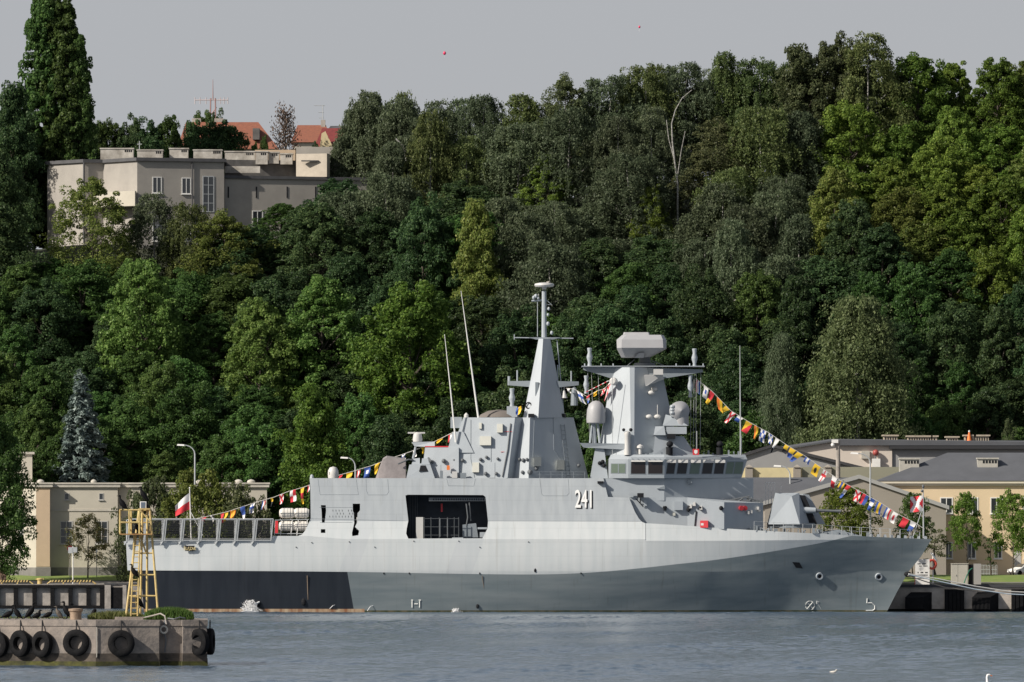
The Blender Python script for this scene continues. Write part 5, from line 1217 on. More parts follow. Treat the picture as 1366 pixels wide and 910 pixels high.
BGL = material('bridge_glass', (.03, .022, .02), .12, spec=.8); BGL2 = material('bridge_glass_green', (.14, .18, .14), .15, spec=.8)
wins = [(815.5, 834, 0), (842, 861, 0), (865, 884, 0), (890.5, 901, 1), (904.8, 917, 1), (921.8, 934, 1), (938.2, 951, 1), (954.2, 966.5, 1), (969.8, 979, 1), (980.5, 991, 1)]
for i, (a, c, vis) in enumerate(wins):
    t0, b0 = (619, 631) if i == 0 else (616.5, 632); sl = 1.9 if vis else .2
    poly = [(a - sl, b0), (c - sl, b0), (c + sl * .3, t0), (a + sl * .3, t0)]
    ring = [(a - sl - .8, b0 + .8), (c - sl + .8, b0 + .8), (c + sl * .3 + .8, t0 - .8), (a + sl * .3 - .8, t0 - .8)]
    mb = MB(); br.patch(mb, ring, thick=.035); w = mb.build('window', SGD, bg_)
    mb = MB(); br.patch(mb, poly, off=.045); mb.build('pane', BGL2 if i in (0, 5, 8, 9) else BGL, w)
    if vis and i < 8:
        mb = MB(); yv = br.Y((a + c) / 2, 614); mb.hexa([P(a, 617.5, yv - .5), P(c + 1, 617.5, yv - .3), P(c + 1, 617.5, yv), P(a, 617.5, yv)], [P(a, 613.5, yv - .35), P(c + 1, 613.5, yv - .2), P(c + 1, 613.5, yv), P(a, 613.5, yv)]); mb.build('visor', SW, w)
    elif i in (1, 2):
        mb = MB(); mb.hexa([P(a, 616, br.Y(a, 616) - .3), P(c, 616, br.Y(c, 616) - .3), P(c, 616, br.Y(c, 616)), P(a, 616, br.Y(a, 616))], [P(a, 614.3, br.Y(a, 614) - .2), P(c, 614.3, br.Y(c, 614) - .2), P(c, 614.3, br.Y(c, 614)), P(a, 614.3, br.Y(a, 614))]); mb.build('visor', SW, w)
    if i in (0,):
        mb = MB(); br.patch(mb, rect(824.3, 825.5, 619, 631), thick=.07); mb.build('mullion', SGD, w)
mb = MB(); ry = lambda p: bt.Y(p, 606.5) + .05
for a, c in ((842, 886), (888, 992)):
    mb.tube([P(a, 611, br.Y(a, 611) - .35), P(c, 611, br.Y(c, 611) - .35)], .05, 6)
    for k in range(7): q = lerp(a, c, k / 6); mb.tube([P(q, 611, br.Y(q, 611) - .35), P(q, 611, br.Y(q, 611) + .02)], .04, 4)
mb.build('grab_rail', SGD, bg_)

# --- funnel block and aft mast
fn = Facets([(590, 1003.2), (677, 1001.9), (685, 1003.3), (705, 1002.0), (785, 1006.9)], [(618, 1004.4), (687, 1003.3), (697, 1004.6), (707, 1003.4), (765, 1006.95)], 638.1, 557)
fl = Facets([(562, 1003.4), (612, 1002.6)], [(567, 1003.9), (612, 1003.1)], 638.1, 597)
fm = Facets([(596, 1003.5), (632, 1003.1)], [(604, 1003.9), (618, 1003.75)], 604, 576)
mb = MB(); fn.add(mb); fl.add(mb); fm.add(mb); fu = mb.build('funnel_housing', SG, ship)
am = Facets([(698, 1005.0), (718, 1003.6), (754, 1006.3)], [(718.5, 1006.5), (724.5, 1006.0), (734, 1006.6)], 557.2, 452)
mb = MB(); am.add(mb); ams = mb.build('aft_mast', SG, ship)
mb = MB(); mb.tube([P(725.8, 453, CL), P(725.8, 388, CL)], [.32, .27], 10); mb.tube([P(717, 449, CL), P(717, 402, CL)], .05, 5)
mb.build('mast_pole', SG, ams, smooth=True)
mb = MB(); mb.lathe([(.25, -.2), (.3, .05), (1.1, .12), (1.22, .3), (1.15, .5), (.6, .62), (0, .65)], P(726, 384, CL), n=22); mb.build('navigation_dome', SW, ams, smooth=True)
mb = MB(); mb.tube([P(686, 450.5, CL), P(765, 451.5, CL)], .07, 6); mb.tube([P(686, 453, CL), P(686, 446, CL)], .06, 5); mb.hexa([P(705, 450, CL - .4), P(748, 450, CL - .4), P(748, 450, CL + .4), P(705, 450, CL + .4)], [P(715, 453, CL - .3), P(738, 453, CL - .3), P(738, 453, CL + .3), P(715, 453, CL + .3)]); mb.build('yardarm', SG, ams)
mb = MB(); mb.tube([P(709, 401.5, CL), P(726, 400.5, CL)], .12, 6); mb.tube([P(726, 398, CL), P(736, 406.5, CL), P(724, 406.5, CL)], .06, 5)
for a, c, r_ in ((712, 397, .28), (715, 395, .3), (732, 412, .25), (731, 420, .22), (731, 432, .3), (736, 444, .28), (718, 398, .2)): mb.build('mast_arm', SG, ams) if a == 712 else None; mb = MB() ; mb.ball(P(a, c, CL - .2), r_ * .7, (1, 1, 1.3), 8, 6); mb.build('mast_sensor', SG, ams, smooth=True); mb = MB()
mb.tube([P(713, 400, CL), P(713, 393, CL)], .05, 5); mb.tube([P(719, 400, CL), P(718, 392, CL)], .05, 5); mb.build('rod_aerial', SW, ams, smooth=True)
mb = MB(); mb.hexa([P(678, 514, CL - .5), P(716, 517, CL - 1.2), P(716, 517, CL + .5), P(678, 514, CL + .5)], [P(678, 508.5, CL - .5), P(716, 508, CL - 1.2), P(716, 508, CL + .5), P(678, 508.5, CL + .5)]); mb.box(X(714, 1004.6), X(718.5, 1004.6), 1004.6, 1005.4, Z(528, 1004.6), Z(510, 1004.6)); mb.build('yardarm', SGD, ams)
mb = MB(); mb.hexa([P(744, 517, CL - .8), P(772, 514, CL - .5), P(772, 514, CL + .5), P(744, 517, CL + .8)], [P(742, 508.5, CL - .8), P(772, 509, CL - .5), P(772, 509, CL + .5), P(742, 508.5, CL + .8)]); mb.build('yardarm', SGD, ams)
mb = MB()
for a, c, d in ((690, 494, 509), (744, 487, 509), (762, 495, 509), (679, 502, 514)): mb.tube([P(a, d, CL), P(a, c, CL)], .09 if a != 679 else .16, 6)
mb.tube([P(743, 454, CL), P(752, 552, CL)], .07, 5); mb.build('rod_aerial', SG, ams)
def bottle(px, t0, b0, Y, par, r=.38):
    h = (b0 - t0) / 11.0; mb = MB(); mb.lathe([(r * .8, 0), (r * .55, h * .2), (r, h * .42), (r * 1.05, h * .52), (r * .6, h * .75), (r * .85, h * .97), (r * .7, h)], P(px, b0, Y), n=12); return mb.build('bottle_aerial', SG, par, smooth=True)
bottle(683, 518, 543, CL - .6, ams); mb = MB(); mb.box(X(676, 1006), X(690, 1006), 1006, 1007.4, Z(556.5, 1006), Z(542, 1006)); mb.build('aerial_base', SG, ams)
mb = MB(); mb.lathe([(.45, 0), (.4, 1.2), (.3, 2.1), (.2, 2.2)], P(766, 541, CL - .3), n=10); mb.tube([P(766, 521, CL - .3), P(766, 515, CL - .3)], .1, 5); mb.build('hanging_aerial', SGD, ams, smooth=True)
mb = MB(); mb.lathe([(.42, 0), (.12, .9)], P(752.5, 531, CL - .4), n=10); mb.tube([P(752.5, 523, CL - .4), P(752.5, 516, CL - .4)], .05, 5); mb.build('day_shape', SW, ams)
mb = MB(); mb.torus(P(705, 541, am.Y(705, 541) - .1), .36, .08, (-.3, -1, 0), 16, 6); mb.build('mast_lamp', M['black'], ams)
for a in (708.5, 751): mb = MB(); yb = fn.Y(a, 556); mb.box(X(a - 4, yb), X(a + 4, yb), yb - .1, yb + .5, Z(556.8, yb), Z(552, yb)); mb.build('floodlight', M['black'], ams)
# things on the funnel faces
BOXC = material('equipment_beige', (.50, .50, .45), .6, var=.06)
for (a, c, t0, b0, th) in [(640, 655, 582, 594, .5), (663, 670.5, 565.5, 577, .5), (630, 639, 617, 630, .5), (712.5, 722, 610, 622, .55), (743, 753, 614, 626.5, .5), (639, 642.5, 564, 572, .3)]:
    mb = MB(); fn.patch(mb, rect(a, c, t0, b0), thick=th); mb.build('equipment_box', BOXC, fu)
for poly in (rect(652, 660, 617, 637.5), rect(725, 741, 619.5, 637.8), rect(582, 588, 620, 637.8)):
    mb = MB(); (fl if poly[0][0] < 590 else fn).patch(mb, poly, thick=.05); mb.build('door', SG, fu)
mb = MB()
for (a, c, r_) in [(606, 614, .25), (617, 614, .22), (641, 613, .22), (649, 610, .2), (664, 612, .18), (693, 613, .22), (698, 614, .25), (703, 613, .2), (697, 630, .22), (707, 630, .34), (716, 625, .25), (772, 621, .22), (648, 632, .25), (662, 632, .22), (577, 616, .2), (592, 615, .28)]:
    Yq = (fl if a < 594 else fn).Y(a, c); mb.ball(P(a, c, Yq - r_), r_, (1, 1, 1), 8, 6); mb.tube([P(a, c, Yq), P(a, c + 2, Yq - r_)], .05, 4); mb.build('deck_fitting', M['dsteel'], fu, smooth=True); mb = MB()
mb = MB(); mb.tube([P(681, 565, fn.Y(681, 565) - .1), P(677, 600, fn.Y(676, 600) - .15), P(670, 636, fn.Y(670, 636) - .1)], .08, 5); mb.build('pipe', M['dsteel'], fu)
mb = MB()
for t0 in (576, 603): mb.tube([P(672 if t0 < 580 else 668, t0, fn.Y(672, t0) - .05), P(683 if t0 < 580 else 679, t0, fn.Y(683, t0) - .05)], .035, 4)
mb.build('red_mark', M['red'], fu)
mb = MB(); mb.box(X(596, 1002.7), X(600, 1002.7), 1002.3, 1002.6, Z(627, 1002.5), Z(621, 1002.5)); mb.build('life_vest_box', M['orange'], fu)
mb = MB(); mb.box(X(603, 1002.3), X(610, 1002.3), 1001.9, 1002.6, Z(637.8, 1002), Z(629, 1002)); mb.build('deck_locker', SW, fu)
mb = MB(); mb.box(X(614, 1002.3), X(622, 1002.3), 1001.9, 1002.4, Z(637.8, 1002), Z(631, 1002)); mb.box(X(587, 1002.3), X(591, 1002.3), 1001.9, 1002.4, Z(637.8, 1002), Z(628, 1002)); mb.build('deck_locker', SGD, fu)
mb = MB(); mb.lathe([(2.6, 0), (2.3, .35), (1.4, .8), (.2, .95)], P(666, 557, 1008), n=20); mb.build('exhaust_cover', material('cover_brown', (.16, .14, .125), .9), fu, smooth=True)
mb = MB(); mb.box(X(601, 1005), X(616, 1005), 1004.6, 1006, Z(571, 1005), Z(556.5, 1005)); mb.build('sensor_box', SG, fu)
mb = MB(); mb.tube([P(608, 590, 1003.4), P(601, 520, 1003.3), P(593, 446, 1003.2)], [.11, .07, .03], 6); mb.build('whip_aerial', M['white'], fu)
mb = MB(); mb.tube([P(638, 557, 1005), P(626, 470, 1004.9), P(615, 388, 1004.8)], [.12, .08, .03], 6); mb.build('whip_aerial', M['white'], fu)
mb = MB(); mb.lathe([(.28, 0), (.28, .3), (.12, .5), (0, .6)], P(622, 557, 1005.5), n=10); mb.build('lamp', SW, fu)
# navigation radar on its arm
mb = MB(); mb.hexa([P(553, 595.5, 1005.4), P(580, 596.5, 1004.2), P(580, 596.5, 1007), P(553, 595.5, 1006.6)], [P(549, 590, 1005.4), P(580, 589, 1004.2), P(580, 589, 1007), P(549, 590, 1006.6)]); mb.tube([P(551, 612, 1006), P(555, 594, 1006)], .14, 6); ra = mb.build('radar_platform', SG, ship)
mb = MB(); mb.lathe([(.55, 0), (.6, .3), (.5, .95), (.2, 1.15)], P(557, 589.5, 1006), n=14); mb.build('radar_motor', SW, ra, smooth=True)
mb = MB(); mb.box(X(544, 1006), X(567, 1006), 1005.85, 1006.15, Z(578.5, 1006), Z(576.5, 1006)); mb.build('radar_scanner', SW, ra)
mb = MB(); mb.tube([P(567, 596, 1003.9), P(600, 596, 1003.9)], .08, 5); mb.build('red_rail', M['red'], fu)
# on the deckhouse roof
def on_roof(px): return Vector((X(px, 1004), 1004, zr))
mb = MB(); mb.lathe([(.62, 0), (.66, .5), (.62, .95), (.42, 1.3), (0, 1.42)], P(444.5, 638, 1003), n=18); sd = mb.build('satellite_dome', SW, ship, smooth=True)
mb = MB(); mb.box(X(439.3, 1002.5), X(441.5, 1002.5), 1002.5, 1003, Z(633.5, 1003), Z(630, 1003)); mb.build('dome_hatch', M['black'], sd)
mb = MB(); mb.lathe([(.25, 0), (.2, .3), (.1, .45)], P(416, 638, 1003), n=8); mb.build('lamp', SG, ship)
TENT = material('grey_canvas', (.26, .235, .235), .95, var=.2, vscale=.8, bump=.5, bscale=3)
mb = MB(); rows = []
for j, Y_ in enumerate((1002.6, 1003.2, 1005.0, 1006.0)):
    k = (0, .92, 1, .9)[j]
    rows.append([P(501, 638, Y_), P(505, 638 - 12 * k, Y_), P(511, 638 - 27 * k, Y_), P(516, 638 - 30 * k, Y_), P(530, 638 - 28 * k, Y_), P(541, 638 - 26.5 * k, Y_), P(543, 638, Y_)])
mb.grid(rows); mb.face(rows[-1]); mb.build('canvas_shelter', TENT, ship, smooth=True, angle=30)
mb = MB(); mb.hexa([P(542, 638, 1002.3), P(580, 638, 1002.3), P(578, 638, 1005.4), P(543, 638, 1005.4)], [P(546, 620, 1002.8), P(573, 617, 1002.8), P(571, 617, 1005), P(547, 620, 1005)]); mb.hexa([P(549, 620, 1002.9), P(560, 619, 1002.9), P(560, 619, 1004.8), P(549, 620, 1004.8)], [P(551, 612, 1003.2), P(560, 611, 1003.2), P(560, 611, 1004.6), P(551, 612, 1004.6)])
mb.hexa([P(562, 620, 1002.7), P(573, 620, 1002.7), P(573, 620, 1004.6), P(562, 620, 1004.6)], [P(563, 611.5, 1003), P(571, 611.5, 1003), P(571, 611.5, 1004.4), P(563, 611.5, 1004.4)]); ag = mb.build('gun_mount', SG, ship)
mb = MB(); mb.hexa([P(559, 629, 1002.35), P(571, 629, 1002.45), P(571, 629, 1003), P(559, 629, 1003)], [P(561, 621, 1002.65), P(568, 621, 1002.7), P(568, 621, 1003), P(561, 621, 1003)]); mb.build('gun_port', M['black'], ag)
mb = MB(); mb.tube([P(552, 614, 1003), P(545, 613, 1002.9), P(531, 619, 1002.5)], .1, 6); mb.tube([P(571, 611, 1003.2), P(575, 616, 1002.9)], .16, 6); mb.build('gun_barrel', M['dsteel'], ag)

mb = MB()
for k in range(12):
    q_ = 634 - k * 6; mb.tube([P(756.5 - k * .7, q_, fn.Y(756 - k * .7, q_) - .08), P(760.5 - k * .7, q_, fn.Y(760 - k * .7, q_) - .08)], .03, 4)
for s_ in (756, 761): mb.tube([P(s_, 637, fn.Y(s_, 637) - .1), P(s_ - 8, 566, fn.Y(s_ - 8, 566) - .1)], .03, 4)
mb.build('wall_ladder', SGD, fu)
for pts in ([(628, 560), (628, 612), (633, 637)], [(655, 596), (655, 616)], [(713, 557), (711, 610)], [(738, 557), (739, 600), (747, 612)], [(600, 600), (600, 637)]):
    mb = MB(); mb.tube([P(a, c, fn.Y(a, c) - .03) for a, c in pts], .035, 4); mb.build('cable_run', SGD, fu)
mb = MB()
for a in (706, 720, 735, 750, 765, 780): yq = Yp(638) + .25; mb.tube([P(a, 638, yq), P(a, 629.5, yq)], .03, 5)
mb.tube([P(706, 629.5, Yp(638) + .25), P(780, 629.5, Yp(638) + .25)], .016, 4); mb.tube([P(706, 633.5, Yp(638) + .25), P(780, 633.5, Yp(638) + .25)], .014, 4); mb.build('guard_rail', SGD, dh)
# --- forward mast with its radars
fm_ = Facets([(798, 1004.3), (842, 1002.0), (846, 1002.0), (907, 1005.9)], [(817, 1005.5), (840, 1004.0), (846.5, 1004.0), (882, 1006.6)], 607, 490)
mb = MB(); fm_.add(mb); fms = mb.build('forward_mast', SG, ship)
mb = MB(); T = lambda L: mb.hexa([P(a, c, 1005.2) for a, c in L], [P(a, c, 1008.8) for a, c in L])
T([(778, 489.5), (839, 489.5), (836, 507), (823, 507.5), (800, 500), (778, 493.5)]); T([(847, 490), (937, 493), (938, 496.5), (886, 505), (848, 507)]); mb.build('yardarm', SGD, fms)
mb = MB(); mb.box(X(776, 1005), X(940, 1005), 1004.6, 1009.4, Z(489.2, 1005), Z(488.2, 1005))
for a in (780, 802, 818, 902, 920, 938): mb.tube([P(a, 488, 1005), P(a, 485, 1005)], .09, 5)
mb.build('mast_platform', SG, fms)
mb = MB(); mb.hexa([P(861, 515, 1003.6), P(863, 515, 1003.6), P(886, 506, 1004.4), P(862, 514, 1004.4)], [P(859, 500.5, 1003.3), P(884, 500, 1003.5), P(884, 500, 1005), P(860, 500, 1005)]); mb.build('sensor_bracket', SW, fms)
mb = MB(); mb.box(X(872, 1003), X(884.5, 1003), 1003, 1004.2, Z(500, 1003), Z(492.5, 1003)); mb.build('camera_turret', SW, fms)
mb = MB()
for a, c in ((873, 519), (869, 524), (866, 556), (877, 556)): mb.ball(P(a, c, fm_.Y(a, c) - .35), .32, (1.3, 1, .9), 10, 6); mb.tube([P(a, c, fm_.Y(a, c)), P(a, c, fm_.Y(a, c) - .4)], .12, 5)
mb.tube([P(877, 556, fm_.Y(877, 556) - .4), P(877, 540, fm_.Y(877, 556) - .4)], .05, 5); mb.build('mast_sensor', SW, fms, smooth=True)
for a, t0, b0 in ((786.5, 464, 488.5), (926.5, 465, 490)): bottle(a, t0, b0, CL - 1.2, fms, .36)
for a, t0, b0 in ((782, 501, 525), (921, 500, 530)): bottle(a, t0, b0, CL - 1.4, fms, .34)
mb = MB(); mb.lathe([(.5, 0), (.45, .5), (.3, .6)], P(819, 509, 1004.2), (-.3, -1, 0), 14); mb.build('dish_aerial', SW, fms)
mb = MB(); mb.lathe([(1.35, 0), (1.3, .4), (.8, .5)], P(860, 489, CL), n=18); mb.lathe([(.75, 0), (.6, 1.3)], P(860, 484.5, CL), n=14); mb.tube([P(837, 488, CL - 1), P(846, 480, CL - .5)], .06, 5); mb.tube([P(886, 488, CL - 1), P(866, 480, CL - .5)], .06, 5); mb.build('radar_pedestal', M['dsteel'], fms)
def loft(mb, loops):
    i = len(mb.v); n_ = len(loops[0])
    mb.grid(loops, closed=True); mb.face(list(reversed(loops[0]))); mb.face(loops[-1])
RADC = material('radome_grey', (.36, .36, .37), .5, var=.05)
def octo(px0, px1, y, Y0, Y1, cx=5, cy=.9):
    f = lambda p, Y: P(p, y, Y); 
    z = Z(y, 1007)
    L = [(px0 + cx, Y0), (px1 - cx * .7, Y0), (px1, Y0 + cy), (px1, Y1 - cy), (px1 - cx, Y1), (px0 + cx, Y1), (px0, Y1 - cy), (px0, Y0 + cy)]
    return [Vector((X(p, Y), Y, z)) for p, Y in L]
mb = MB(); loft(mb, [octo(829, 867, 477, 1005.3, 1008.7), octo(823, 889, 465, 1003.6, 1010.4, 6, 1.2), octo(822.5, 889, 454, 1003.8, 1010.2, 7, 1.2), octo(830, 885, 447.5, 1004.6, 1009.4)]); loft(mb, [octo(831, 867, 447.3, 1005.2, 1008.8, 2, .3), octo(832, 866, 443.8, 1005.4, 1008.6, 2, .3)])
mb.build('search_radar', RADC, fms)
mb = MB(); mb.hexa([P(846, 477.5, 1004.6), P(859, 477.5, 1004.6), P(859, 477.5, 1006), P(846, 477.5, 1006)], [P(852, 471, 1004.2), P(859, 470.5, 1004.2), P(859, 470.5, 1005.5), P(852, 471, 1005.5)]); mb.build('radar_keel', RADC, fms)
# satellite dome on its platform
mb = MB(); mb.hexa([P(778, 597, 1003), P(836, 600, 1002.6), P(836, 600, 1006), P(778, 597, 1005.6)], [P(773, 591, 1002.8), P(836, 592, 1002.5), P(836, 592, 1006), P(773, 591, 1005.6)])
mb.tube([P(793, 592, 1004), P(792, 564, 1004)], .28, 8); mb.tube([P(800, 591, 1003.6), P(797, 564, 1003.8)], .14, 6); mb.tube([P(787, 591, 1003.6), P(790, 564, 1003.8)], .12, 6); dp = mb.build('dome_platform', SG, ship)
mb = MB(); mb.lathe([(.9, -.1), (1.15, 0), (1.18, .5), (1.1, 1.6), (.85, 2.25), (.45, 2.6), (0, 2.7)], P(795, 564, 1004), n=20); mb.build('satellite_dome', SW if False else RADC, dp, smooth=True)
mb = MB(); mb.hexa([P(787, 638, 1002.6), P(811, 638, 1002.6), P(811, 638, 1005), P(787, 638, 1005)], [P(794, 598, 1003.3), P(806, 598, 1003.3), P(806, 598, 1005), P(794, 598, 1005)]); mb.build('platform_pylon', SG, dp)
mb = MB()
for a, c in ((800, 618), (804, 616), (806, 621)): mb.ball(P(a, c, 1002.7), .25, n=8, k=6)
mb.build('deck_fitting', M['black'], dp)
# fire control radar and housing on the bridge roof
mb = MB(); mb.hexa([P(871, 607, 1001.9), P(928, 607, 1003.5), P(926, 607, 1006), P(871, 607, 1006)], [P(874, 580, 1002.6), P(912, 582, 1003.4), P(912, 582, 1006), P(874, 580, 1006)])
mb.hexa([P(872, 580.5, 1002.2), P(888, 580.5, 1002.3), P(888, 580.5, 1004.5), P(872, 580.5, 1004.5)], [P(874, 569, 1002.6), P(886, 568.5, 1002.6), P(888, 576, 1004.5), P(874, 569, 1004.5)]); mb.box(X(889, 1002.5), X(916, 1002.5), 1002.6, 1004.4, Z(579, 1003), Z(569.5, 1003)); fh = mb.build('fire_control_house', SG, ship)
mb = MB(); mb.box(X(890, 1002.3), X(901, 1002.3), 1002.1, 1003.2, Z(585, 1002), Z(578.8, 1002)); mb.build('house_window', M['black'], fh)
mb = MB(); mb.hexa([P(884, 568, 1003), P(918, 568, 1003.2), P(918, 568, 1005), P(884, 568, 1005)], [P(888, 553, 1003.5), P(900, 556, 1003.4), P(900, 556, 1004.6), P(888, 553, 1004.6)]); mb.box(X(895, 1003.4), X(899, 1003.4), 1003.2, 1003.8, Z(556, 1003), Z(540, 1003))
for t0 in (541, 545, 549): mb.lathe([(.3, 0), (.34, .14), (.3, .28)], P(897, t0 + 3, 1003.2), n=10)
mb.build('tracker_base', SG, fh)
mb = MB(); mb.lathe([(1.05, -1.3), (1.15, -.6), (1.17, .05), (1.05, .12), (.05, .62)], P(907.5, 548, 1003.4), (.25, -1, 0), 22); mb.tube([P(907.5, 548, 1004.2), P(907.5, 568, 1004.2)], [1.0, 1.05], 14); mb.build('tracking_radar', RADC, fh, smooth=True)
mb = MB(); mb.lathe([(.42, 0), (.34, 1.1), (.34, 2.3), (.42, 2.5), (.36, 2.8), (0, 2.95)], P(837, 607, 1001.9), n=14); pc_ = mb.build('periscope_mast', SW, ship, smooth=True)
mb = MB(); mb.ball(P(832, 573.5, 1001.7), .2); mb.ball(P(841.5, 573.5, 1001.7), .22); mb.build('lens', M['black'], pc_)
mb = MB(); mb.lathe([(.2, 0), (.2, .7), (.42, .75), (.4, 1.0), (0, 1.25)], P(854, 606, 1002.2), n=14); mb.build('satellite_dome', SW, ship, smooth=True)
for a, Yq in ((893, 1002.2), (960, 1004.2)):
    mb = MB(); mb.lathe([(.42, 0), (.42, .9), (.48, .95)], P(a, 607, Yq), n=12); mb.ball(P(a + .5, 592.5, Yq), .42, (1, .8, .9), 10, 8); mb.tube([P(a, 598, Yq), P(a, 593, Yq)], .14, 6); mb.build('binocular_pedestal', M['black'], ship, smooth=True)
mb = MB(); yb = 1002.4; mb.box(X(924, yb), X(932.5, yb), yb, yb + .1, Z(607, yb), Z(599, yb)); bdg = mb.build('red_badge', M['red'], ship)
mb = MB(); mb.hexa([P(926, 604, yb - .02), P(928.2, 606, yb - .02), P(930.5, 604, yb - .02), P(928.2, 602.5, yb - .02)], [P(926, 601, yb - .03), P(928.2, 602.4, yb - .03), P(930.5, 601, yb - .03), P(928.2, 600, yb - .03)]); mb.build('white_eagle', M['white'], bdg)
mb = MB(); rr = random.Random(8)
for a in (846, 850, 861, 866, 870, 880, 902, 912, 938, 944, 950, 971, 978, 984): Yq = bt.Y(a, 606.5) + .5; mb.box(X(a, Yq), X(a + rr.uniform(1.5, 4), Yq), Yq, Yq + .5, Z(607.2, Yq), Z(607 - rr.uniform(2, 6.5), Yq))
mb.build('roof_fitting', SGD, ship)
mb = MB(); mb.tube([P(988, 607, 1004.9), P(987.5, 540, 1004.9), P(987, 461, 1004.9)], [.1, .07, .03], 6); mb.tube([P(989, 607, 1004.9), P(989, 581, 1004.9)], .05, 5); mb.build('whip_aerial', M['steel'], ship)
mb = MB(); mb.tube([P(929.5, 604, 1003.2), P(929.5, 575, 1003.2)], .05, 5); mb.build('rod_aerial', M['steel'], ship)
rods([[P(817, 606, 1002.8), P(817, 500, 1003.0)]], .035, 'rod_aerial', M['steel'], fms, 4)
rods([[P(a, 495, CL - 1.3), P(a + (3 if a < 850 else -1), 600, 1004.5)] for a in (784, 789, 798, 922, 926, 929, 935)], .022, 'signal_halyard', M['steel'], fms, 4)
# fittings on the forward deckhouse
mb = MB(); Yq = low.Y(850, 670); mb.box(X(850, Yq), X(858.5, Yq), Yq - 1.3, Yq - .2, Z(664, Yq), Z(658, Yq)); mb.tube([P(854, 664, Yq - .8), P(854, 671, Yq - .1)], .07, 5); mb.tube([P(848, 665, Yq - .8), P(858, 676, Yq - .1)], .06, 5); mb.build('searchlight', M['black'], lt)
mb = MB(); mb.box(X(859, Yq), X(863, Yq), Yq - .5, Yq - .02, Z(675, Yq), Z(667, Yq)); mb.box(X(840, Yq), X(845, Yq), Yq - .3, Yq - .01, Z(663, Yq), Z(658, Yq)); mb.build('wall_lamp', SG, lt)
mb = MB(); low.patch(mb, rect(899.5, 911, 669, 680.5), thick=.5); mb.build('equipment_box', SG, lt)
mb = MB(); low.patch(mb, [(897.5, 684), (901, 684), (901, 688), (897.5, 688)], thick=.2); mb.build('wall_box', BOXC, lt)
mb = MB(); low.patch(mb, [(885, 676), (889, 676), (889, 681), (885, 681)], thick=.5)
for a, c in ((920, 677), (934.5, 678), (962, 678), (918.5, 680)): Yq = low.Y(a, c); mb.ball(P(a, c, Yq - .25), .26, (1, 1, 1.1), 8, 6)
mb.tube([P(886, 677, low.Y(886, 677)), P(888, 677, low.Y(886, 677) - .6)], .2, 6); mb.build('wall_fitting', M['black'], lt, smooth=True)
mb = MB()
for a, c in ((926, 672), (921, 675), (935, 677)): Yq = low.Y(a, c); mb.hexa([P(a - 2, c + 3, Yq), P(a + 2, c + 3, Yq), P(a + 2, c + 3, Yq - .5), P(a - 2, c + 3, Yq - .5)], [P(a - 1.2, c - 2, Yq), P(a + 1.5, c - 2, Yq), P(a + 1.5, c - 2, Yq - .4), P(a - 1.2, c - 2, Yq - .4)])
mb.build('horn', SW, lt)
mb = MB(); low.patch(mb, [(928, 682), (929.5, 682), (927.5, 702), (926, 702)], thick=.1); mb.build('door_seal', M['black'], lt)
mb = MB(); low.patch(mb, rect(934, 944.5, 694.5, 704), thick=.6); rb = mb.build('red_locker', M['red'], lt)
mb = MB(); Yq = low.Y(937, 699) - .62; mb.box(X(935, Yq), X(938.5, Yq), Yq - .01, Yq - .003, Z(701, Yq), Z(698, Yq)); mb.build('locker_label', M['white'], rb)
mb = MB(); mid_.patch(mb, [(876, 652), (887, 653), (887, 648)], thick=.2); Yq = mid_.Y(920, 643); mb.box(X(917, Yq), X(923, Yq), Yq - .5, Yq - .005, Z(645.5, Yq), Z(640.5, Yq)); mb.build('wall_lamp', SGD, md)
mb = MB(); mb.box(X(797, 1001.6), X(805, 1001.6), 1001.3, 1001.9, Z(645, 1001.5), Z(642, 1001.5)); mb.build('scupper', M['black'], dh)
mb = MB()
for a in (988, 993): Yq = low.Y(a, 678) ; mb.lathe([(.28, 0), (.3, .3)], P(a, 678, Yq), (.4, -1, 0), 12); mb.build('red_hydrant', M['red'], lt); mb = MB()
mb = MB()
for a, c in ((1002, 683), (1011, 678), (1013, 680), (998, 684)): Yq = low.Y(a, c); mb.box(X(a - 1.5, Yq), X(a + 1.5, Yq), Yq - .4, Yq - .01, Z(c + 2, Yq), Z(c - 2, Yq))
mb.build('wall_box', SW, lt)
# roof clutter and rails of the lower tier
mb = MB()
for (a, c), (d, e) in [((964, 669), (1000, 662)), ((985, 669), (993, 663)), ((993, 663), (1016, 669)), ((965, 667), (1018, 669)), ((1000, 668), (1003, 664)), ((974, 668), (986, 665))]: mb.tube([P(a, c, 1004.6), P(d, e, 1004.8)], .09, 5)
for k in range(9): a = 966 + k * 6; mb.box(X(a, 1005), X(a + 3.4, 1005), 1004.7, 1005.4, Z(671, 1005), Z(667 - (k % 3), 1005))
mb.build('deck_gear', M['dsteel'], lt)
mb = MB()
for a in (1021.5, 1025, 1029, 1033.5, 1042): mb.tube([P(a, 672, CL + 2.5), P(a, 644 if a < 1034 else 648, CL + 2.5)], .05, 5)
mb.tube([P(1021.5, 644, CL + 2.5), P(1033.5, 644, CL + 2.5)], .05, 5); mb.build('deck_ladder', M['white'], ship)
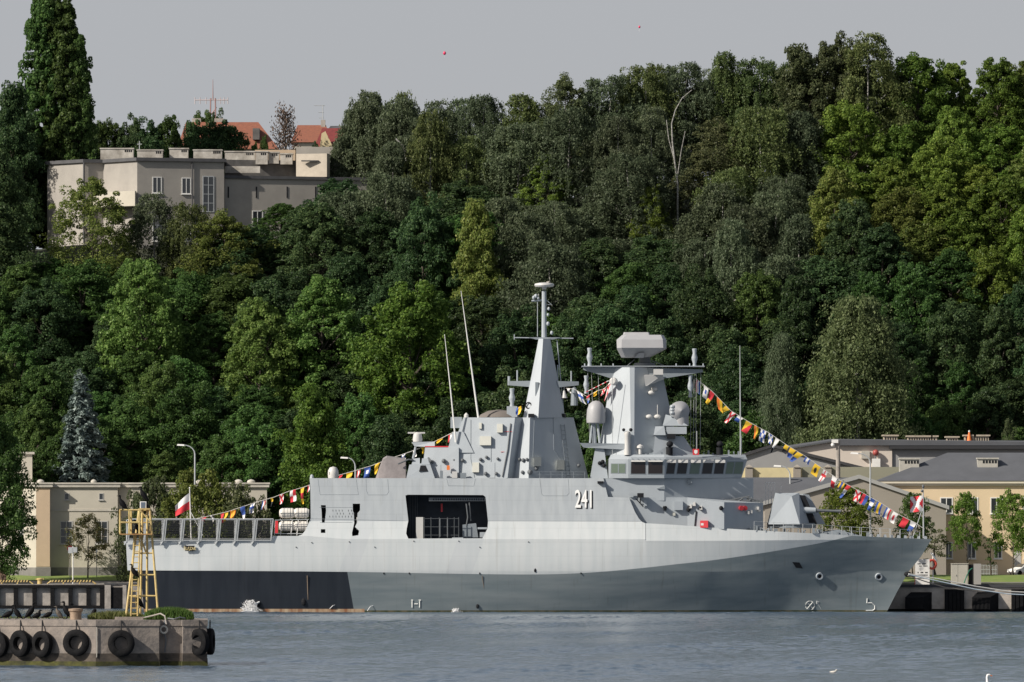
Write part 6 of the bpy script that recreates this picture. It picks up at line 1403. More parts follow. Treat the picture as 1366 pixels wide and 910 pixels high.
# main gun
gt = Facets([(1025, 1004.3), (1067, 1003.7), (1080, 1005.9)], [(1035, 1005.3), (1056, 1005.1, 662), (1066, 1006.1)], 699.5, 657.5)
mb = MB(); gt.add(mb); mb.hexa([P(1082, 699.5, 1008), P(1101, 699.5, 1008.4), P(1098, 699.5, 1010.4), P(1060, 699.5, 1010.6)], [P(1071, 659, 1008), P(1079, 660, 1008.2), P(1079, 660, 1009.4), P(1056, 659, 1009.4)]); gun = mb.build('main_gun', SG, ship)
mb = MB(); mb.hexa([P(1066, 698.5, 1006), P(1090, 698.5, 1006), P(1090, 698.5, 1008.1), P(1066, 698.5, 1008.1)], [P(1064, 660, 1006), P(1074, 661, 1006), P(1074, 661, 1008.1), P(1064, 660, 1008.1)]); mb.build('gun_mantlet', M['black'], gun)
mb = MB(); mb.tube([P(1068, 680.5, 1005.9), P(1088, 681, 1005.9)], [.42, .34], 12); mb.build('barrel_sleeve', SG, gun, smooth=True)
mb = MB(); mb.tube([P(1086, 680.9, 1005.9), P(1092, 681.2, 1005.9), P(1112, 681.8, 1005.9), P(1122, 682, 1005.9)], [.3, .19, .15, .2], 12); mb.build('gun_barrel', M['dsteel'], gun, smooth=True)
mb = MB(); mb.lathe([(3.0, 0), (3.0, .6)], Vector((X(1056, CL), CL, Z(704.5, CL))), n=24); mb.build('gun_ring', SGD, gun)
mb = MB(); rr = random.Random(6)
for k in range(46):
    a = rr.uniform(960, 1160); pz = py_top(a); Yq = CL - max(.4, hb4(a) - rr.uniform(1.0, 2.2)); h = rr.uniform(2, 7); w = rr.uniform(1, 4)
    if 1020 < a < 1085 and Yq > 1003.4: Yq = 1003.0
    if rr.random() < .5: mb.box(X(a, Yq), X(a + w, Yq), Yq, Yq + .5, Z(pz + .5, Yq), Z(pz - h, Yq))
    else: mb.tube([P(a, pz, Yq), P(a + rr.uniform(-6, 6), pz - h, Yq + .2)], .06, 5)
mb.build('deck_gear', SGD, ship)
mb = MB(); mb.hexa([P(1085, 714, 1004.2), P(1160, 718, 1006), P(1160, 718, 1008), P(1085, 714, 1009.8)], [P(1098, 709, 1005), P(1118, 706.5, 1006.2), P(1118, 706.5, 1007.8), P(1098, 709, 1009)]); mb.build('breakwater', SGD, ship)
mb = MB()
for a in range(1160, 1236, 9): Yq = CL - hb4(a) + .25; mb.hexa([P(a, py_top(a) + .5, Yq), P(a + 5, py_top(a) + .5, Yq), P(a + 5, py_top(a) + .5, Yq + .3), P(a, py_top(a) + .5, Yq + .3)], [P(a + 1, py_top(a) - 3.5, Yq), P(a + 4, py_top(a) - 3.5, Yq), P(a + 4, py_top(a) - 3.5, Yq + .3), P(a + 1, py_top(a) - 3.5, Yq + .3)])
mb.build('bulwark_stay', SG, ship)
for side in (-1, 1):
    mb = MB(); top = []; midr = []
    for k in range(18):
        p = 1006 + k * 13; q = remap(p, 168, 1243); h = hb4(p) - .12; Y_ = CL + side * h; v = Vector((X(q, CL - h), Y_, Z(py_top(p), 1000.2))); hh = 1.08 if p < 1225 else .8
        mb.tube([v, v + Vector((0, 0, hh))], .035, 5); top.append(v + Vector((0, 0, hh))); midr.append(v + Vector((0, 0, hh * .55)))
    mb.tube(top, .012, 4); mb.tube(midr, .010, 4); mb.build('guard_rail', M['steel'], ship)
# openings and marks on the bow
def hull_poly(mb, pts, off=.16):
    V = [P(a, c, hullY(a, c) - off) for a, c in pts]; mb.face(V)
mb = MB(); hull_poly(mb, [(1057, 750), (1066.5, 750.5), (1071, 758.5), (1062, 757.5)]); mb.build('hull_port', M['black'], hull)
for a, c in ((1093, 768.5), (1172, 769.3)):
    Yq = hullY(a, c); mb = MB(); mb.lathe([(.26, .0), (.26, .2), (.42, .22), (.46, .08), (.44, -.3)], P(a, c, Yq) + Vector((0, -.02, 0)), (.25, -1, -.25), 18); hw = mb.build('hawse_pipe', SG, hull, smooth=True)
    mb = MB(); mb.lathe([(.27, .0), (.27, .12)], P(a + .3, c, Yq) + Vector((0, -.03, 0)), (.25, -1, -.25), 16); mb.build('pipe_opening', M['black'], hw)
MARK = material('mark_white', (.66, .67, .65), .6)
def mark(lines, w=.09):
    if lines[0][0][0] > 800: lines = [[(a, c - 4.5) for a, c in L] for L in lines]
    else: lines = [[(a, c - 1.5) for a, c in L] for L in lines]
    mb = MB()
    for L in lines:
        V = [P(a, c, hullY(a, c) if a > 800 else CL - (hb1(a) + (hb2(a) - hb1(a)) * Z(c, 1000) / 4.8) ) - Vector((0, .02, 0)) for a, c in L]
        mb.tube(V, w, 4)
    return mb.build('draught_mark', MARK, hull)
mark([[(1157, 803), (1156.5, 809)], [(1156.5, 809), (1163, 809), (1167, 812.5), (1167, 817), (1164, 819)], [(1164, 819), (1155, 819)]], .07)
cir = [(1080.5 + 6 * math.cos(t * .45), 812.3 + 6 * math.sin(t * .45)) for t in range(15)]
mark([cir, [(1076.5, 808), (1084.5, 816.5)], [(1084, 808), (1077, 816.5)]], .045)
mark([[(1089.5, 806.5), (1096, 818.5)], [(1089.5, 806.5), (1089.8, 810)], [(1089.5, 806.5), (1092.5, 808)]], .045)
mark([[(550, 802.5), (550, 812)], [(560, 802.5), (560, 812)], [(552.5, 807.5), (557.5, 807.5)], [(548.5, 802.5), (551, 802.5)], [(558.5, 802.5), (561.5, 802.5)]], .08)
mb = MB()
for a, c, r_ in ((714, 761, .16), (637, 809, .18), (546, 765, .08), (512, 765, .08), (640, 765, .08), (775, 765, .08), (405, 803, .3), (345, 805, .25)): mb.ball(P(a, c, CL - hb2(a) - .0 if c < 790 else CL - hb1(a) - .25), r_, (1, .6, 1.6), 8, 6); mb.build('discharge_port', M['black'], hull); mb = MB()
mb = MB(); mb.tube([P(410, 768, CL - hb2(410) - .03), P(411, 800, CL - hb1(410) - .25)], .06, 4); mb.tube([P(643, 768, CL - hb2(643) - .0), P(648, 800, CL - hb1(645) - .2)], .04, 4); mb.build('rust_streak', material('rust', (.2, .15, .11), .9), hull)

# discharge water at the hull
FOAM = material('foam', (.8, .8, .8), .6)
def spray(px, base, w, h, n_, label, Y):
    mb = MB(); rr = random.Random(px)
    for k in range(n_):
        t = rr.random() ** 1.3; a = px + rr.gauss(0, w * (.5 + .3 * (1 - t))); c = base - h * t * rr.random() ** .5; r_ = rr.uniform(.02, .065)
        mb.ball(P(a, c, Y + rr.uniform(-.6, .1)), r_, (1.2, 1, 1), 5, 4)
    return tag(mb.build('foam', FOAM, None), label, 'water spray', kind='stuff')
spray(334, 816, 7, 16, 1300, 'white splash where water pours from the black stern quarter', CL - 6.4)
spray(608, 817, 4, 6, 160, 'small foam at the waterline below the boat bay', CL - 6.3)
mb = MB(); mb.tube([P(346, 803, CL - 6.2), P(340, 806, CL - 6.5), P(336, 813, CL - 6.7)], [.1, .12, .16], 6); mb.tube([P(440, 812, CL - 6), P(444, 808, CL - 6.3), P(447, 807, CL - 6)], .04, 5); mb.tube([P(490, 815, CL - 6.3), P(494, 809, CL - 6.3), P(498, 808, CL - 6)], .04, 5); tag(mb.build('water_jet', FOAM), 'thin jets of discharge water along the stern waterline', 'water spray', kind='stuff')
# ------------------------------------------------------------------ flags
FC = {'W': material('flag_white', (.78, .76, .74), .8), 'R': material('flag_red', (.62, .035, .05), .8), 'Y': material('flag_yellow', (.75, .48, .03), .8), 'B': material('flag_blue', (.045, .10, .36), .8), 'K': material('flag_black', (.02, .02, .025), .8), 'O': material('flag_orange', (.75, .2, .03), .8)}
KEYS = list(FC)
def pat(code):
    k, *c = code.split(':'); c = c[0] if c else ''
    if k == 'solid': return lambda u, v: c[0]
    if k == 'v': return lambda u, v: c[min(len(c) - 1, int(v * len(c)))]           # bands across the fly
    if k == 'h': return lambda u, v: c[min(len(c) - 1, int(u * len(c)))]           # bands along the fly
    if k == 'diag': return lambda u, v: c[0] if u + v < 1 else c[1]
    if k == 'cross': return lambda u, v: c[1] if abs(u - .5) < .15 or abs(v - .45) < .13 else c[0]
    if k == 'x': return lambda u, v: c[1] if abs(u - v) < .17 or abs(u + v - 1) < .17 else c[0]
    if k == 'chk': return lambda u, v: c[(int(u * 2.99 if len(c) > 2 else u * 2) + int(v * 2.99 if len(c) > 2 else v * 2)) % 2]
    if k == 'box': return lambda u, v: c[1] if abs(u - .5) < .2 and abs(v - .5) < .2 else c[0]
    if k == 'dot': return lambda u, v: c[1] if (u - .5) ** 2 + (v - .5) ** 2 < .06 else c[0]
    return lambda u, v: 'W'
def flag(name, A, Bv, fly, code, label, cat='flag', group=None, taper=0.0, wave=.12, nu=10, nv=12, seed=0):
    """cloth hung by the edge A-B, streaming along fly (all world vectors)"""
    f = pat(code); rr = random.Random(seed); ph = rr.uniform(0, 6); mb = MB(); A, Bv, fly = Vector(A), Vector(Bv), Vector(fly); m = (A + Bv) / 2; e = Bv - A
    rows = []
    for j in range(nv + 1):
        v = j / nv; row = []
        for i in range(nu + 1):
            u = i / nu; w = 1 - taper * v
            p = m + e * ((u - .5) * w) + fly * v + Vector((0, 0, -.12 * v * v))
            p += Vector((.05 * math.sin(v * 5 + ph + u), wave * math.sin(v * 6 + u * 2.0 + ph) * (.3 + v), .05 * math.sin(v * 5.5 + ph) * v)); row.append(p)
        rows.append(row)
    i0 = len(mb.v)
    for r in rows: mb.v += r
    for j in range(nv):
        for i in range(nu):
            a = i0 + j * (nu + 1) + i; mb.f.append((a, a + 1, a + nu + 2, a + nu + 1)); mb.m.append(KEYS.index(f((i + .5) / nu, (j + .5) / nv)))
    o = mb.build(name, [FC[k] for k in KEYS], smooth=True, angle=80); rebase(o, A)
    return tag(o, label, cat, group)
def line_path(pts, Y0, Y1): return [P(a, c, lerp(Y0, Y1, i / (len(pts) - 1))) for i, (a, c) in enumerate(pts)]
def at_line(path, px):
    xs_ = [PXL(v.x, v.y) for v in path]
    for i in range(len(path) - 1):
        if xs_[i] <= px <= xs_[i + 1]: return path[i].lerp(path[i + 1], (px - xs_[i]) / (xs_[i + 1] - xs_[i]))
    return path[-1] if px > xs_[-1] else path[0]
ROPE = material('rope_white', (.62, .6, .56), .8)
def hang(path, items, group, where, defl):
    for i, (px, w, code, (fx, fy), tp, desc) in enumerate(items):
        A = at_line(path, px - w * .43); Bv = at_line(path, px + w * .43); fx *= .92; fy *= .92
        nxt = items[i + 1][5] if i + 1 < len(items) else None; prv = items[i - 1][5] if i else None
        lab = f'{desc} flag {where} after {prv}' if prv else f'{desc} flag beginning the row {where}'
        flag('signal_flag', A, Bv, Vector((fx / 11.0, -.12, -fy / 11.0)), code, lab, 'signal flag', group, tp, seed=px)
bow = line_path([(928, 505), (950, 522), (975, 548), (1000, 563.5), (1025, 577), (1050, 594), (1075, 609), (1100, 627), (1125, 643.5), (1150, 657), (1175, 671), (1200, 687), (1222, 698), (1233, 706)], 1006, 1006.8)
mb = MB(); mb.tube(bow, .035, 5); tag(rebase(mb.build('flag_line', ROPE), bow[-1]), 'white dressing line running from the forward mast down to the bow', 'rope')
hang(bow, [(932, 6, 'h:RWB', (-2, 17), 0, 'red white blue hanging'), (942, 7, 'box:WB', (-2, 15), 0, 'white with blue square'), (951, 6, 'v:RRY', (-9, 15), .3, 'red and yellow tailed'), (960, 9, 'h:OY', (1, 17), .2, 'broad orange'), (971, 7, 'v:YY', (-9, 5), .7, 'small yellow pennant'),
  (979, 7, 'x:WR', (-13, 14), .5, 'white streamer with red cross'), (988, 8, 'v:WB', (-6, 5), .1, 'small white and blue'), (1000, 9, 'diag:YR', (-8, 13), 0, 'yellow over red diagonal'), (1010, 7, 'h:OY', (-4, 17), .6, 'orange and yellow pennant'), (1018.5, 8, 'chk:WBW', (-3, 16), 0, 'blue and white chequered'),
  (1029, 7, 'x:BW', (-3, 12), .3, 'blue with white saltire'), (1037, 6, 'v:WWK', (-9, 19), .8, 'long white and black pennant'), (1050, 6, 'v:YK', (-5, 11), 0, 'yellow and black'), (1058, 9, 'v:YB', (-7, 12), .5, 'yellow and blue short pennant'), (1068, 9, 'v:YB', (-15, 11), .6, 'yellow and blue long pennant'),
  (1078, 8, 'h:BWB', (-3, 6), 0, 'small blue white blue'), (1091, 9, 'dot:YK', (-7, 14), 0, 'yellow with black ball'), (1102, 6, 'cross:WR', (-9, 14), 0, 'white with red cross'), (1113, 8, 'v:WR', (-3, 14), .4, 'white and red half'), (1124, 7, 'h:YBY', (-4, 8), 0, 'yellow and blue striped'),
  (1133, 6, 'v:RWB', (-14, 17), .6, 'red white blue tailed'), (1146, 8, 'x:WR', (-6, 14), .1, 'white with red diagonal'), (1156, 9, 'h:RB', (-8, 12), 0, 'red and blue half'), (1165, 6, 'v:BWB', (-7, 15), .2, 'blue white narrow'), (1174, 9, 'h:BYB', (-5, 14), 0, 'blue and yellow striped'),
  (1186, 8, 'h:BWR', (-6, 14), 0, 'blue white red striped'), (1195, 8, 'dot:WR', (-7, 14), .2, 'white with red ball'), (1209, 9, 'solid:R', (-7, 11), 0, 'plain red'), (1219, 8, 'v:WB', (-7, 12), .2, 'white and blue')], 'signal flags dressing the ship forward', 'on bow line', 0)
aft = line_path([(262, 692), (283, 687.5), (304, 682.5), (325, 675.5), (345, 669), (365, 663.5), (385, 655.5), (405, 650), (425, 642.5), (445, 636), (470, 629), (495, 621.5), (520, 612), (545, 603.5), (570, 594), (590, 584), (604, 577)], 1006, 1006)
mb = MB(); mb.tube(aft, .035, 5); tag(rebase(mb.build('flag_line', ROPE), aft[0]), 'white dressing line climbing from the stern rail to the funnel', 'rope')
hang(aft, [(272, 7, 'solid:R', (-2, 5), 0, 'small plain red'), (283, 5, 'h:WK', (2, 8), .6, 'white and black pennant'), (296, 5, 'solid:R', (1, 13), .3, 'narrow red'), (302, 5, 'solid:Y', (-2, 12), .3, 'narrow yellow'), (311, 8, 'h:OYOYO', (-2, 12), .2, 'orange and yellow striped'), (324, 8, 'v:BBW', (1, 18), .7, 'blue and white long pennant'),
  (337, 7, 'cross:WB', (-2, 13), 0, 'white with blue cross'), (352, 5, 'h:BWR', (-2, 12), .2, 'blue white red narrow'), (363, 3, 'v:YK', (-1, 11), .4, 'narrow black'), (376, 6, 'x:WR', (-1, 13), .2, 'white with red saltire'), (391, 9, 'chk:WR', (0, 16), 0, 'red and white chequered'), (403, 6, 'v:YRY', (1, 23), .7, 'yellow and red long pennant'), (413, 5, 'h:RWB', (-1, 8), 0, 'red white blue small'),
  (455, 5, 'solid:R', (-2, 5), 0, 'half hidden red'), (466, 9, 'solid:Y', (-1, 9), 0, 'plain yellow'), (478, 5, 'h:RWR', (0, 11), 0, 'red white striped'), (490, 9, 'box:BW', (-1, 14), 0, 'blue with white square'), (504, 8, 'solid:Y', (-4, 15), .7, 'yellow pennant by the canvas shelter'), (538, 6, 'x:BW', (1, 7), .2, 'small blue and white'), (553, 4, 'solid:W', (1, 9), .2, 'narrow white'), (564, 6, 'solid:Y', (1, 8), .6, 'small yellow pennant'), (588, 10, 'solid:Y', (-5, 6), .3, 'yellow on the funnel'), (600, 5, 'h:RW', (0, 10), 0, 'red and white by the funnel')],
  'signal flags dressing the ship aft', 'on stern line', 0)
midl = line_path([(755, 518), (766, 519), (783, 529), (797, 521), (806, 519), (813, 511), (817, 505)], 1006, 1004)
mb = MB(); mb.tube(midl, .03, 5); tag(rebase(mb.build('flag_line', ROPE), midl[0]), 'short dressing line between the two masts', 'rope')
hang(midl, [(758, 5, 'solid:W', (3, 6), .6, 'small white pennant'), (772, 9, 'cross:WB', (7, 15), 0, 'large white with blue cross'), (785, 5, 'v:RWB', (-1, 10), .6, 'red white blue pennant'), (795, 6, 'solid:Y', (-2, 6), .3, 'small yellow'), (806, 6, 'x:WR', (-2, 8), 0, 'white with red triangle'), (813, 5, 'x:WR', (-5, 22), 0, 'long white with red cross')], 'signal flags between the masts', 'between the masts', 0)
mb = MB(); q0, q1 = P(782, 523, 1004.5), P(812, 508, 1004); n_ = 10
for k in range(n_): mb.tube([q0.lerp(q1, k / n_), q0.lerp(q1, (k + 1) / n_)], .05, 5, m=k % 2)
tag(rebase(mb.build('striped_rope', [M['red'], M['white']]), q0), 'red and white twisted rope between the masts', 'rope')
ml = line_path([(688, 545), (697, 541)], 1005, 1004.5)
hang(ml, [(690, 4, 'solid:B', (0, 9), 0, 'blue strip'), (694, 4, 'solid:Y', (-2, 10), 0, 'yellow strip'), (698, 4, 'v:KB', (-2, 10), .3, 'dark strip')], 'flags at the foot of the aft mast', 'at the aft mast foot', 0)
# ensign and jack
Y = 1003.0
t = thing('ensign_staff', P(255, 720, Y), 'thin ensign staff with stays standing on the flight deck at the stern', 'flagstaff')
mb = MB(); mb.tube([P(255, 720, Y), P(253, 652, Y)], [.09, .05], 6); mb.tube([P(254.5, 683, Y), P(271, 715, Y)], .05, 5); mb.ball(P(253, 651, Y), .1, n=8, k=6); mb.build('staff', M['white'], t)
flag('ensign', P(254, 679, Y), P(253, 657, Y), Vector((-20 / 11, -.3, -13 / 11)), 'h:RW', 'white over red ensign flying from the stern staff', 'flag', taper=.35, wave=.2, seed=3)
Y = CL
t = thing('jack_staff', P(1232, 718, Y), 'jack staff with small lamp at the tip of the bow', 'flagstaff')
mb = MB(); mb.tube([P(1232, 718, Y), P(1231.5, 650, Y)], [.1, .06], 6); mb.tube([P(1230, 680, Y), P(1218, 716, Y - .3)], .05, 5); mb.build('staff', M['steel'], t)
mb = MB(); mb.ball(P(1231.5, 649, Y), .16, (1, 1, 1.6), 8, 6); mb.ball(P(1230, 655, Y), .18, n=8, k=6); mb.build('lamp', M['dsteel'], t)
flag('jack', P(1231.5, 682, Y), P(1231.5, 661, Y), Vector((-18 / 11, -.2, -.1)), 'x:RW', 'red and white naval jack flying at the bow', 'flag', wave=.22, seed=9)
# mooring ropes
for k, (pts, col, lab) in enumerate([([(1212, 765.5), (1250, 772), (1300, 782), (1345, 789), (1400, 792)], ROPE, 'uppermost pale mooring rope from the bow to the quay'), ([(1212, 766.5), (1250, 775), (1300, 786), (1345, 792.5), (1400, 795)], material('rope_blue_white', (.5, .58, .64), .8), 'pale blue mooring rope sagging lowest from the bow'),
                                     ([(1211, 768), (1235, 776), (1262, 784), (1300, 788.5), (1345, 790), (1400, 790.5)], material('rope_brown', (.28, .24, .2), .9), 'brown mooring rope from the bow fairlead')]):
    V = [P(a, c, lerp(1006, 1010.4, i / (len(pts) - 1))) for i, (a, c) in enumerate(pts)]
    mb = MB(); mb.tube(V, .075, 6); tag(rebase(mb.build('mooring_rope', col, smooth=True), V[-1]), lab, 'rope')
mb = MB(); mb.ball(P(1211, 766, CL - .35), .4, (1.2, .6, .8)); mb.build('bow_fairlead', M['black'], hull)

# ------------------------------------------------------------------ foreground pier
PT = 2.62
PC = material('old_concrete', (0.30, 0.255, 0.22), 0.95, col2=(0.15, 0.135, 0.125), vscale=1.1, bump=0.8, bscale=4)
lp = [(-120, 476.2), (128, 470.2), (212, 470.9), (214, 471.5), (243, 471.6), (244, 471.0), (276, 471.4), (276, 486), (-120, 486)]
pier = thing('pier_head', (X(100, 475), 475, 0), 'low concrete pier head with tyre fenders in the left foreground', 'pier')
mb = MB(); prism(mb, lp, -2, PT - .34); mb.build('wall', PC, pier)
mb = MB(); slab(mb, lp, .05, PT - .338, PT); mb.build('coping', PC, pier)
mb = MB(); slab(mb, lp, .05, -1, .26); mb.build('weed_band', material('green_weed', (.08, .08, .015), .9, col2=(.02, .02, .01), vscale=2.2), pier)
mb = MB(); slab(mb, lp, .02, .262, .72); mb.build('tide_stain', material('tide_stain', (.13, .105, .085), .95, col2=(.03, .027, .024), vscale=1.3, stretch=(1, 1, 1.5)), pier)
mb = MB(); x_ = X(129, 470.2); mb.box(x_ - .02, x_ + .02, 470.13, 470.17, .5, PT - .4)
for z in (1.1, 1.75): pass
mb.build('wall_joint', STONE, pier)
mb = MB(); mb.box(X(154, 475), X(192, 475), 474.2, 477.5, PT + .003, PT + .16); mb.build('footing', PC, pier)
mb = MB(); mb.lathe([(.34, 0), (.33, .3), (.36, .45), (.42, .5), (.42, .62), (.1, .66)], (X(101, 474.5), 474.5, PT), n=14); mb.build('stone_bollard', material('rusty_bollard', (.3, .22, .16), .9, var=.4, vscale=3), pier, smooth=True)
def wallY(px):
    for (a, y0), (c, y1) in zip(lp, lp[1:]):
        if a <= px <= c: return lerp(y0, y1, (px - a) / (c - a))
    return 471.4
def tyre(px, py, ax, label, R_=.76, Yo=None):
    ax = Vector(ax).normalized(); Y = (Yo if Yo else wallY(px)); c0 = P(px, py, Y) + (Vector((0, -.27, 0)) if Yo is None else Vector((0, 0, 0)))
    t = thing('tyre_fender', c0, label, 'tyre')
    mb = MB(); pr = [(.40, -.2), (.5, -.235), (.66, -.225), (R_, -.15), (R_ + .01, 0), (R_, .15), (.66, .225), (.5, .235), (.40, .2), (.37, 0), (.40, -.2)]
    mb.lathe(pr, c0, ax, 28)
    mb.f = mb.f[:-2]; mb.m = mb.m[:-2]
    mb.build('tread', M['rubber'], t, smooth=True)
    mb = MB(); up = Vector((0, 0, 1)); top_ = Vector((c0.x, c0.y + .2, PT - .02))
    mb.tube([c0 + up * .42 - ax * -.0 + Vector((0, -.02, 0)), c0 + up * .8, top_], .04, 5); mb.build('chain', M['black'], t)
    return t
tyre(-4, 860, (-.55, -.8, 0), 'tyre cut by the left edge of the view on the pier wall')
tyre(27.5, 858.5, (-.7, -.72, 0), 'turned tyre second from the left edge on the pier wall')
tyre(56.5, 859.5, (-.7, -.72, .05), 'turned tyre with a rusty chain between two others on the pier wall')
tyre(102, 857.5, (-.25, -.95, .05), 'round tyre left of the pale vertical joint in the pier wall')
tyre(162, 858.5, (.03, -1, .1), 'largest looking round tyre right of the pale joint below the light tower')
tyre(266, 856.5, (-.75, -.66, 0), 'turned tyre near the right corner of the pier')
tyre(280, 856, (1, -.1, 0), 'tyre seen edge on hanging on the end face of the pier', Yo=472.6)
mb = MB(); c0 = P(218.5, 840, 471.2); mb.torus(c0, .2, .06, (.2, -1, .2), 16, 6); rg = thing('mooring_ring', c0, 'pale mooring ring with hanging chain in the pier wall notch', 'mooring ring'); mb.build('ring', STONE, rg, smooth=True)
mb = MB(); mb.tube([c0 + Vector((0, .1, -.1)), c0 + Vector((.12, .2, -.6)), c0 + Vector((.05, .2, -1.3))], .05, 5); mb.tube([c0 + Vector((.0, .2, .2)), c0 + Vector((.1, .25, .55))], .07, 6); mb.build('chain', M['dsteel'], rg)
for (pts, lab) in (([(192, 824, 472.6), (205, 821, 472.2), (214, 818.5, 471.8), (220, 822, 471.5), (222, 833, 471.3)], 'pale hose draped over the pier edge'), ([(224, 825, 472.2), (232, 826, 471.9), (240, 823.5, 472), (247, 825, 472.2)], 'dark rope lying along the pier edge')):
    V = [P(a, c, Y) for a, c, Y in pts]; mb = MB(); mb.tube(V, .045, 6); tag(rebase(mb.build('hose', M['concrete'] if 'pale' in lab else M['dsteel'], smooth=True), V[0]), lab, 'hose')
# grass on the pier
def grass(px0, px1, Y0, Y1, n_, h, label, col):
    xs_ = rng.uniform(X(px0, Y0), X(px1, Y0), n_); ys_ = rng.uniform(Y0, Y1, n_); hh = h * rng.uniform(.4, 1.1, n_) * (.55 + .45 * np.sin(np.clip((xs_ - X(px0, Y0)) / (X(px1, Y0) - X(px0, Y0)), 0, 1) * math.pi) ** .5)
    cen = np.stack([xs_ + rng.normal(size=n_) * .05, ys_, PT + hh * .5], 1); nrm = np.stack([rng.normal(size=n_) * .5, -np.ones(n_), rng.normal(size=n_) * .3], 1); tg = np.stack([rng.normal(size=n_) * .3, rng.normal(size=n_) * .2, np.ones(n_)], 1)
    me = leaf_mesh('grass', cen, nrm, hh * .55, np.full(n_, .022), tg); o = bpy.data.objects.new('grass', me); COL.objects.link(o); me.materials.clear(); me.materials.append(col); return tag(o, label, 'grass', kind='stuff')
GRS = foliage('grass_green', (.05, .09, .02), (.08, .14, .03), (.14, .19, .05)); GRS2 = foliage('grass_dry', (.09, .1, .03), (.13, .15, .05), (.2, .2, .08))
grass(194, 255, 472.6, 475, 5200, .72, 'thick green grass on the pier right of the light tower', GRS); grass(118, 190, 475, 478, 2600, .5, 'low dry grass on the pier left of the light tower', GRS2); grass(-60, 100, 480, 485, 400, .2, 'sparse grass at the back of the pier top', GRS2)
# yellow light tower
lt_ = thing('light_tower', (X(188, 476), 476, PT), 'yellow steel harbour light tower with ladder and railed platform on the pier', 'light tower')
zt, zb = Z(680, 476), PT + .003
fx = {('l', 'n'): ((167.5, 475.2), (185.5, 475.8)), ('r', 'n'): ((211.5, 475.2), (200, 475.8)), ('l', 'f'): ((187, 477.6), (190, 476.9)), ('r', 'f'): ((196, 477.6), (196.5, 476.9))}
def legpt(k, t): (a, y0), (c, y1) = fx[k]; return Vector((lerp(X(a, y0), X(c, y1), t), lerp(y0, y1, t), lerp(zb, zt, t)))
for k in fx: mb = MB(); mb.tube([legpt(k, 0), legpt(k, 1)], .066, 8); mb.build('leg', M['yellow'], lt_, smooth=True)
order = [('l', 'n'), ('r', 'n'), ('r', 'f'), ('l', 'f')]
for py in (795, 767, 738):
    t_ = (Z(py, 476) - zb) / (zt - zb); mb = MB()
    for i in range(4): mb.tube([legpt(order[i], t_), legpt(order[(i + 1) % 4], t_)], .055, 6)
    mb.build('cross_brace', M['yellow'], lt_)
rods([[legpt(('l', 'n'), .25), legpt(('l', 'n'), .02) + Vector((.35, .3, 0))], [P(186, 712, 475.7), P(195, 738, 475.7)], [legpt(('l', 'f'), 0) + Vector((-.1, -.4, 0)), P(181, 795, 475.4)]], .05, 'strut', M['yellow'], lt_, 6)
PLT = material('rusty_yellow', (.5, .33, .12), .7, col2=(.25, .12, .05), vscale=3)
mb = MB(); mb.box(X(159.5, 475), X(203, 475), 474.9, 477.4, Z(713.6, 476), Z(712, 476)); mb.build('platform', PLT, lt_)
mb = MB(); Ya, Yb = 474.95, 477.35; zr_ = [Z(697, 476), Z(680.5, 476)]; z0 = Z(712, 476) + .003
for z in zr_:
    mb.tube([(X(160, Ya), Ya, z), (X(186, Ya), Ya, z)], .05, 6); mb.tube([(X(160, Ya), Ya, z), (X(160.5, Yb), Yb, z)], .05, 6); mb.tube([(X(160.5, Yb), Yb, z), (X(201, Yb), Yb, z)], .045, 6)
mb.tube([(X(186, Ya), Ya, zr_[1]), (X(202, Ya), Ya, zr_[0])], .045, 6)
for a, Yq in ((160, Ya), (172.5, Ya), (186, Ya), (160.5, Yb), (175, Yb), (189, Yb), (201, Yb)): mb.tube([(X(a, Yq), Yq, z0), (X(a, Yq), Yq, zr_[1])], .05, 6)
mb.build('railing', M['yellow'], lt_)
mb = MB()
for a0, a1 in ((174.5, 179), (183.5, 186.5)): mb.tube([P(a0, 822, 475.0), P(a1, 712, 475.3)], .045, 6)
for k in range(14): t_ = k / 14; mb.tube([P(lerp(174.5, 179, t_), 819 - k * 7.6, 475.0 + .3 * t_), P(lerp(183.5, 186.5, t_), 819 - k * 7.6, 475.0 + .3 * t_)], .03, 5)
mb.build('ladder', M['yellow'], lt_)
mb = MB(); mb.box(X(185, 475.9), X(200.5, 475.9), 475.7, 477, zt + .002, zt + .08); mb.build('top_plate', M['yellow'], lt_)
mb = MB(); mb.box(X(186.5, 476), X(195, 476), 476, 476.6, zt + .085, Z(669, 476)); lh = mb.build('lantern', M['white'], lt_)
mb = MB(); mb.box(X(188, 476), X(193.7, 476), 475.985, 475.997, Z(678, 476), Z(670, 476)); mb.build('lantern_glass', material('blue_grey_glass', (.12, .15, .2), .2), lh)
mb = MB(); mb.box(X(195.2, 476), X(197.5, 476), 476.1, 476.6, zt + .085, Z(672, 476)); mb.build('battery_box', M['black'], lt_)

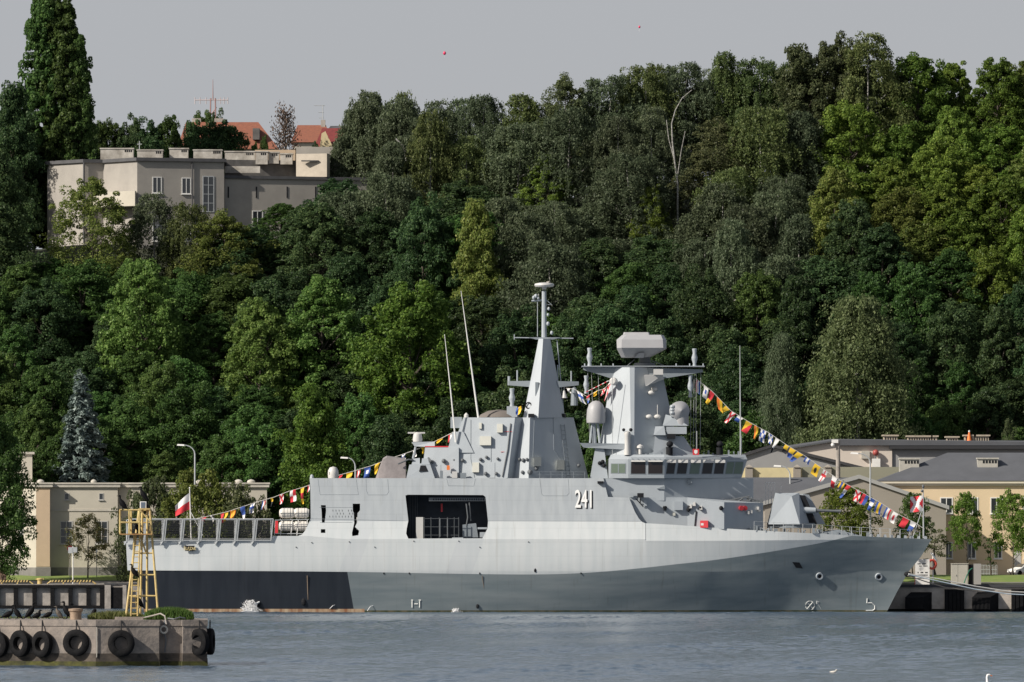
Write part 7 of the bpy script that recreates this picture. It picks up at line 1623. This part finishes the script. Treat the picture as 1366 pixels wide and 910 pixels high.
# ------------------------------------------------------------------ birds
BLACK_F = material('cormorant_black', (.008, .008, .009), .7, var=.3, vscale=9, spec=.12); PALE_F = material('cormorant_pale', (.16, .13, .10), .7, col2=(.03, .028, .026), vscale=6)
BEAK = material('beak', (.3, .22, .12), .6)
POSE = {
 'up': [(-.30, .02, .012), (-.22, .10, .045), (-.12, .20, .088), (-.02, .32, .105), (.05, .43, .092), (.09, .51, .058), (.11, .58, .036), (.10, .66, .03), (.115, .71, .04), (.16, .725, .032), (.20, .72, .014), (.26, .705, .008)],
 'crouch': [(-.42, .06, .012), (-.32, .12, .05), (-.18, .18, .092), (-.03, .25, .11), (.08, .31, .09), (.15, .36, .05), (.18, .42, .036), (.17, .48, .032), (.20, .53, .04), (.245, .54, .03), (.285, .53, .013), (.34, .515, .008)],
 'preen': [(-.26, .02, .012), (-.2, .1, .045), (-.11, .2, .09), (-.02, .33, .11), (.02, .44, .1), (.03, .51, .07), (.06, .55, .05), (.10, .55, .045), (.13, .52, .04), (.15, .47, .03), (.16, .43, .014), (.165, .38, .008)],
 'low': [(-.34, .08, .012), (-.25, .12, .05), (-.12, .16, .095), (.0, .21, .11), (.08, .27, .09), (.10, .33, .06), (.10, .39, .045), (.12, .44, .042), (.16, .46, .034), (.2, .455, .018), (.25, .445, .008)],
}
def cormorant(px, py, Y, pose, face, label, s=1.0, pale=False, z=None):
    s *= 1.12 if z is None else 1.0
    o = P(px, py, Y)
    if z is not None: o.z = z
    t = thing('cormorant', o, label, 'bird'); pts = POSE[pose]; mb = MB()
    V = [o + Vector((a * face, 0, c)) * s for a, c, r_ in pts]
    mb.tube(V, [r_ * s * (1.3 if i_ > 1 else 1) for i_, (a, c, r_) in enumerate(pts)], 12)
    # folded wings
    i0 = 2
    for sd in (-1, 1):
        W = [o + Vector((pts[k][0] * face - .015 * face, sd * (pts[k][2] * .82), pts[k][1] - .0)) * s for k in (0, 1, 2, 3, 4)]
        mb.tube(W, [.012 * s, .035 * s, .055 * s, .06 * s, .03 * s], 8)
    for sd in (-1, 1): mb.tube([o + Vector((pts[2][0] * face * .3, sd * .05, pts[2][1] * .8)) * s, o + Vector((.0, sd * .055, .02)) * s, o + Vector((.09 * face, sd * .06, .008)) * s], [.025 * s, .016 * s, .012 * s], 6)
    mb.build('body', PALE_F if pale else BLACK_F, t, smooth=True, angle=60)
    mb = MB(); mb.tube([V[-2] + Vector((.0, 0, 0)), V[-1] + Vector((.01 * face, 0, -.005))], [.015 * s, .006 * s], 6); mb.build('beak', BEAK, t)
    return t
cormorant(163, 681, 474.95, 'up', -1, 'black cormorant hunched on the outer corner of the tower railing', 1.05)
cormorant(191, 668.5, 476.3, 'up', -1, 'black cormorant standing on top of the tower lantern', 1.0)
cormorant(183, 712, 475.6, 'up', -1, 'black cormorant standing on the tower platform behind the railing', .95)
cormorant(178.5, 771, 475.05, 'up', -1, 'black cormorant perched on the tower ladder halfway up', .95)
cormorant(186, 812, 476.2, 'preen', -1, 'dark cormorant sitting low between the tower legs', .95)
for px, Y, pose, face, lab, s, pale in [(12, 479, 'crouch', 1, 'leftmost cormorant leaning forward on the pier edge', .98, False), (22.5, 477, 'up', -1, 'slim upright cormorant second from the left on the pier', .95, False), (41, 479, 'up', 1, 'large cormorant standing in front of a crouching one', 1.1, False), (50, 478, 'low', 1, 'small crouching cormorant right behind the large one', .95, False),
    (65, 480, 'crouch', 1, 'cormorant in horizontal pose in the middle of the pier row', .85, False), (78, 478, 'up', -1, 'young cormorant with pale breast upright on the pier', .85, True), (89, 478.5, 'up', -1, 'tall black cormorant beside the stone bollard', 1.15, False), (125, 483, 'preen', 1, 'cormorant half hidden in the dry grass left', .8, False), (147, 483, 'low', -1, 'pale breasted cormorant sitting in the dry grass near the tower', .8, True)]:
    cormorant(px, 820, Y, pose, face, lab, s * 1.2, pale, z=PT)
cormorant(95, 806, 1080, 'low', -1, 'small dark bird by the fender frame across the water', 1.0, False, z=.45)
WHF = material('white_feathers', (.8, .79, .76), .7)
def swan(px, Y):
    o = Vector((X(px, Y), Y, 0)); t = thing('swan', o, 'white swan swimming at the lower right edge of the view', 'bird')
    mb = MB(); body = [(-.85, .22, .02), (-.65, .2, .13), (-.35, .14, .24), (0, .1, .27), (.28, .12, .2), (.4, .2, .12), (.44, .34, .075), (.42, .5, .06), (.41, .66, .052), (.44, .75, .055), (.5, .765, .05), (.56, .74, .032)]
    mb.tube([o + Vector((a - .42, 0, c - .13)) for a, c, r_ in body], [r_ for a, c, r_ in body], 14)
    mb.build('body', WHF, t, smooth=True, angle=80)
    mb = MB(); mb.tube([o + Vector((.13, 0, .615)), o + Vector((.24, 0, .57))], [.03, .012], 8); mb.build('beak', M['orange'], t)
    return t
swan(1317, 386)
def gull(px, py, Y, label, onwater=True):
    o = P(px, py, Y)
    if onwater: o.z = 0
    t = thing('gull', o, label, 'bird'); mb = MB(); L = [(-.22, .1, .01), (-.14, .09, .045), (-.03, .08, .075), (.08, .1, .06), (.12, .15, .036), (.14, .19, .04), (.18, .195, .03), (.2, .19, .01)]
    mb.tube([o + Vector((a, 0, c - (.04 if onwater else -.02))) for a, c, r_ in L], [r_ for a, c, r_ in L], 10); mb.build('body', material('gull_grey_white', (.62, .58, .52), .8), t, smooth=True, angle=80)
    mb = MB(); mb.tube([o + Vector((.19, 0, .15 if onwater else .21)), o + Vector((.24, 0, .14 if onwater else .2))], [.012, .005], 6); mb.build('beak', BEAK, t)
gull(1112, 898, 441, 'small grey gull floating on the water at lower right')
gull(731, 377.6, CL, 'white gull standing on the dome at the top of the aft mast', False)
# balloons drifting away
for px, py, lab in ((593, 71, 'small pink red balloon drifting high above the birches'), (853, 36, 'tiny red balloon drifting higher towards the right')):
    p = P(px, py, 900); t = thing('balloon', p, lab, 'balloon'); mb = MB(); mb.ball(p, .17 if px < 700 else .12, (1, 1, 1.2), 12, 8); mb.build('skin', material('balloon_red', (.7, .04, .12), .3), t, smooth=True)
    mb = MB(); mb.tube([p - Vector((0, 0, .2)), p - Vector((.03, 0, .5))], .008, 4); mb.build('string', M['white'], t)
